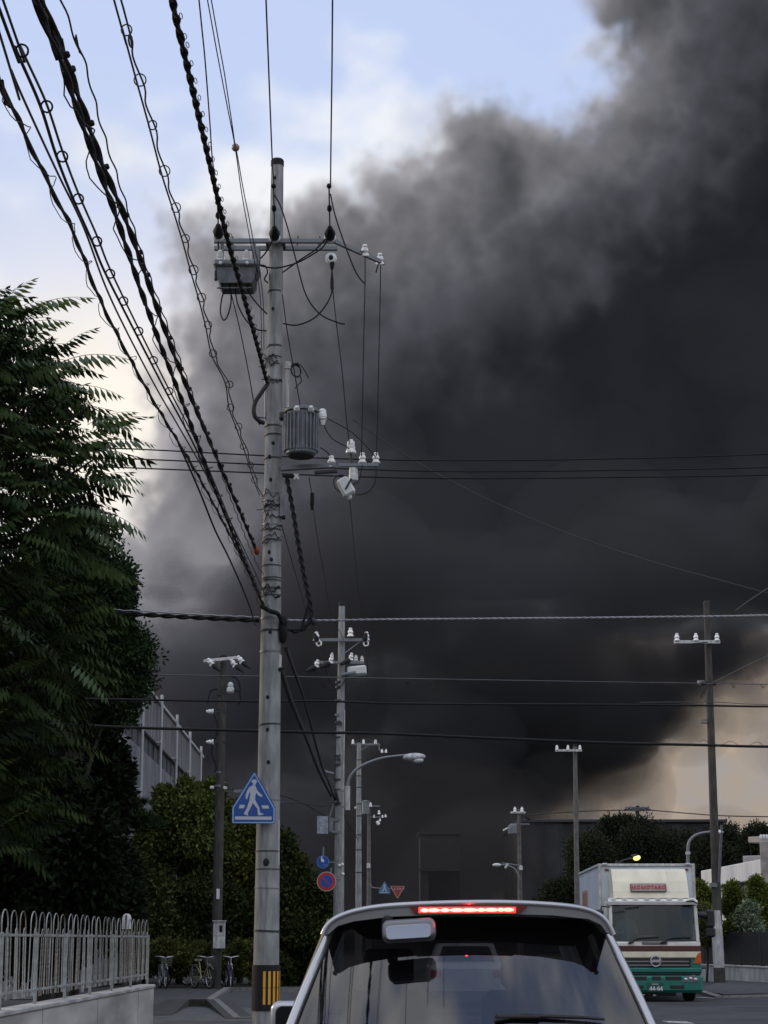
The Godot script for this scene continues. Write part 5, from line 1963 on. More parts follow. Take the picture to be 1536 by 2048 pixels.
func p_lit(d: float) -> void:
	var base := at(1233, 1880, d) * Vector3(1, 0, 1)
	var t := thing("street_lamp", "lit street lamp glowing yellow above the truck's box", "street lamp", base)
	var pts := [Vector3.ZERO]
	for p in [[1233, 1740], [1236, 1729], [1246, 1721], [1266, 1716]]:
		pts.append(at(p[0], p[1], d) - base)
	var b := B.new()
	b.tube(spline(pts, 6), 0.05, 8, 0.03)
	part("post", b, M.steel_dark, t)
	var hd := at(1272, 1713.5, d) - base
	b = B.new()
	b.ball(hd + Vector3(-0.04, 0.045, 0), Vector3(0.17, 0.06, 0.1), 6, 10)
	part("lamp_head", b, M.steel_dark, t)
	var glow := mat("lamp_glow", Color(0.9, 0.85, 0.5), 0.4)
	glow.emission_enabled = true
	glow.emission = Color(1.0, 0.95, 0.42)
	glow.emission_energy_multiplier = 1.6
	b = B.new()
	b.ball(hd + Vector3(0.03, -0.05, 0.02), Vector3(0.15, 0.1, 0.11), 7, 12, Basis(Vector3.BACK, 0.3))
	part("lamp_bulb", b, glow, t)
	var l := OmniLight3D.new()
	l.name = "lamp_light"
	l.position = hd + Vector3(0.03, -0.05, 0.02)
	l.light_color = Color(1.0, 0.93, 0.5)
	l.light_energy = 0.5
	l.light_size = 0.08
	l.omni_range = 20.0
	l.omni_attenuation = 2.0
	l.shadow_enabled = true
	t.add_child(l)


# ---------------------------------------------------------------- plants
func leaf_blade(b: B, at_: Vector3, dirn: Vector3, side: Vector3, l: float, w: float) -> void:
	# a folded pointed blade: two halves that meet in the midrib
	var up := side.cross(dirn).normalized()
	var mid := at_ + dirn * l * 0.45
	var tip := at_ + dirn * l - up * l * 0.08
	b.tri(at_, mid + side * w - up * w * 0.3, tip)
	b.tri(at_, tip, mid - side * w - up * w * 0.3)


func spray_mesh(leaves: int, size: float, radius: float) -> ArrayMesh:
	var b := B.new()
	for k in leaves:
		var p := Vector3(rng.randfn(), rng.randfn(), rng.randfn()).normalized() * radius * pow(rng.randf(), 0.5)
		var dirn := (p.normalized() + Vector3(rng.randfn(), rng.randfn() + 0.2, rng.randfn()) * 0.6).normalized()
		var side := dirn.cross(Vector3(rng.randfn(), rng.randfn() + 0.8, rng.randfn())).normalized()
		leaf_blade(b, p, dirn, side, size * rng.randf_range(0.7, 1.3), size * 0.26)
	return b.mesh()


func tuft_mesh(needles: int, l: float) -> ArrayMesh:
	var b := B.new()
	for k in needles:
		var dirn := Vector3(rng.randfn(), absf(rng.randfn()) * 0.9 + 0.15, rng.randfn()).normalized()
		var side := dirn.cross(Vector3.UP + Vector3(rng.randf(), 0, rng.randf())).normalized()
		b.tri(-side * 0.012, side * 0.012, dirn * l * rng.randf_range(0.7, 1.1))
	return b.mesh()


func compound_leaf(pairs: int, l: float, droop: float, leaflet: float) -> ArrayMesh:
	# a stalk along +x that rises and bows over, with paired leaflets hanging from it
	var b := B.new()
	var stalk := []
	for k in 9:
		var t := k / 8.0
		stalk.append(Vector3(l * t, l * (0.22 * t - droop * t * t), 0))
	b.tube(stalk, 0.007, 3, 0.003)
	for k in pairs:
		var t := 0.16 + 0.84 * k / (pairs - 1.0)
		var p := Vector3(l * t, l * (0.22 * t - droop * t * t), 0)
		var ll := leaflet * (0.72 + 0.5 * sin(PI * clampf(t * 0.85, 0, 1))) * (1.0 - 0.35 * smoothstep(0.75, 1.0, t))
		for s in [-1.0, 1.0]:
			if rng.randf() < 0.07:
				continue
			ll *= rng.randf_range(0.86, 1.12)
			var dirn := Vector3(0.2 + rng.randf_range(-0.12, 0.12) + 0.5 * t * t, -0.8 + 0.12 * sin(k * 2.3), s * 0.5).normalized()
			leaf_blade(b, p, dirn, dirn.cross(Vector3.UP).normalized(), ll, ll * 0.165)
	leaf_blade(b, stalk[-1], Vector3(0.85, -0.5, 0).normalized(), Vector3.BACK, leaflet * 0.8, leaflet * 0.14)
	return b.mesh()


func scatter(called: String, t: Node3D, mesh: Mesh, m: Material, xf: Array, c0: Color, c1: Color) -> MultiMeshInstance3D:
	var mm := MultiMesh.new()
	mm.transform_format = MultiMesh.TRANSFORM_3D
	mm.use_colors = true
	mm.mesh = mesh
	mm.instance_count = xf.size()
	for k in xf.size():
		mm.set_instance_transform(k, xf[k])
		var c := c0.lerp(c1, pow(rng.randf(), 1.4))
		mm.set_instance_color(k, c * rng.randf_range(0.8, 1.2))
	var o := MultiMeshInstance3D.new()
	o.name = called
	o.multimesh = mm
	o.material_override = m
	o.set_meta("kind", "stuff")
	t.add_child(o, true)
	return o


func any_turn() -> Basis:
	return Basis(Vector3(rng.randfn(), rng.randfn(), rng.randfn()).normalized(), rng.randf() * TAU)


# a tree or shrub whose crown fills blobs [px, py, radius in px, squash] seen at distance d
func leafy(called: String, label: String, category: String, d: float, blobs: Array, per_blob: int, mesh: Mesh, c0: Color, c1: Color, trunk_px: float, trunk_r: float, group := "", limbs := true, deep := 1.0) -> Node3D:
	var base := at(trunk_px, 1880.0, d) * Vector3(1, 0, 1)
	var t := thing(called, label, category, base, group)
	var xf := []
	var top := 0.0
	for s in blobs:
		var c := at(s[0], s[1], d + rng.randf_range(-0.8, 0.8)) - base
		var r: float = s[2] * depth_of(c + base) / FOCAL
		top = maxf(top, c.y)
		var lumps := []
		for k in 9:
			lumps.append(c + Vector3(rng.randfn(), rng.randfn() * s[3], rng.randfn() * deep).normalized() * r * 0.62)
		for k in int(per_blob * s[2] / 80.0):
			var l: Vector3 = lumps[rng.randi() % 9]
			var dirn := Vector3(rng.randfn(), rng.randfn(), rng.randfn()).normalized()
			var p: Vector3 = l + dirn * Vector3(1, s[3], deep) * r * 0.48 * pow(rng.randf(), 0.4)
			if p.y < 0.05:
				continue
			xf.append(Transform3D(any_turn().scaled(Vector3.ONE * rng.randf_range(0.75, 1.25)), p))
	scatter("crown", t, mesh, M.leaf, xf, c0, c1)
	if limbs:
		var b := B.new()
		b.tube(spline([Vector3(0, -0.1, 0), Vector3(0.1, top * 0.35, 0), Vector3(0, top * 0.8, 0.1)], 5), trunk_r, 9, trunk_r * 0.4)
		var tr := part("trunk", b, M.bark, t)
		for s in blobs:
			var c := at(s[0], s[1], d) - base
			b = B.new()
			b.tube(spline([Vector3(0.05, minf(c.y * 0.45, top * 0.4), 0), Vector3(c.x * 0.5, c.y * 0.75, 0.1), c], 4), trunk_r * 0.4, 6, trunk_r * 0.12)
			part("limb", b, M.bark, tr)
	return t


func make_trees() -> void:
	# tree of heaven over the fence
	var d := 27.0
	var base := Vector3(-7.1, 0, -d)
	var t := thing("feather_leaved_tree", "tall tree at the left edge with long drooping feather-like compound leaves", "tree", base)
	var b := B.new()
	b.tube(spline([Vector3(0, -0.1, 0), Vector3(0.1, 3, 0), Vector3(-0.1, 6, 0.1), Vector3(0.2, 9.8, 0)], 6), 0.2, 10, 0.05)
	var trunk := part("trunk", b, M.bark, t)
	var shape := [[1.5, 2.6], [3.9, 2.9], [5.4, 3.4], [6.8, 3.55], [7.74, 3.6], [8.76, 3.5], [9.65, 2.9], [10.3, 2.3], [10.9, 1.1], [11.3, 0.3]]
	var radius_at := func(y: float) -> float:
		for k in shape.size() - 1:
			if y < shape[k + 1][0]:
				return lerpf(shape[k][1], shape[k + 1][1], clampf((y - shape[k][0]) / (shape[k + 1][0] - shape[k][0]), 0, 1))
		return 0.2
	var kinds := [compound_leaf(9, 0.82, 0.36, 0.21), compound_leaf(8, 0.68, 0.5, 0.19), compound_leaf(11, 0.95, 0.42, 0.22), compound_leaf(7, 0.6, 0.3, 0.18), compound_leaf(10, 0.88, 0.62, 0.21)]
	var lists := [[], [], [], [], []]
	for k in 46:
		var y := rng.randf_range(2.5, 10.4)
		var r: float = radius_at.call(y)
		var a := rng.randf() * TAU
		var from := Vector3(0, y - r * 0.35 - 0.3, 0)
		var to := Vector3(cos(a) * r * 0.86, y, sin(a) * r * 0.86)
		b = B.new()
		b.tube(spline([from, from.lerp(to, 0.55) + Vector3(0, -0.1, 0), to], 4), 0.05, 5, 0.012)
		part("limb", b, M.bark, trunk)
	for k in 3700:
		var y := 2.6 + 8.5 * pow(rng.randf(), 0.8)
		var r: float = radius_at.call(y)
		var a := rng.randf() * TAU
		var q := pow(rng.randf(), 0.42)
		# boughs: leaves gather in whorls
		var wh := 0.5 + 0.5 * sin(a * 5.0 + y * 3.1) * sin(y * 4.3 + a * 2.0)
		if wh < 0.16 and q > 0.75:
			continue
		var rr := r * q * (0.86 + 0.2 * wh) - 0.55
		var p := Vector3(cos(a) * rr, y + 0.1 * rng.randfn(), sin(a) * rr)
		var yaw := a + rng.randfn() * 0.55
		var q2 := Basis(Vector3.UP, -yaw) * Basis(Vector3.BACK, rng.randf_range(-0.5, 0.75)) * Basis(Vector3.RIGHT, rng.randf_range(-0.7, 0.7))
		lists[k % 5].append(Transform3D(q2.scaled(Vector3.ONE * rng.randf_range(0.55, 1.15)), p))
	for k in 5:
		scatter("crown", t, kinds[k], M.leaf, lists[k], Color(0.012, 0.024, 0.01), Color(0.05, 0.075, 0.022))
	# the sprays one can pick apart along the right-hand outline
	for s in [[150, 592, 0.55, 1.0, 2], [128, 640, 0.4, 0.9, 0], [222, 708, 0.25, 1.15, 2], [190, 768, 0.1, 0.8, 1], [234, 786, 0.05, 0.95, 0], [160, 800, -0.2, 0.8, 1], [262, 822, 0.5, 0.8, 0], [286, 842, 0.3, 0.75, 1], [282, 880, 0.2, 0.85, 2], [262, 900, 0.0, 0.8, 1], [280, 958, 0.1, 0.8, 0], [296, 975, 0.0, 0.75, 1], [226, 1030, -0.1, 0.9, 0], [272, 1052, -0.2, 1.0, 2], [250, 1100, -0.4, 0.9, 0], [120, 1225, -0.5, 1.0, 2], [175, 1235, -0.35, 0.9, 0], [212, 1298, -0.3, 0.95, 1], [130, 1330, -0.6, 1.05, 2], [214, 1392, -0.6, 0.9, 0], [150, 1455, -0.5, 0.9, 1], [60, 560, 0.9, 0.9, 0], [30, 556, 1.2, 0.9, 1], [90, 600, 0.6, 0.9, 0], [105, 720, 0.3, 1.0, 2], [95, 660, 0.5, 0.9, 1], [60, 1270, -0.4, 1.0, 2], [85, 1370, -0.6, 0.9, 0]]:
		var tip := at(s[0], s[1], d - rng.randf_range(-0.4, 1.4)) - base
		var size: float = s[3]
		var q := Basis(Vector3.UP, rng.randf_range(-0.3, 0.3)) * Basis(Vector3.BACK, s[2])
		var lf := hang("leaf", kinds[s[4]], M.leaf_single, t)
		lf.transform = Transform3D(q.scaled(Vector3.ONE * size), tip - q * Vector3(0.82, -0.1, 0) * size)

	var fine := spray_mesh(30, 0.1, 0.24)
	var mid := spray_mesh(30, 0.16, 0.36)
	var coarse := spray_mesh(34, 0.17, 0.5)
	var dark0 := Color(0.012, 0.024, 0.01)
	var dark1 := Color(0.032, 0.058, 0.018)
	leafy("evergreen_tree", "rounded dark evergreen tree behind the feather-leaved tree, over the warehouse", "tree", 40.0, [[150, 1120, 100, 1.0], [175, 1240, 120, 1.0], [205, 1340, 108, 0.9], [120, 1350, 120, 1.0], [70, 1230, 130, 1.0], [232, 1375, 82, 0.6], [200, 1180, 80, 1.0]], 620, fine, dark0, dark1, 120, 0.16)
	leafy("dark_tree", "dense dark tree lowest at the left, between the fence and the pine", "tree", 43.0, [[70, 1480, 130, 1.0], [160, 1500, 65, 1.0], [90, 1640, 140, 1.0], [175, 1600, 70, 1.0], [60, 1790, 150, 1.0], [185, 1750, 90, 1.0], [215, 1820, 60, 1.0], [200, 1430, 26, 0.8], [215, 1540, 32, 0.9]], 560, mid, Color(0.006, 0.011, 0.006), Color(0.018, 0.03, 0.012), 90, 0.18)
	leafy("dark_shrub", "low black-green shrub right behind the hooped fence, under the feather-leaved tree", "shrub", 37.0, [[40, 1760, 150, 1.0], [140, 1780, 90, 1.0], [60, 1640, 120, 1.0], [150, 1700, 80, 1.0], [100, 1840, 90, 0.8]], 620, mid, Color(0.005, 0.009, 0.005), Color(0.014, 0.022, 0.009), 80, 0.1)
	# pine bough
	d = 46.0
	base = at(150, 1880, d) * Vector3(1, 0, 1)
	t = thing("pine_tree", "pine with one long bough reaching right, in front of the yellow-green shrubs", "tree", base)
	b = B.new()
	var px := func(x: float, y: float, dd := 46.0) -> Vector3: return at(x, y, dd) - base
	b.tube(spline([Vector3(0, -0.1, 0), px.call(165, 1780), px.call(185, 1705), px.call(200, 1600)], 5), 0.12, 8, 0.06)
	trunk = part("trunk", b, M.bark, t)
	b = B.new()
	b.tube(spline([px.call(180, 1712), px.call(205, 1686), px.call(245, 1676), px.call(262, 1664), px.call(300, 1662)], 6), 0.06, 7, 0.02)
	part("limb", b, M.bark, trunk)
	var tuft := tuft_mesh(34, 0.2)
	var xf := []
	for s in [[215, 1640, 28, 16], [245, 1628, 34, 20], [275, 1640, 34, 16], [300, 1650, 24, 14], [270, 1610, 26, 12], [230, 1605, 26, 14], [250, 1655, 40, 12], [205, 1580, 26, 22], [255, 1560, 14, 14], [190, 1660, 24, 30]]:
		for k in 42:
			var p: Vector3 = px.call(s[0] + rng.randfn() * s[2] * 0.5, s[1] + rng.randfn() * s[3] * 0.5, 46.0 + rng.randf_range(-0.5, 0.5))
			xf.append(Transform3D(Basis(Vector3.UP, rng.randf() * TAU) * Basis(Vector3.RIGHT, rng.randfn() * 0.4), p))
	scatter("needles", t, tuft, M.leaf, xf, Color(0.014, 0.026, 0.01), Color(0.035, 0.062, 0.02))
	# shrubs and small trees beyond the forecourt
	var lime0 := Color(0.05, 0.068, 0.018)
	var lime1 := Color(0.135, 0.16, 0.042)
	leafy("yellow_green_tree", "small yellow-green tree between the pine bough and the brownish pole", "tree", 69.0, [[385, 1635, 52, 0.9], [340, 1690, 60, 0.9], [400, 1700, 62, 0.9], [350, 1625, 30, 0.8], [300, 1735, 55, 0.9], [410, 1610, 34, 0.8], [372, 1588, 16, 0.8], [335, 1600, 13, 0.7], [428, 1632, 20, 0.9], [300, 1680, 18, 0.8], [276, 1712, 16, 0.7], [444, 1690, 24, 0.9], [355, 1655, 40, 0.5], [425, 1585, 10, 0.8]], 760, mid, lime0, lime1, 360, 0.14)
	leafy("olive_tree", "olive green tree filling the gap between the brownish pole and the tall concrete pole", "tree", 70.0, [[470, 1690, 60, 0.9], [500, 1740, 60, 0.9], [455, 1765, 60, 0.9], [530, 1790, 50, 0.9], [490, 1655, 36, 0.8], [520, 1690, 24, 0.7], [555, 1740, 22, 0.8], [470, 1630, 14, 0.7], [540, 1720, 18, 0.6]], 640, mid, Color(0.055, 0.065, 0.018), Color(0.16, 0.16, 0.036), 480, 0.13)
	leafy("dark_shrub", "large dark green shrub behind the hooped fence's far end", "shrub", 67.0, [[270, 1800, 62, 0.9], [330, 1805, 60, 0.9], [300, 1860, 62, 0.9], [245, 1740, 48, 0.9], [230, 1850, 60, 0.9], [360, 1860, 55, 0.9]], 620, mid, Color(0.026, 0.036, 0.012), Color(0.08, 0.098, 0.03), 290, 0.1)
	leafy("dark_shrub", "dark green shrub behind the white meter cabinet", "shrub", 67.5, [[410, 1810, 62, 0.9], [460, 1850, 62, 0.9], [390, 1870, 58, 0.9], [500, 1840, 55, 0.9], [440, 1895, 50, 0.9], [505, 1905, 45, 0.9]], 620, mid, Color(0.022, 0.03, 0.011), Color(0.066, 0.08, 0.026), 440, 0.1)
	leafy("green_bush", "soft dark green bush just right of the tall concrete pole, left of the van", "shrub", 66.0, [[575, 1760, 50, 1.0], [600, 1810, 55, 1.0], [570, 1850, 55, 1.0], [625, 1860, 50, 1.0], [585, 1910, 55, 1.0], [630, 1910, 45, 1.0], [560, 1700, 26, 1.0], [640, 1800, 32, 1.0], [550, 1930, 40, 0.8]], 560, mid, Color(0.022, 0.034, 0.01), Color(0.06, 0.075, 0.022), 590, 0.1)
	leafy("hedge", "clipped low hedge behind the parked bicycles", "hedge", 63.2, [[310, 1925, 28, 0.9], [345, 1922, 28, 0.9], [380, 1922, 28, 0.9], [415, 1922, 28, 0.9], [450, 1922, 28, 0.9], [485, 1922, 28, 0.9], [515, 1924, 26, 0.9], [300, 1905, 18, 0.8], [330, 1903, 18, 0.8], [365, 1903, 18, 0.8], [395, 1904, 18, 0.8], [470, 1905, 20, 0.8], [500, 1906, 18, 0.8]], 700, fine, Color(0.04, 0.05, 0.015), Color(0.14, 0.145, 0.04), 400, 0.05, "", false, 0.7)
	# trees across the junction
	var far0 := Color(0.016, 0.021, 0.012)
	var far1 := Color(0.034, 0.042, 0.02)
	leafy("park_tree", "broad dark green tree behind the truck with the pole top above it", "tree", 118.0, [[1270, 1680, 48, 0.9], [1220, 1690, 44, 0.9], [1310, 1690, 44, 0.9], [1260, 1730, 60, 0.9], [1330, 1740, 55, 0.9], [1245, 1655, 20, 0.7], [1225, 1655, 14, 0.7]], 620, coarse, far0, far1, 1265, 0.3)
	leafy("park_tree", "dark green tree leaning on the left of the broad one, beside the slim pole", "tree", 116.0, [[1175, 1700, 40, 0.9], [1190, 1745, 50, 0.9], [1140, 1775, 45, 0.9], [1180, 1800, 55, 0.9], [1110, 1810, 38, 0.9]], 600, coarse, far0, far1, 1170, 0.25)
	leafy("park_tree", "hazy grey-green tree between the dark pole and the white building", "tree", 128.0, [[1450, 1690, 38, 0.9], [1490, 1700, 34, 0.9], [1420, 1720, 40, 0.9], [1470, 1740, 40, 0.9], [1390, 1725, 45, 0.9], [1370, 1700, 35, 0.9]], 640, coarse, Color(0.02, 0.024, 0.016), Color(0.036, 0.042, 0.026), 1440, 0.25)
	leafy("evergreen_clump", "dark evergreen clump at the white building's brown upper storey", "tree", 112.0, [[1520, 1672, 22, 0.8], [1500, 1690, 22, 0.9]], 700, coarse, far0, Color(0.035, 0.042, 0.022), 1515, 0.15)
	var g0 := Color(0.05, 0.07, 0.014)
	var g1 := Color(0.19, 0.22, 0.045)
	for s in [[1410, "leafy green shrub between the truck and the dark pole, behind the railing", [[1412, 1800, 13, 1.0], [1405, 1828, 15, 1.0], [1416, 1850, 15, 1.0], [1400, 1778, 9, 1.0], [1414, 1870, 15, 1.0]]], [1466, "tall leafy green shrub just right of the dark pole, behind the railing", [[1466, 1797, 13, 1.0], [1460, 1822, 16, 1.0], [1468, 1846, 15, 1.0], [1456, 1868, 16, 1.0], [1466, 1782, 9, 1.0]]], [1522, "leafy green shrub at the right edge, highest behind the railing", [[1518, 1784, 14, 1.0], [1530, 1806, 17, 1.0], [1540, 1836, 20, 1.0], [1524, 1856, 18, 1.0], [1514, 1770, 9, 1.0]]]]:
		leafy("garden_shrub", s[1], "shrub", 70.5, s[2], 1300, fine, g0, g1, s[0], 0.05)
	leafy("pale_filler_shrub", "pale white-green shrub standing in for wall gaps between the two leafy ones at the right", "shrub", 69.5, [[1488, 1836, 11, 1.0], [1500, 1822, 10, 1.0], [1505, 1848, 14, 1.0], [1482, 1862, 15, 1.0], [1512, 1862, 13, 1.0], [1496, 1868, 17, 0.8]], 700, fine, Color(0.06, 0.085, 0.03), Color(0.34, 0.4, 0.3), 1498, 0.04)  # added shrub; pale leaves stand for the building seen through gaps


# ---------------------------------------------------------------- bicycles
func bicycle(px: float, py: float, yaw_deg: float, label: String, paint: Color, basket: bool, saddle_col: Color, guard_col: Color) -> void:
	var g := at_height(px, py, 0.01)
	var t := thing("bicycle", label, "bicycle", Vector3(g.x, 0.004, g.z), "bicycles parked along the hedge", deg_to_rad(yaw_deg))
	var key := "bike_%d" % used_names["bicycle"]
	var fm := mat(key, paint, 0.35, 0.1)
	var gm := mat(key + "_guard", guard_col, 0.4, 0.3)
	var sm := mat(key + "_saddle", saddle_col, 0.6)
	var chrome := mat("bike_chrome", Color(0.55, 0.55, 0.56), 0.3, 0.7)
	var R := 0.33
	for x in [-0.53, 0.53]:
		var c := Vector3(x, R, 0)
		var b := B.new()
		b.ring(c, R - 0.024, 0.026, Basis.IDENTITY, 28, 6)
		var w := part("wheel", b, M.rubber, t)
		b = B.new()
		b.ring(c, R - 0.055, 0.016, Basis.IDENTITY, 28, 5)
		part("rim", b, chrome, w)
		b = B.new()
		for k in 14:
			var a := TAU * k / 14
			b.tube([c, c + Vector3(cos(a), sin(a), 0) * (R - 0.045)], 0.002, 3)
		part("spokes", b, chrome, w)
		b = B.new()
		b.tube([c - Vector3(0, 0, 0.05), c + Vector3(0, 0, 0.05)], 0.02, 7)
		part("hub", b, chrome, w)
		b = B.new()
		var from := 0.15 * PI if x < 0 else 0.28 * PI
		b.ring(c, R + 0.024, 0.022, Basis.IDENTITY, 14, 5, from, from + PI * 0.78)
		part("mudguard", b, gm, t)
	var bb := Vector3(-0.05, 0.28, 0)
	var head := Vector3(0.38, 0.78, 0)
	var seat := Vector3(-0.2, 0.75, 0)
	for s in [[bb, seat, 0.022], [bb, Vector3(0.36, 0.62, 0), 0.03], [Vector3(-0.16, 0.55, 0), Vector3(0.33, 0.55, 0), 0.014], [bb, Vector3(-0.53, R, 0.05), 0.012], [Vector3(-0.18, 0.68, 0), Vector3(-0.53, R, -0.05), 0.011]]:
		var b := B.new()
		b.tube(spline([s[0], (s[0] + s[1]) / 2.0 + Vector3(0, -0.03, 0), s[1]], 4), s[2], 7)
		part("frame_tube", b, fm, t)
	for z in [-0.05, 0.05]:
		var b := B.new()
		b.tube([head + Vector3(-0.02, -0.12, z * 0.6), Vector3(0.53, R, z)], 0.013, 6)
		part("fork", b, fm, t)
	var b := B.new()
	b.tube([Vector3(0.36, 0.6, 0), head + Vector3(-0.03, 0.16, 0)], 0.018, 7)
	var stem := part("stem", b, chrome, t)
	b = B.new()
	b.tube(spline([Vector3(0.14, 0.98, -0.28), Vector3(0.28, 0.99, -0.24), Vector3(0.36, 0.97, -0.1), Vector3(0.36, 0.95, 0.0), Vector3(0.36, 0.97, 0.1), Vector3(0.28, 0.99, 0.24), Vector3(0.14, 0.98, 0.28)], 4), 0.018, 6)
	part("handlebar", b, chrome, stem)
	for z in [-0.27, 0.27]:
		b = B.new()
		b.tube([Vector3(0.12, 0.98, z), Vector3(0.24, 0.988, z * 0.94)], 0.018, 7)
		part("grip", b, M.rubber, stem)
	b = B.new()
	b.tube([seat, seat + Vector3(-0.04, 0.1, 0)], 0.013, 6)
	var post := part("seat_post", b, chrome, t)
	b = B.new()
	b.prism(PackedVector2Array([Vector2(-0.15, 0.1), Vector2(-0.13, -0.1), Vector2(-0.02, -0.05), Vector2(0.13, -0.025), Vector2(0.13, 0.025), Vector2(-0.02, 0.05)]), 0.0, 0.055, Transform3D(Basis(Vector3.RIGHT, -PI / 2), seat + Vector3(-0.04, 0.1, 0)))
	part("saddle", b, sm, post)
	b = B.new()
	b.box(Vector3(-0.56, 0.72, 0), Vector3(0.32, 0.015, 0.13), 0.004)
	part("carrier", b, chrome, t)
	for z in [-0.06, 0.06]:
		b = B.new()
		b.tube([Vector3(-0.6, 0.715, z), Vector3(-0.54, R, z)], 0.006, 5)
		part("carrier_stay", b, chrome, t)
	b = B.new()
	b.tube([Vector3(-0.05, 0.28, -0.1), Vector3(-0.05, 0.28, 0.1)], 0.012, 6)
	b.ring(Vector3(-0.05, 0.28, 0.06), 0.085, 0.008, Basis.IDENTITY, 16, 5)
	part("crank", b, chrome, t)
	b = B.new()
	b.box(Vector3(-0.27, 0.34, 0.065), Vector3(0.5, 0.07, 0.02), 0.008)
	part("chain_guard", b, gm, t)
	b = B.new()
	b.tube([Vector3(-0.5, 0.3, 0.05), Vector3(-0.62, 0.01, 0.09)], 0.009, 5)
	part("kickstand", b, chrome, t)
	if basket:
		b = B.new()
		var c := Vector3(0.58, 0.83, 0)
		for k in 10:
			var z := -0.17 + 0.34 * k / 9.0
			b.tube([c + Vector3(0.12, 0.13, z), c + Vector3(0.09, -0.12, z * 0.8), c + Vector3(-0.09, -0.12, z * 0.8), c + Vector3(-0.12, 0.13, z)], 0.006, 4)
		for k in 4:
			var y := -0.12 + 0.25 * k / 3.0
			var q := 0.8 + 0.2 * k / 3.0
			b.tube([c + Vector3(-0.12 * q, y, -0.17 * q), c + Vector3(0.12 * q, y, -0.17 * q), c + Vector3(0.12 * q, y, 0.17 * q), c + Vector3(-0.12 * q, y, 0.17 * q), c + Vector3(-0.12 * q, y, -0.17 * q)], 0.004, 4)
		part("basket", b, mat("basket_wire", Color(0.2, 0.2, 0.17), 0.6, 0.2), t)
	b = B.new()
	b.ball(Vector3(0.5, 0.73, 0), Vector3(0.05, 0.035, 0.035), 5, 8)
	part("headlight", b, M.porcelain_dull, t)


func make_bicycles() -> void:
	bicycle(326, 1977, -74, "silver bicycle with a wire basket, nearest the white wall's end and seen almost end on", Color(0.25, 0.27, 0.28), true, Color(0.05, 0.05, 0.05), Color(0.5, 0.5, 0.5))
	bicycle(352, 1971, -40, "dark bicycle half hidden between the silver and the cream one", Color(0.015, 0.016, 0.016), false, Color(0.02, 0.02, 0.02), Color(0.03, 0.03, 0.03))
	bicycle(404, 1977, -58, "cream yellow bicycle turned to the right with a pale saddle", Color(0.34, 0.33, 0.16), true, Color(0.4, 0.38, 0.3), Color(0.34, 0.33, 0.2))
	bicycle(431, 1972, -50, "dark green bicycle behind the cream yellow one's front wheel", Color(0.02, 0.04, 0.025), true, Color(0.02, 0.02, 0.02), Color(0.1, 0.1, 0.1))
	bicycle(458, 1976, -78, "purple bicycle, rightmost of the row and seen end on", Color(0.09, 0.035, 0.16), false, Color(0.02, 0.02, 0.025), Color(0.3, 0.3, 0.32))


# ---------------------------------------------------------------- truck
func words_on(called: String, text: String, size: float, deep: float, m: Material, parent: Node3D, xf: Transform3D, bold := true) -> void:
	var f := SystemFont.new()
	f.font_names = PackedStringArray(["Droid Sans"])
	f.font_weight = 700 if bold else 400
	var tm := TextMesh.new()
	tm.text = text
	tm.font = f
	tm.font_size = 64
	tm.pixel_size = size / 46.0
	tm.depth = deep
	var o := hang(called, tm, m, parent)
	o.transform = xf


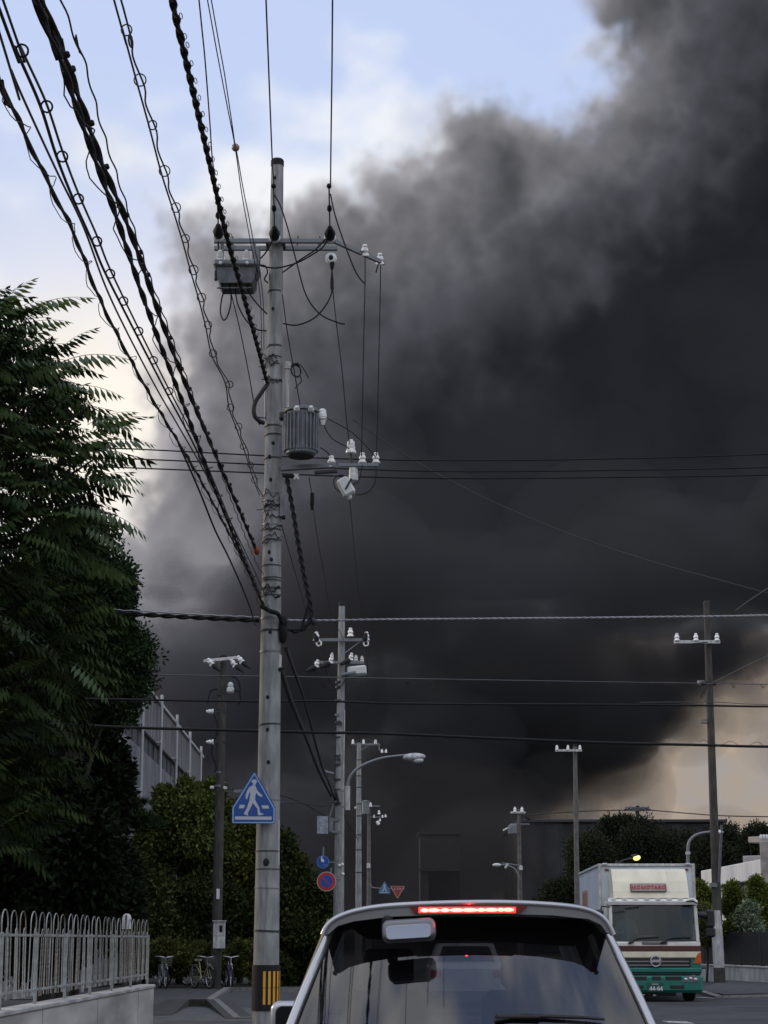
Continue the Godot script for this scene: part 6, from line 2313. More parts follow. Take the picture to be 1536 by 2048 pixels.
func make_truck() -> void:
	var d := 48.6
	var at0 := at(1310, 1900, d)
	var t := thing("box_truck", "white box truck with cream cab and green bumper, coming towards the junction on the right", "truck", Vector3(at0.x, 0, at0.z), "", deg_to_rad(-1.5))
	var cream := mat("truck_cream", Color(0.84, 0.79, 0.6), 0.35, 0.0, "soft", Vector3(0.5, 0.5, 0.5))
	var white := mat("truck_white", Color(0.84, 0.83, 0.78), 0.35, 0.0, "soft", Vector3(0.6, 0.3, 0.6))
	var panel := mat("truck_box", Color(0.7, 0.77, 0.84), 0.45, 0.0, "soft", Vector3(0.4, 0.15, 0.4))
	var green := mat("truck_green", Color(0.012, 0.15, 0.115), 0.35)
	var brown := mat("truck_brown", Color(0.085, 0.026, 0.02), 0.4)
	var black := mat("truck_black", Color(0.014, 0.014, 0.015), 0.5)
	var glass := pane("truck_glass", Color(0.01, 0.025, 0.024), 0.62)
	var chrome := mat("truck_chrome", Color(0.5, 0.52, 0.54), 0.25, 0.8)
	var orange := mat("truck_orange", Color(0.5, 0.1, 0.015), 0.3)
	var b := B.new()
	# the box behind the cab; the truck faces +z, its floor is at y = 0
	b.box(Vector3(0.03, 2.0, -5.2), Vector3(2.45, 2.78, 7.0), 0.03)
	var box := part("cargo_box", b, panel, t)
	for s in [[Vector3(0.03, 3.4, -1.69), Vector3(2.5, 0.07, 0.06)], [Vector3(-1.19, 2.0, -1.69), Vector3(0.07, 2.8, 0.06)], [Vector3(1.25, 2.0, -1.69), Vector3(0.07, 2.8, 0.06)], [Vector3(-1.2, 3.4, -5.2), Vector3(0.06, 0.07, 7.02)], [Vector3(1.26, 3.4, -5.2), Vector3(0.06, 0.07, 7.02)]]:
		b = B.new()
		b.box(s[0], s[1], 0.012)
		part("edge_rail", b, M.white_paint, box)
	for x in [-1.0, 1.06]:
		b = B.new()
		b.box(Vector3(x, 3.28, -1.68), Vector3(0.11, 0.045, 0.04), 0.006)
		part("marker_lamp", b, mat("marker_red", Color(0.25, 0.03, 0.02), 0.3), box)
	for x in [-1.05, 1.1]:
		b = B.new()
		b.box(Vector3(x, 3.42, -1.66), Vector3(0.14, 0.06, 0.08), 0.015)
		part("corner_cap", b, chrome, box)
	b = B.new()
	b.box(Vector3(-1.2, 2.62, -6.6), Vector3(0.012, 0.5, 1.9), 0.002)
	part("side_panel", b, mat("poster_sand", Color(0.42, 0.3, 0.2), 0.6), box)
	for k in 3:
		b = B.new()
		b.box(Vector3(-1.209, 2.6, -6.1 - k * 0.5), Vector3(0.006, 0.4, 0.2))
		part("red_stroke", b, mat("poster_red", Color(0.35, 0.06, 0.04), 0.6), box)
	# wind deflector
	b = B.new()
	for s in [[-0.99, 1.0, 0.0]]:
		var prof := PackedVector2Array([Vector2(0.4, 2.53), Vector2(0.46, 2.7), Vector2(0.62, 2.95), Vector2(0.86, 3.2), Vector2(1.02, 3.27), Vector2(1.55, 3.3), Vector2(1.6, 2.53)])
		b.prism(prof, -0.96, 0.94, Transform3D(Basis(Vector3.FORWARD, Vector3.UP, Vector3.RIGHT), Vector3.ZERO))
	var defl := part("wind_deflector", b, cream, t)
	b = B.new()
	b.box(Vector3(0.46, 2.98, -0.66), Vector3(0.016, 0.74, 0.03), 0.003, Basis(Vector3.RIGHT, -0.65))
	part("seam", b, white, defl)
	# name board on the deflector
	var bq := Basis(Vector3.RIGHT, -0.55)
	b = B.new()
	b.box(Vector3(-0.07, 2.79, -0.475), Vector3(0.92, 0.25, 0.05), 0.04, bq)
	var board := part("name_board", b, mat("board_grey", Color(0.12, 0.11, 0.1), 0.4), defl)
	b = B.new()
	b.box(Vector3(-0.07, 2.793, -0.452), Vector3(0.86, 0.2, 0.012), 0.004, bq)
	part("board_face", b, mat("board_face", Color(0.3, 0.26, 0.23), 0.4), board)
	words_on("lettering", "MOMOTARO", 0.108, 0.02, mat("name_red", Color(0.42, 0.02, 0.03), 0.5), board, Transform3D(bq * Basis(Vector3(1.0, 0, 0), Vector3(0.12, 1.0, 0), Vector3(0, 0, 1)), Vector3(-0.07, 2.796, -0.438)))
	# cab
	var cab_prof := PackedVector2Array([Vector2(0.0, 0.75), Vector2(-0.02, 1.1), Vector2(0.0, 1.46), Vector2(0.1, 1.5), Vector2(0.28, 2.36), Vector2(0.36, 2.5), Vector2(1.6, 2.54), Vector2(1.6, 0.6), Vector2(0.2, 0.6)])
	var side := Transform3D(Basis(Vector3.FORWARD, Vector3.UP, Vector3.RIGHT), Vector3.ZERO)
	# lower body with an open cab above, so that the glass has a dark room behind it
	b = B.new()
	b.prism(PackedVector2Array([Vector2(0.0, 0.72), Vector2(-0.02, 1.1), Vector2(0.0, 1.42), Vector2(0.06, 1.47), Vector2(1.6, 1.47), Vector2(1.6, 0.72)]), -1.13, 1.13, side)
	var cab := part("cab", b, white, t)
	b = B.new()
	b.prism(PackedVector2Array([Vector2(0.22, 2.37), Vector2(0.2, 2.43), Vector2(0.3, 2.5), Vector2(0.6, 2.54), Vector2(1.6, 2.54), Vector2(1.6, 2.38)]), -1.1, 1.1, side)
	part("roof", b, white, cab)
	b = B.new()
	b.prism(PackedVector2Array([Vector2(0.14, 2.36), Vector2(0.12, 2.44), Vector2(0.26, 2.48), Vector2(0.3, 2.37)]), -1.12, 1.12, side)
	part("sun_visor", b, white, cab)
	for k in 8:
		b = B.new()
		b.box(Vector3(-0.98 + k * 0.28, 2.5, -0.22), Vector3(0.14, 0.03, 0.1), 0.012)
		part("visor_rib", b, white, cab)
	b = B.new()
	b.box(Vector3(0, 1.95, -1.5), Vector3(2.2, 0.96, 0.1))
	part("back_panel", b, black, cab)
	for x in [-1.06, 1.06]:
		b = B.new()
		b.tube([Vector3(x * 1.02, 1.45, -0.04), Vector3(x, 2.42, -0.24)], 0.045, 8)
		part("pillar", b, white, cab)
		b = B.new()
		b.box(Vector3(x * 1.03, 1.95, -1.2), Vector3(0.06, 0.98, 0.7), 0.01)
		part("rear_pillar", b, white, cab)
		b = B.new()
		b.face([Vector3(x * 1.03, 1.47, -0.1), Vector3(x * 1.03, 1.47, -0.86), Vector3(x * 1.01, 2.38, -0.86), Vector3(x * 1.01, 2.38, -0.28)])
		part("side_window", b, glass, cab)
	b = B.new()
	var ws := []
	for k in 7:
		var x := -1.04 + 2.08 * k / 6.0
		var bulge := 0.05 * (1.0 - pow(x / 1.04, 2))
		ws.append([Vector3(x, 1.46, -0.05 + bulge), Vector3(x, 2.38, -0.23 + bulge)])
	for k in 6:
		b.quad(ws[k][0], ws[k + 1][0], ws[k + 1][1], ws[k][1])
	part("windscreen", b, glass, cab)
	b = B.new()
	b.box(Vector3(0, 1.45, -0.4), Vector3(2.1, 0.1, 0.6), 0.03)
	part("dashboard", b, black, cab)
	b = B.new()
	b.box(Vector3(-0.15, 1.56, -0.3), Vector3(0.5, 0.12, 0.2), 0.03)
	part("dash_box", b, mat("dash_tan", Color(0.14, 0.08, 0.05), 0.7), cab)
	for x in [-0.6, 0.62]:
		b = B.new()
		b.box(Vector3(x, 1.75, -1.1), Vector3(0.55, 0.75, 0.2), 0.06)
		var seat := part("seat", b, black, cab)
		b = B.new()
		b.box(Vector3(x, 2.2, -1.12), Vector3(0.3, 0.2, 0.12), 0.04)
		part("headrest", b, black, seat)
	b = B.new()
	b.ring(Vector3(0.6, 1.62, -0.5), 0.2, 0.018, Basis(Vector3.RIGHT, -0.9), 18, 6)
	part("steering_wheel", b, black, cab)
	# person at the wheel, only shoulders and head show
	driver(t, Vector3(-0.62, 1.52, -0.85))
	for s in [[-0.62, 0.16], [0.18, -0.02]]:
		b = B.new()
		b.tube([Vector3(s[0], 1.46, 0.03), Vector3(s[0] + 0.24, 1.55, 0.04), Vector3(s[0] + 0.72, 1.57, 0.02)], 0.018, 6)
		part("wiper", b, black, t)
		b = B.new()
		b.box(Vector3(s[0] + 0.03, 1.44, 0.04), Vector3(0.16, 0.06, 0.06), 0.02, Basis(Vector3.BACK, 0.35))
		part("wiper_base", b, black, t)
	b = B.new()
	b.box(Vector3(0.0, 1.42, 0.01), Vector3(0.64, 0.07, 0.04), 0.02)
	part("grab_handle", b, mat("vent_grey", Color(0.16, 0.16, 0.14), 0.5), t)
	for s in [["brown_stripe", 1.29, 0.13, brown, 0.022], ["cream_band", 1.14, 0.14, cream, 0.02], ["upper_grille", 0.945, 0.23, black, 0.022]]:
		b = B.new()
		b.box(Vector3(0, s[1], s[4] - 0.005), Vector3(2.27 if s[0] != "upper_grille" else 1.96, s[2], 0.05), 0.008)
		part(s[0], b, s[3], t)
	for y in [0.97, 0.88]:
		b = B.new()
		b.box(Vector3(0, y, 0.05), Vector3(1.66, 0.035, 0.03), 0.008)
		part("grille_bar", b, mat("grille_metal", Color(0.2, 0.2, 0.2), 0.4, 0.4), t)
	for x in [-1.0, 1.0]:
		b = B.new()
		b.prism(PackedVector2Array([Vector2(-0.14, 0.73), Vector2(0.13, 0.73), Vector2(0.13, 0.9), Vector2(0.0, 0.96), Vector2(-0.09, 1.06), Vector2(-0.12, 1.0)]), 0.0, 0.055, Transform3D(Basis(Vector3(signf(x), 0, 0), Vector3.UP, Vector3.BACK), Vector3(x, 0, 0)))
		part("green_corner", b, green, t)
		b = B.new()
		b.prism(PackedVector2Array([Vector2(-0.08, 0.93), Vector2(0.135, 0.93), Vector2(0.13, 1.2), Vector2(0.06, 1.17)]), 0.0, 0.07, Transform3D(Basis(Vector3(signf(x), 0, 0), Vector3.UP, Vector3.BACK), Vector3(x, 0, 0)))
		part("turn_lamp", b, orange, t)
	# bumper
	b = B.new()
	b.box(Vector3(0, 0.44, -0.05), Vector3(2.32, 0.44, 0.4), 0.07)
	var bump := part("bumper", b, green, t)
	b = B.new()
	b.box(Vector3(0, 0.68, 0.0), Vector3(2.2, 0.035, 0.24))
	part("gap", b, black, bump)
	b = B.new()
	b.box(Vector3(0, 0.76, -0.02), Vector3(2.29, 0.13, 0.2), 0.03)
	part("front_apron", b, green, t)
	for s in [[-0.55, 0.57, 0.62], [0.42, 0.57, 0.4], [0.0, 0.57, 0.22], [0.5, 0.36, 0.36], [-0.5, 0.36, 0.36]]:
		b = B.new()
		b.box(Vector3(s[0], s[1], 0.143), Vector3(s[2], 0.09, 0.03), 0.008)
		part("bumper_slot", b, black, bump)
	for x in [-0.84, 0.84]:
		b = B.new()
		b.prism(PackedVector2Array([Vector2(-0.24, 0.48), Vector2(0.2, 0.49), Vector2(0.24, 0.55), Vector2(0.1, 0.66), Vector2(-0.1, 0.62)]), 0.13, 0.165, Transform3D(Basis(Vector3(signf(x), 0, 0), Vector3.UP, Vector3.BACK), Vector3(x, 0, 0)))
		var hl := part("headlight", b, mat("headlight_glass", Color(0.2, 0.23, 0.23), 0.12, 0.4), bump)
		for k in 3:
			b = B.new()
			b.ball(Vector3(x + signf(x) * (-0.12 + k * 0.12), 0.54 + 0.02 * (k % 2), 0.166), Vector3(0.05, 0.045, 0.015), 5, 10)
			part("reflector", b, chrome, hl)
	b = B.new()
	b.box(Vector3(-0.04, 0.36, 0.155), Vector3(0.4, 0.22, 0.02), 0.006)
	var lp := part("number_plate", b, mat("plate_green", Color(0.012, 0.07, 0.05), 0.5), bump)
	words_on("plate_number", "44-64", 0.095, 0.006, M.sign_white, lp, Transform3D(Basis.IDENTITY, Vector3(-0.02, 0.325, 0.169)))
	b = B.new()
	b.box(Vector3(-0.04, 0.43, 0.167), Vector3(0.17, 0.03, 0.004))
	part("plate_line", b, mat("plate_dull", Color(0.3, 0.34, 0.32), 0.5), lp)
	# badge: a ring with a bar across it
	b = B.new()
	b.ball(Vector3(0.0, 0.98, 0.055), Vector3(0.15, 0.15, 0.02), 6, 20, Basis.IDENTITY)
	var badge := part("badge", b, mat("badge_dark", Color(0.05, 0.055, 0.06), 0.3, 0.3), t)
	b = B.new()
	b.ring(Vector3(0, 0.98, 0.075), 0.125, 0.018, Basis.IDENTITY, 24, 6)
	part("badge_ring", b, chrome, badge)
	b = B.new()
	b.prism(PackedVector2Array([Vector2(-0.115, 0.02), Vector2(-0.05, 0.035), Vector2(0.05, 0.03), Vector2(0.115, 0.055), Vector2(0.11, -0.02), Vector2(0.05, -0.03), Vector2(-0.05, -0.025), Vector2(-0.115, -0.05)]), 0.07, 0.09, Transform3D(Basis.IDENTITY, Vector3(0, 0.985, 0)))
	part("badge_bar", b, chrome, badge)
	# mirrors
	for x in [-1.0, 1.0]:
		b = B.new()
		b.tube([Vector3(x * 1.08, 2.3, -0.12), Vector3(x * 1.3, 2.32, 0.1), Vector3(x * 1.36, 2.2, 0.12), Vector3(x * 1.36, 1.6, 0.12), Vector3(x * 1.1, 1.52, -0.05)], 0.018, 6)
		var arm := part("mirror_arm", b, black, t)
		for s in [[2.02, 0.44, 0.22], [1.68, 0.24, 0.24]]:
			b = B.new()
			b.box(Vector3(x * 1.38, s[0], 0.13), Vector3(s[2], s[1], 0.12), 0.045)
			part("mirror", b, black, arm)
	b = B.new()
	b.box(Vector3(0.92, 2.44, 0.02), Vector3(0.22, 0.04, 0.12), 0.015)
	part("visor_lamp", b, black, t)
	b = B.new()
	b.tube([Vector3(0.98, 2.44, 0.0), Vector3(1.16, 2.34, 0.14), Vector3(1.2, 2.14, 0.16)], 0.016, 6)
	b.ball(Vector3(1.2, 2.1, 0.16), Vector3(0.13, 0.1, 0.1), 6, 10)
	part("kerb_mirror", b, black, t)
	# underside and wheels
	b = B.new()
	b.box(Vector3(0, 0.5, -4.4), Vector3(0.9, 0.26, 8.2))
	part("chassis", b, black, t)
	b = B.new()
	b.box(Vector3(0, 0.62, -0.9), Vector3(2.1, 0.5, 1.6))
	part("under_cab", b, black, t)
	for s in [[-0.93, -0.95, 0.27], [0.93, -0.95, 0.27], [-0.88, -6.4, 0.52], [0.88, -6.4, 0.52]]:
		b = B.new()
		var xf := Transform3D(Basis(Vector3.BACK, PI / 2), Vector3(s[0], 0.46, s[1]))
		b.lathe([Vector2(0.2, -s[2] / 2), Vector2(0.42, -s[2] / 2), Vector2(0.46, -s[2] / 2 + 0.04), Vector2(0.46, s[2] / 2 - 0.04), Vector2(0.42, s[2] / 2), Vector2(0.2, s[2] / 2)], xf, 24)
		var w := part("wheel", b, M.rubber, t)
		b = B.new()
		b.lathe([Vector2(0.0, -s[2] / 2 + 0.06), Vector2(0.22, -s[2] / 2 + 0.02), Vector2(0.24, 0.0), Vector2(0.22, s[2] / 2 - 0.02), Vector2(0.0, s[2] / 2 - 0.06)], xf, 16)
		part("wheel_hub", b, M.paint_grey, w)
	for s in [[-0.4, 0.17, 0.14], [-0.05, 0.16, 0.05]]:
		b = B.new()
		b.box(Vector3(s[0], s[1], 0.02), Vector3(s[2] * 1.6, 0.04, 0.04), 0.012)
		part("tow_eye", b, M.porcelain_dull, t)
	b = B.new()
	b.box(Vector3(0, 0.2, -0.1), Vector3(1.0, 0.12, 0.1), 0.02)
	part("under_bar", b, black, t)
	b = B.new()
	b.tube([Vector3(1.16, 0.82, -0.1), Vector3(1.26, 0.82, -0.08)], 0.03, 6)
	part("side_marker", b, brown, t)


# one continuous figure: torso, neck, head and both arms down to the wheel, seen through dark glass
func driver(t: Node3D, p: Vector3) -> void:
	# drawn as a field of joints joined by a smooth minimum and meshed on a grid
	var bones := [[Vector3(0, -0.1, 0), Vector3(0, 0.34, 0), 0.17, 0.17], [Vector3(-0.16, 0.4, 0), Vector3(0.16, 0.4, 0), 0.075, 0.075], [Vector3(0, 0.4, 0.01), Vector3(0, 0.55, 0.03), 0.055, 0.055], [Vector3(0, 0.62, 0.035), Vector3(0, 0.67, 0.03), 0.088, 0.085], [Vector3(-0.2, 0.38, 0), Vector3(-0.26, 0.14, 0.12), 0.055, 0.045], [Vector3(-0.26, 0.14, 0.12), Vector3(-0.14, 0.14, 0.34), 0.043, 0.034], [Vector3(-0.14, 0.14, 0.34), Vector3(-0.11, 0.16, 0.41), 0.04, 0.03], [Vector3(0.2, 0.38, 0), Vector3(0.26, 0.14, 0.12), 0.055, 0.045], [Vector3(0.26, 0.14, 0.12), Vector3(0.14, 0.14, 0.34), 0.043, 0.034], [Vector3(0.14, 0.14, 0.34), Vector3(0.11, 0.16, 0.41), 0.04, 0.03], [Vector3(0, 0.61, 0.11), Vector3(0, 0.635, 0.12), 0.02, 0.014]]
	var field := func(q: Vector3) -> float:
		var s := 0.0
		for n in bones:
			var ab: Vector3 = n[1] - n[0]
			var h := clampf((q - n[0]).dot(ab) / ab.length_squared(), 0.0, 1.0)
			s += exp(-45.0 * (q.distance_to(n[0] + ab * h) - lerpf(n[2], n[3], h)))
		return -log(s + 1e-20) / 45.0
	var c := 0.032
	var lo := Vector3(-0.4, -0.32, -0.24)
	var nx := 25
	var ny := 36
	var nz := 24
	var val := PackedFloat32Array()
	val.resize(nx * ny * nz)
	for z in nz:
		for y in ny:
			for x in nx:
				val[(z * ny + y) * nx + x] = field.call(lo + Vector3(x, y, z) * c)
	var where := {}
	for z in nz - 1:
		for y in ny - 1:
			for x in nx - 1:
				var sum := Vector3.ZERO
				var cnt := 0
				for e in 12:
					var ax := e / 4
					var o := Vector3i.ZERO
					o[(ax + 1) % 3] = e & 1
					o[(ax + 2) % 3] = (e >> 1) & 1
					var f := o
					f[ax] = 1
					var va := val[((z + o.z) * ny + y + o.y) * nx + x + o.x]
					var vb := val[((z + f.z) * ny + y + f.y) * nx + x + f.x]
					if (va < 0.0) != (vb < 0.0):
						sum += Vector3(o).lerp(Vector3(f), va / (va - vb))
						cnt += 1
				if cnt:
					where[Vector3i(x, y, z)] = lo + (Vector3(x, y, z) + sum / cnt) * c
	var b := B.new()
	for k: Vector3i in where:
		for ax in 3:
			var u := (ax + 1) % 3
			var w := (ax + 2) % 3
			if k[u] == 0 or k[w] == 0:
				continue
			var k2 := k
			k2[ax] += 1
			if k2[ax] >= [nx, ny, nz][ax]:
				continue
			var va := val[(k.z * ny + k.y) * nx + k.x]
			var vb := val[(k2.z * ny + k2.y) * nx + k2.x]
			if (va < 0.0) == (vb < 0.0):
				continue
			var ku := k
			ku[u] -= 1
			var kw := k
			kw[w] -= 1
			var kuw := ku
			kuw[w] -= 1
			if not (where.has(ku) and where.has(kw) and where.has(kuw)):
				continue
			var nn := Vector3.ZERO
			nn[ax] = 1.0 if va < 0.0 else -1.0
			b.tri(where[k], where[ku], where[kuw], nn, nn, nn)
			b.tri(where[k], where[kuw], where[kw], nn, nn, nn)
	# smooth normals from the field
	for i in b.v.size():
		var q := b.v[i]
		var s := 0.006
		b.n[i] = Vector3(field.call(q + Vector3(s, 0, 0)) - field.call(q - Vector3(s, 0, 0)), field.call(q + Vector3(0, s, 0)) - field.call(q - Vector3(0, s, 0)), field.call(q + Vector3(0, 0, s)) - field.call(q - Vector3(0, 0, s))).normalized()
	var who := thing("person", "person in a light blue shirt at the wheel of the box truck", "person", t.transform * p, "", t.rotation.y)
	var body := part("body", b, mat("shirt_blue", Color(0.16, 0.28, 0.36), 0.9), who)
	b = B.new()
	b.ball(Vector3(0, 0.69, 0.01), Vector3(0.093, 0.085, 0.098), 6, 12)
	part("hair", b, M.rubber, who)
	b = B.new()
	b.ball(Vector3(0, 0.63, 0.055), Vector3(0.072, 0.085, 0.075), 8, 12)
	part("face", b, mat("skin", Color(0.42, 0.27, 0.19), 0.6), who)
	body.set_meta("label", "light blue shirt")


# ---------------------------------------------------------------- white car beyond the van
func make_car_ahead() -> void:
	var p := at(934, 1900, 44.0)
	var t := thing("white_car", "white car further ahead, seen only through the van's tinted rear window", "car", Vector3(p.x, 0, p.z))
	var paint := mat("car_white", Color(0.66, 0.66, 0.66), 0.3)
	var glass := pane("car_glass", Color(0.01, 0.012, 0.014), 0.8)
	var b := B.new()
	b.box(Vector3(0, 0.62, -2.1), Vector3(1.7, 0.72, 4.2), 0.12)
	part("body", b, paint, t)
	b = B.new()
	b.prism(PackedVector2Array([Vector2(-0.8, 0.96), Vector2(0.8, 0.96), Vector2(0.62, 1.42), Vector2(-0.62, 1.42)]), -3.0, -0.5)
	part("cabin", b, paint, t)
	b = B.new()
	b.face([Vector3(-0.66, 1.02, -0.49), Vector3(0.66, 1.02, -0.49), Vector3(0.52, 1.36, -0.49), Vector3(-0.52, 1.36, -0.49)])
	part("rear_window", b, glass, t)
	for x in [-0.7, 0.7]:
		b = B.new()
		b.box(Vector3(x, 0.75, 0.005), Vector3(0.24, 0.16, 0.03), 0.01)
		part("tail_lamp", b, M.sign_red, t)
		for z in [-0.8, -3.4]:
			b = B.new()
			b.lathe([Vector2(0, -0.1), Vector2(0.31, -0.1), Vector2(0.31, 0.1), Vector2(0, 0.1)], Transform3D(Basis(Vector3.BACK, PI / 2), Vector3(x * 1.08, 0.31, z)), 18)
			part("wheel", b, M.rubber, t)
	b = B.new()
	b.box(Vector3(0, 0.68, 0.012), Vector3(0.33, 0.165, 0.015), 0.004)
	part("number_plate", b, M.sign_white, t)


# ---------------------------------------------------------------- the silver van in front
func make_van() -> void:
	# local axes: x to the right, y up, z towards the viewer; the rear window's foot is near z = 0
	var o := Vector3(0.385, 0, -8.6)
	var t := thing("silver_van", "silver minivan close ahead with a dark tinted rear window and its brake light lit", "car", o)
	var silver := mat("van_silver", Color(0.4, 0.41, 0.43), 0.32, 0.7)
	silver.clearcoat_enabled = true
	silver.clearcoat = 0.6
	silver.clearcoat_roughness = 0.08
	var dark := mat("van_trim", Color(0.012, 0.012, 0.013), 0.5)
	var inside := mat("van_cabin", Color(0.03, 0.03, 0.032), 0.9)
	var tint := pane("van_tint", Color(0.004, 0.004, 0.005), 0.9, 0.02)
	tint.metallic_specular = 0.8
	var clear := pane("van_clear", Color(0.02, 0.025, 0.025), 0.12, 0.02)
	var b := B.new()
	b.box(Vector3(0, 0.66, -2.3), Vector3(1.74, 0.74, 4.5), 0.1)
	part("body", b, silver, t)
	b = B.new()
	b.box(Vector3(0, 0.4, 0.02), Vector3(1.76, 0.34, 0.3), 0.09)
	part("bumper", b, silver, t)
	for x in [-0.78, 0.78]:
		for z in [-0.85, -3.65]:
			b = B.new()
			b.lathe([Vector2(0, -0.11), Vector2(0.29, -0.11), Vector2(0.32, -0.08), Vector2(0.32, 0.08), Vector2(0.29, 0.11), Vector2(0, 0.11)], Transform3D(Basis(Vector3.BACK, PI / 2), Vector3(x, 0.32, z)), 22)
			part("wheel", b, M.rubber, t)
		b = B.new()
		b.box(Vector3(x * 1.02, 0.9, -0.02), Vector3(0.16, 0.3, 0.12), 0.03)
		part("tail_lamp", b, mat("tail_red", Color(0.3, 0.02, 0.02), 0.2), t)
	# roof: arched across, nearly level along
	var arch := []
	for k in 13:
		var x := -0.6 + 1.2 * k / 12.0
		arch.append(Vector2(x, 1.655 - 0.075 * pow(absf(x) / 0.6, 2.6)))
	var ring := PackedVector2Array()
	for p: Vector2 in arch:
		ring.push_back(p)
	for k in range(12, -1, -1):
		ring.push_back(arch[k] + Vector2(0, -0.05))
	b = B.new()
	b.prism(ring, -2.75, -0.3)
	part("roof", b, silver, t)
	# pillars and side glass
	for s in [-1.0, 1.0]:
		# broad rear pillar beside the window
		b = B.new()
		var foot := Vector3(s * 0.835, 1.0, -0.02)
		var head := Vector3(s * 0.602, 1.585, -0.3)
		b.tube(spline([foot + Vector3(s * 0.03, -0.2, 0.0), foot, foot.lerp(head, 0.35) + Vector3(s * 0.012, 0, 0), foot.lerp(head, 0.75) + Vector3(s * 0.008, 0, 0), head], 5), 0.025, 10, 0.023)
		part("rear_pillar", b, silver, t)
		b = B.new()
		b.tube([foot + Vector3(-s * 0.036, -0.2, 0.012), foot + Vector3(-s * 0.036, 0, 0.012), head + Vector3(-s * 0.036, 0, 0.012)], 0.013, 6)
		part("window_seal", b, dark, t)
		b = B.new()
		b.face([foot + Vector3(0, 0, -0.03), Vector3(s * 0.85, 1.0, -0.62), Vector3(s * 0.63, 1.58, -0.66), head + Vector3(0, 0, -0.03)])
		part("quarter_window", b, tint, t)
		for z in [-0.66, -1.75, -2.7]:
			b = B.new()
			b.tube([Vector3(s * 0.855, 1.0, z - (0.0 if z > -2.0 else 0.45)), Vector3(s * 0.622, 1.585, z)], 0.035, 8)
			part("pillar", b, dark if z > -2.0 else silver, t)
		for k in [[-0.7, -1.72], [-1.78, -2.7]]:
			b = B.new()
			b.face([Vector3(s * 0.852, 1.0, k[0]), Vector3(s * 0.852, 1.0, k[1] - (0.0 if k[1] > -2.0 else 0.4)), Vector3(s * 0.63, 1.58, k[1]), Vector3(s * 0.63, 1.58, k[0])])
			part("side_window", b, tint if k[0] > -1.0 else clear, t)
	b = B.new()
	b.face([Vector3(-0.8, 1.0, -3.25), Vector3(0.8, 1.0, -3.25), Vector3(0.6, 1.58, -2.72), Vector3(-0.6, 1.58, -2.72)])
	part("windscreen", b, clear, t)
	b = B.new()
	b.prism(PackedVector2Array([Vector2(-0.86, 0.95), Vector2(0.86, 0.95), Vector2(0.82, 1.03), Vector2(-0.82, 1.03)]), -4.5, -3.3)
	part("bonnet", b, silver, t)
	# tailgate below the window
	b = B.new()
	b.box(Vector3(0, 0.83, 0.02), Vector3(1.56, 0.36, 0.1), 0.03)
	part("tailgate", b, silver, t)
	# rear window, set in the sloping plane from (y 1.0, z 0.03) to (y 1.585, z -0.26)
	var up := Vector3(0, 0.585, -0.29).normalized()
	var fr := Transform3D(Basis(Vector3.RIGHT, up, Vector3.RIGHT.cross(up)), Vector3(0, 1.0, 0.03))
	var rows := []
	var pane_b := B.new()
	for j in 9:
		var row := []
		for k in 13:
			var v := j / 8.0
			var u := -1.0 + 2.0 * k / 12.0
			var half := lerpf(0.815, 0.59, v)
			var bulge := 0.05 * (1.0 - u * u)
			row.append([fr * Vector3(u * half, v * 0.653, bulge), (fr.basis * Vector3(u * 0.13, 0.0, 1)).normalized()])
		rows.append(row)
	for j in 8:
		for k in 12:
			var a: Array = rows[j][k]
			var c: Array = rows[j][k + 1]
			var e: Array = rows[j + 1][k + 1]
			var g: Array = rows[j + 1][k]
			pane_b.tri(a[0], c[0], e[0], a[1], c[1], e[1])
			pane_b.tri(a[0], e[0], g[0], a[1], e[1], g[1])
	var rw := part("rear_window", pane_b, tint, t)
	# dark band along the window's top
	b = B.new()
	for k in 24:
		var u0 := -0.98 + 1.96 * k / 24.0
		var u1 := -0.98 + 1.96 * (k + 1) / 24.0
		var q := []
		for s in [[u0, 1], [u1, 1], [u1, 0], [u0, 0]]:
			var u: float = s[0]
			var v := 0.995 if s[1] else 0.815 - 0.035 * u + 0.15 * smoothstep(0.7, 1.0, absf(u))
			q.append(fr * Vector3(u * lerpf(0.815, 0.59, v), v * 0.653, 0.05 * (1.0 - u * u) - 0.006))
		b.quad(q[0], q[1], q[2], q[3])
	part("shade_band", b, dark, rw)
	# spoiler over it
	var lip := [Vector2(-0.655, 1.525), Vector2(-0.635, 1.565), Vector2(-0.59, 1.6), Vector2(-0.5, 1.63), Vector2(-0.36, 1.65), Vector2(-0.1, 1.662), Vector2(0.15, 1.664), Vector2(0.36, 1.655), Vector2(0.5, 1.638), Vector2(0.575, 1.606), Vector2(0.61, 1.565), Vector2(0.628, 1.525)]
	var under := [Vector2(0.6, 1.53), Vector2(0.575, 1.565), Vector2(0.52, 1.59), Vector2(0.36, 1.606), Vector2(0.15, 1.612), Vector2(-0.1, 1.61), Vector2(-0.36, 1.6), Vector2(-0.52, 1.58), Vector2(-0.59, 1.56), Vector2(-0.63, 1.525)]
	ring = PackedVector2Array()
	for p: Vector2 in lip + under:
		ring.push_back(p)
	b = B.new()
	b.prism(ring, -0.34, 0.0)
	var sp := part("spoiler", b, mat("van_silver_shade", Color(0.2, 0.205, 0.21), 0.4, 0.3), t)  # darker copy of the body silver, shade in the colour; sky-facing top stays lighter
	b = B.new()
	var edge := []
	for p: Vector2 in lip:
		edge.append(Vector3(p.x, p.y - 0.004, -0.004))
	b.tube(spline(edge, 4), 0.013, 8)
	part("spoiler_edge", b, silver, sp)
	b = B.new()
	var top_ := []
	for p: Vector2 in lip:
		top_.append([Vector3(p.x, p.y + 0.002, -0.01), Vector3(p.x * 0.95, p.y + 0.006, -0.36)])
	for k in top_.size() - 1:
		b.quad(top_[k][0], top_[k + 1][0], top_[k + 1][1], top_[k][1], Vector3.UP)
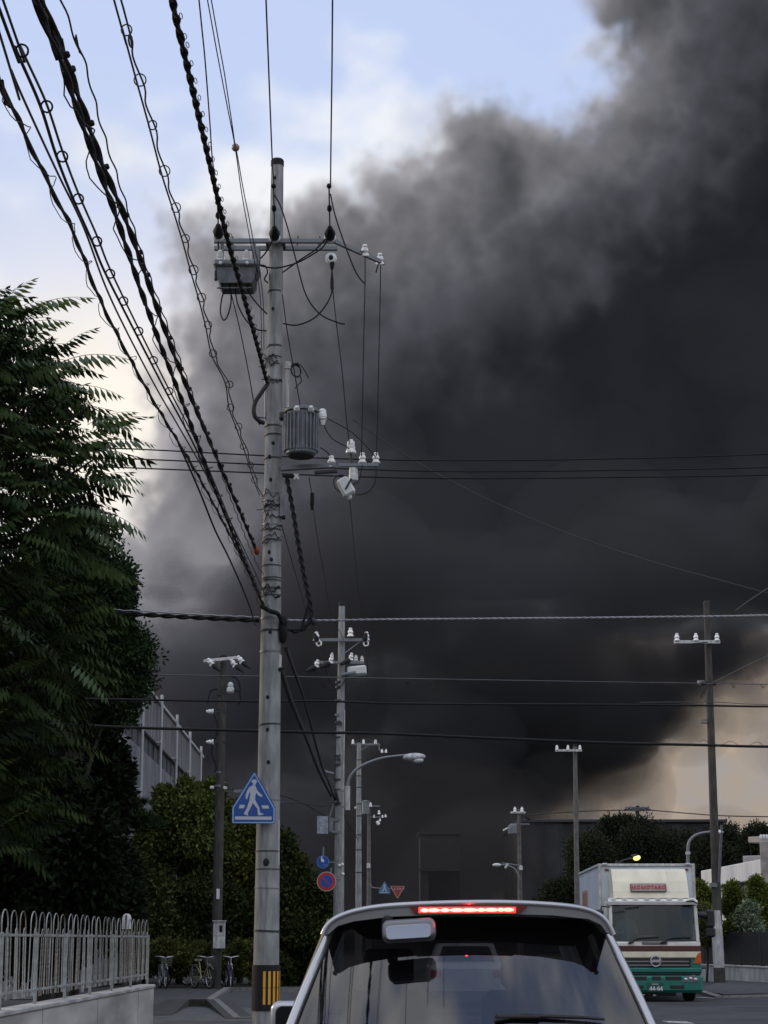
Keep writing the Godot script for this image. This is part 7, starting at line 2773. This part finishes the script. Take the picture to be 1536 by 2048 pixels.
	part("spoiler_top", b, silver, sp)
	# brake light in the spoiler
	b = B.new()
	b.prism(PackedVector2Array([Vector2(-0.27, 1.642), Vector2(-0.25, 1.612), Vector2(0.22, 1.616), Vector2(0.25, 1.645)]), -0.02, 0.012)
	var bl := part("brake_light", b, mat("brake_red", Color(0.14, 0.008, 0.008), 0.25), t)
	var hot := mat("brake_glow", Color(0.8, 0.1, 0.08), 0.4)
	hot.emission_enabled = true
	hot.emission = Color(1.0, 0.17, 0.15)
	hot.emission_energy_multiplier = 2.2
	var hotter := mat("brake_glow_core", Color(0.9, 0.3, 0.3), 0.4)
	hotter.emission_enabled = true
	hotter.emission = Color(1.0, 0.6, 0.54)
	hotter.emission_energy_multiplier = 2.6
	b = B.new()
	b.box(Vector3(-0.017, 1.6285, 0.0115), Vector3(0.428, 0.026, 0.003), 0.001)
	part("light_strip", b, hot, bl)
	for k in 20:
		b = B.new()
		var x := -0.222 + k * 0.0216
		b.box(Vector3(x, 1.6285 + x * 0.006, 0.0135), Vector3(0.0205, 0.024, 0.004), 0.003)
		part("light_segment", b, hot, bl)
	for q in [[-0.205, 0.02], [-0.165, 0.03], [-0.115, 0.022], [-0.062, 0.034], [-0.005, 0.04], [0.045, 0.02], [0.09, 0.034], [0.132, 0.016], [0.165, 0.026]]:
		b = B.new()
		b.ball(Vector3(q[0], 1.6285 + q[0] * 0.006, 0.0155), Vector3(q[1], 0.0085, 0.003), 6, 14)
		part("light_core", b, hotter, bl)
	var l := OmniLight3D.new()
	l.name = "brake_light_glow"
	l.position = Vector3(-0.222 + 10 * 0.0216, 1.6285, 0.0135)
	l.light_color = Color(1.0, 0.12, 0.1)
	l.light_energy = 0.03
	l.light_size = 0.01
	l.omni_range = 6.0
	l.omni_attenuation = 2.0
	l.shadow_enabled = true
	t.add_child(l)
	# parking mirror under the spoiler, left of the middle
	b = B.new()
	b.pad(Vector3(-0.275, 1.54, 0.03), Vector3(0.24, 0.098, 0.07), 0.034, Basis(Vector3.BACK, 0.06) * Basis(Vector3.RIGHT, -0.25))
	var pm := part("parking_mirror", b, mat("mirror_shell", Color(0.16, 0.165, 0.18), 0.3, 0.5), t)
	b = B.new()
	b.pad(Vector3(-0.278, 1.5335, 0.0615), Vector3(0.2, 0.066, 0.014), 0.02, Basis(Vector3.BACK, 0.06) * Basis(Vector3.RIGHT, -0.25))
	part("mirror_glass", b, mat("mirror_face", Color(0.24, 0.25, 0.28), 0.1, 1.0), pm)
	b = B.new()
	b.box(Vector3(-0.37, 1.58, -0.02), Vector3(0.05, 0.06, 0.06), 0.015)
	part("mirror_stem", b, dark, pm)
	# rear wiper
	b = B.new()
	b.tube([fr * Vector3(0.1, 0.145, 0.06), fr * Vector3(0.22, 0.165, 0.065), fr * Vector3(0.5, 0.16, 0.055), fr * Vector3(0.58, 0.155, 0.05)], 0.012, 6, 0.006)
	part("rear_wiper", b, dark, t)
	b = B.new()
	b.box(fr * Vector3(0.2, 0.16, 0.062), Vector3(0.2, 0.022, 0.03), 0.008)
	part("wiper_arm", b, dark, t)
	# cabin: floor, seats, inside mirror
	b = B.new()
	b.box(Vector3(0, 1.03, -1.3), Vector3(1.5, 0.02, 2.2))
	part("parcel_shelf", b, inside, t)
	for s in [[-0.38, -2.2], [0.38, -2.2]]:
		b = B.new()
		b.box(Vector3(s[0], 1.1, s[1]), Vector3(0.46, 0.26, 0.14), 0.05)
		var seat := part("seat", b, inside, t)
		b = B.new()
		b.box(Vector3(s[0], 1.31, s[1]), Vector3(0.24, 0.17, 0.1), 0.04)
		part("headrest", b, inside, seat)
	b = B.new()
	b.pad(Vector3(-0.36, 1.35, -2.52), Vector3(0.29, 0.2, 0.05), 0.04)
	var im := part("inside_mirror", b, dark, t)
	b = B.new()
	b.box(Vector3(-0.36, 1.4, -2.49), Vector3(0.25, 0.07, 0.008), 0.003)
	part("mirror_glass", b, M.mirror_face, im)
	# door mirror at the left
	var dm := at(558, 2024, 10.7) - o
	b = B.new()
	b.pad(dm + Vector3(0.04, -0.03, 0), Vector3(0.17, 0.18, 0.11), 0.05)
	var sm := part("door_mirror", b, silver, t)
	b = B.new()
	b.pad(dm + Vector3(0.05, -0.035, 0.052), Vector3(0.135, 0.14, 0.014), 0.04)
	part("mirror_glass", b, mat("mirror_dim", Color(0.06, 0.065, 0.07), 0.08, 1.0), sm)
	b = B.new()
	b.box(dm + Vector3(0.2, -0.08, 0), Vector3(0.2, 0.05, 0.06), 0.015)
	part("mirror_arm", b, dark, sm)


# ---------------------------------------------------------------- smoke
func make_smoke() -> void:
	if not SMOKE:
		return
	var t := thing("smoke_plume", "huge black smoke plume rising behind the poles and filling most of the sky", "smoke", at(1000, 1880, 290.0) * Vector3(1, 0, 1))
	t.set_meta("kind", "stuff")
	var o := t.position
	var soot := {}
	var puff := func(px: float, py: float, d: float, r: Vector3, tau: float, g: Color) -> void:
		# tau: how deep the puff is across, seen from the front
		var dens := snappedf(log(tau / (2.0 * r.z)), 0.12)
		var key := "%.2f %.2f" % [dens, g.r]
		if not soot.has(key):
			var fm := FogMaterial.new()
			fm.resource_name = "soot"
			fm.albedo = g.linear_to_srgb()
			fm.density = exp(dens)
			soot[key] = fm
		var f := FogVolume.new()
		f.name = "smoke_puff"
		f.shape = RenderingServer.FOG_VOLUME_SHAPE_ELLIPSOID
		f.size = r * 2.0
		f.material = soot[key]
		f.position = at(px, py, d) - o
		f.rotation = Vector3(0, 0, rng.randf_range(-0.5, 0.5))
		t.add_child(f, true)
	var m := 290.0 * 0.985 / FOCAL     # metres to a pixel out there
	var soot_black := Color(0.094, 0.096, 0.102)
	var soot_low := Color(0.12, 0.119, 0.121)
	var soot_blue := Color(0.2, 0.2, 0.225)
	var soot_grey := Color(0.18, 0.18, 0.19)
	# pale brown smoke low down at the right, behind the column, with the day on it
	for k in 16:
		var r := rng.randf_range(90, 200)
		var tone := rng.randf_range(0.75, 1.1)
		puff.call(rng.randf_range(1050, 1720), rng.randf_range(1340, 1720), rng.randf_range(345, 380), Vector3(r, r * rng.randf_range(0.5, 0.8), 60) * m, rng.randf_range(0.25, 0.5), Color(0.62, 0.5, 0.41) * tone)
	# the dense body over the ground: many overlapping billows, none of them thick by itself
	var body := PackedVector2Array([V(130, 1290), V(480, 1230), V(640, 1130), V(800, 1080), V(1200, 1060), V(1500, 1050), V(1800, 1000), V(1800, 1130), V(1540, 1255), V(1430, 1370), V(1380, 1450), V(1280, 1515), V(1180, 1570), V(1050, 1620), V(1000, 1820), V(130, 1820)])
	for gx in 5:
		for gy in 4:
			puff.call(620.0 + gx * 150.0 + rng.randf_range(-30, 30) - gy * 15.0, 1190.0 + gy * 140.0 + rng.randf_range(-30, 30), rng.randf_range(290, 340), Vector3(185, 150, 130) * m * rng.randf_range(0.9, 1.1), 0.7, soot_low if gy > 1 else soot_black)
	for k in 9:
		puff.call(1180.0 + k * 68.0, 1165.0 - k * 4.0 + rng.randf_range(-15, 15), rng.randf_range(280, 330), Vector3(125, 85, 110) * m * rng.randf_range(0.9, 1.15), 0.75, soot_black)
		puff.call(1200.0 + k * 68.0, 1205.0 - k * 9.0 + rng.randf_range(-15, 15), rng.randf_range(280, 330), Vector3(110, 80, 100) * m * rng.randf_range(0.9, 1.15), 0.6, soot_black)
	var made := 0
	while made < 105:
		var p := V(rng.randf_range(130, 1800), rng.randf_range(1000, 1820))
		if not Geometry2D.is_point_in_polygon(p, body):
			continue
		made += 1
		var edge := 1e9
		for k in range(7, 13):
			edge = minf(edge, p.distance_to(Geometry2D.get_closest_point_to_segment(p, body[k], body[k + 1])))
		var r := clampf(edge * 0.9 + 40.0, 50.0, rng.randf_range(140, 230))
		var mix := clampf((p.x - 380.0) / 400.0 + rng.randf_range(-0.3, 0.3), 0.0, 1.0)
		puff.call(p.x, p.y, rng.randf_range(265, 335), Vector3(r, r * rng.randf_range(0.6, 0.9), minf(r, 140)) * m, rng.randf_range(0.55, 0.85), soot_blue if mix < 0.4 else soot_low if p.y > 1330 else soot_black)
	# the fold of the column that hangs over the far end of the street
	for s in [[940, 1500, 130], [1040, 1470, 120], [1010, 1570, 95], [930, 1640, 110], [1110, 1520, 85], [1130, 1440, 120], [1230, 1420, 100], [1200, 1490, 70], [1300, 1430, 75], [960, 1720, 95], [880, 1560, 140], [1330, 1360, 90], [1430, 1300, 80], [1510, 1230, 90], [1600, 1190, 100], [860, 1690, 130]]:
		for k in 2:
			puff.call(s[0] + rng.randf_range(-25, 25), s[1] + rng.randf_range(-25, 25), rng.randf_range(262, 330), Vector3(s[2], s[2] * rng.randf_range(0.65, 0.9), s[2] * 0.8) * m, rng.randf_range(0.6, 0.9), soot_black)
	# smoke drifting before the shed and beside the distant pole
	for s in [[880, 1760, 300, 190.0, 0.6], [800, 1720, 300, 196.0, 0.4], [960, 1760, 190, 225.0, 0.8], [1000, 1740, 190, 235.0, 0.5], [985, 1800, 210, 215.0, 0.8], [1010, 1660, 160, 245.0, 0.5]]:
		var q: float = s[3] / FOCAL
		puff.call(s[0], s[1], s[3], Vector3(s[2] * q, s[2] * q * 0.8, s[2] * q * 0.3), s[4] * 0.8, Color(0.07, 0.068, 0.069))
	# dark knots in the thinner left flank
	for s in [[330, 1170, 60, 0.7], [300, 1240, 80, 0.9], [360, 1290, 90, 0.8], [270, 1330, 110, 1.0], [430, 1180, 110, 0.45], [470, 1290, 120, 0.6], [380, 1390, 120, 0.8], [560, 1180, 120, 0.6], [620, 1120, 130, 0.5], [350, 1120, 45, 0.4], [500, 1400, 130, 0.7]]:
		for k in 5:
			var r: float = s[2] * rng.randf_range(0.6, 1.2)
			puff.call(s[0] + rng.randfn() * s[2] * 0.35, s[1] + rng.randfn() * s[2] * 0.3, rng.randf_range(270, 330), Vector3(r, r * rng.randf_range(0.5, 0.8), r * 0.8) * m, s[3] * 0.3, soot_blue)
	# ragged lower right flank
	for k in 40:
		var u := rng.randf()
		var e := V(1050, 1635).lerp(V(1260, 1545), u / 0.3) if u < 0.3 else V(1260, 1545).lerp(V(1405, 1440), (u - 0.3) / 0.3) if u < 0.6 else V(1405, 1440).lerp(V(1640, 1235), (u - 0.6) / 0.4)
		var r := rng.randf_range(45, 110)
		var inward := V(-0.55, -0.83) * rng.randf_range(-5, 90)
		puff.call(e.x + inward.x, e.y + inward.y, rng.randf_range(270, 320), Vector3(r, r * rng.randf_range(0.55, 0.85), r) * m, rng.randf_range(0.25, 0.45), soot_black)
	# thin billows over the upper column and along its left flank
	for k in 12:
		var e := V(rng.randf_range(420, 1500), 0)
		e.y = rng.randf_range(maxf(330, 900 - e.x * 0.75), 1000)
		var r := rng.randf_range(110, 210)
		puff.call(e.x + r * 0.5, e.y + r * 0.45, rng.randf_range(275, 330), Vector3(r, r * 0.75, r) * m, rng.randf_range(0.08, 0.16), soot_black if e.x > 800 else soot_grey)
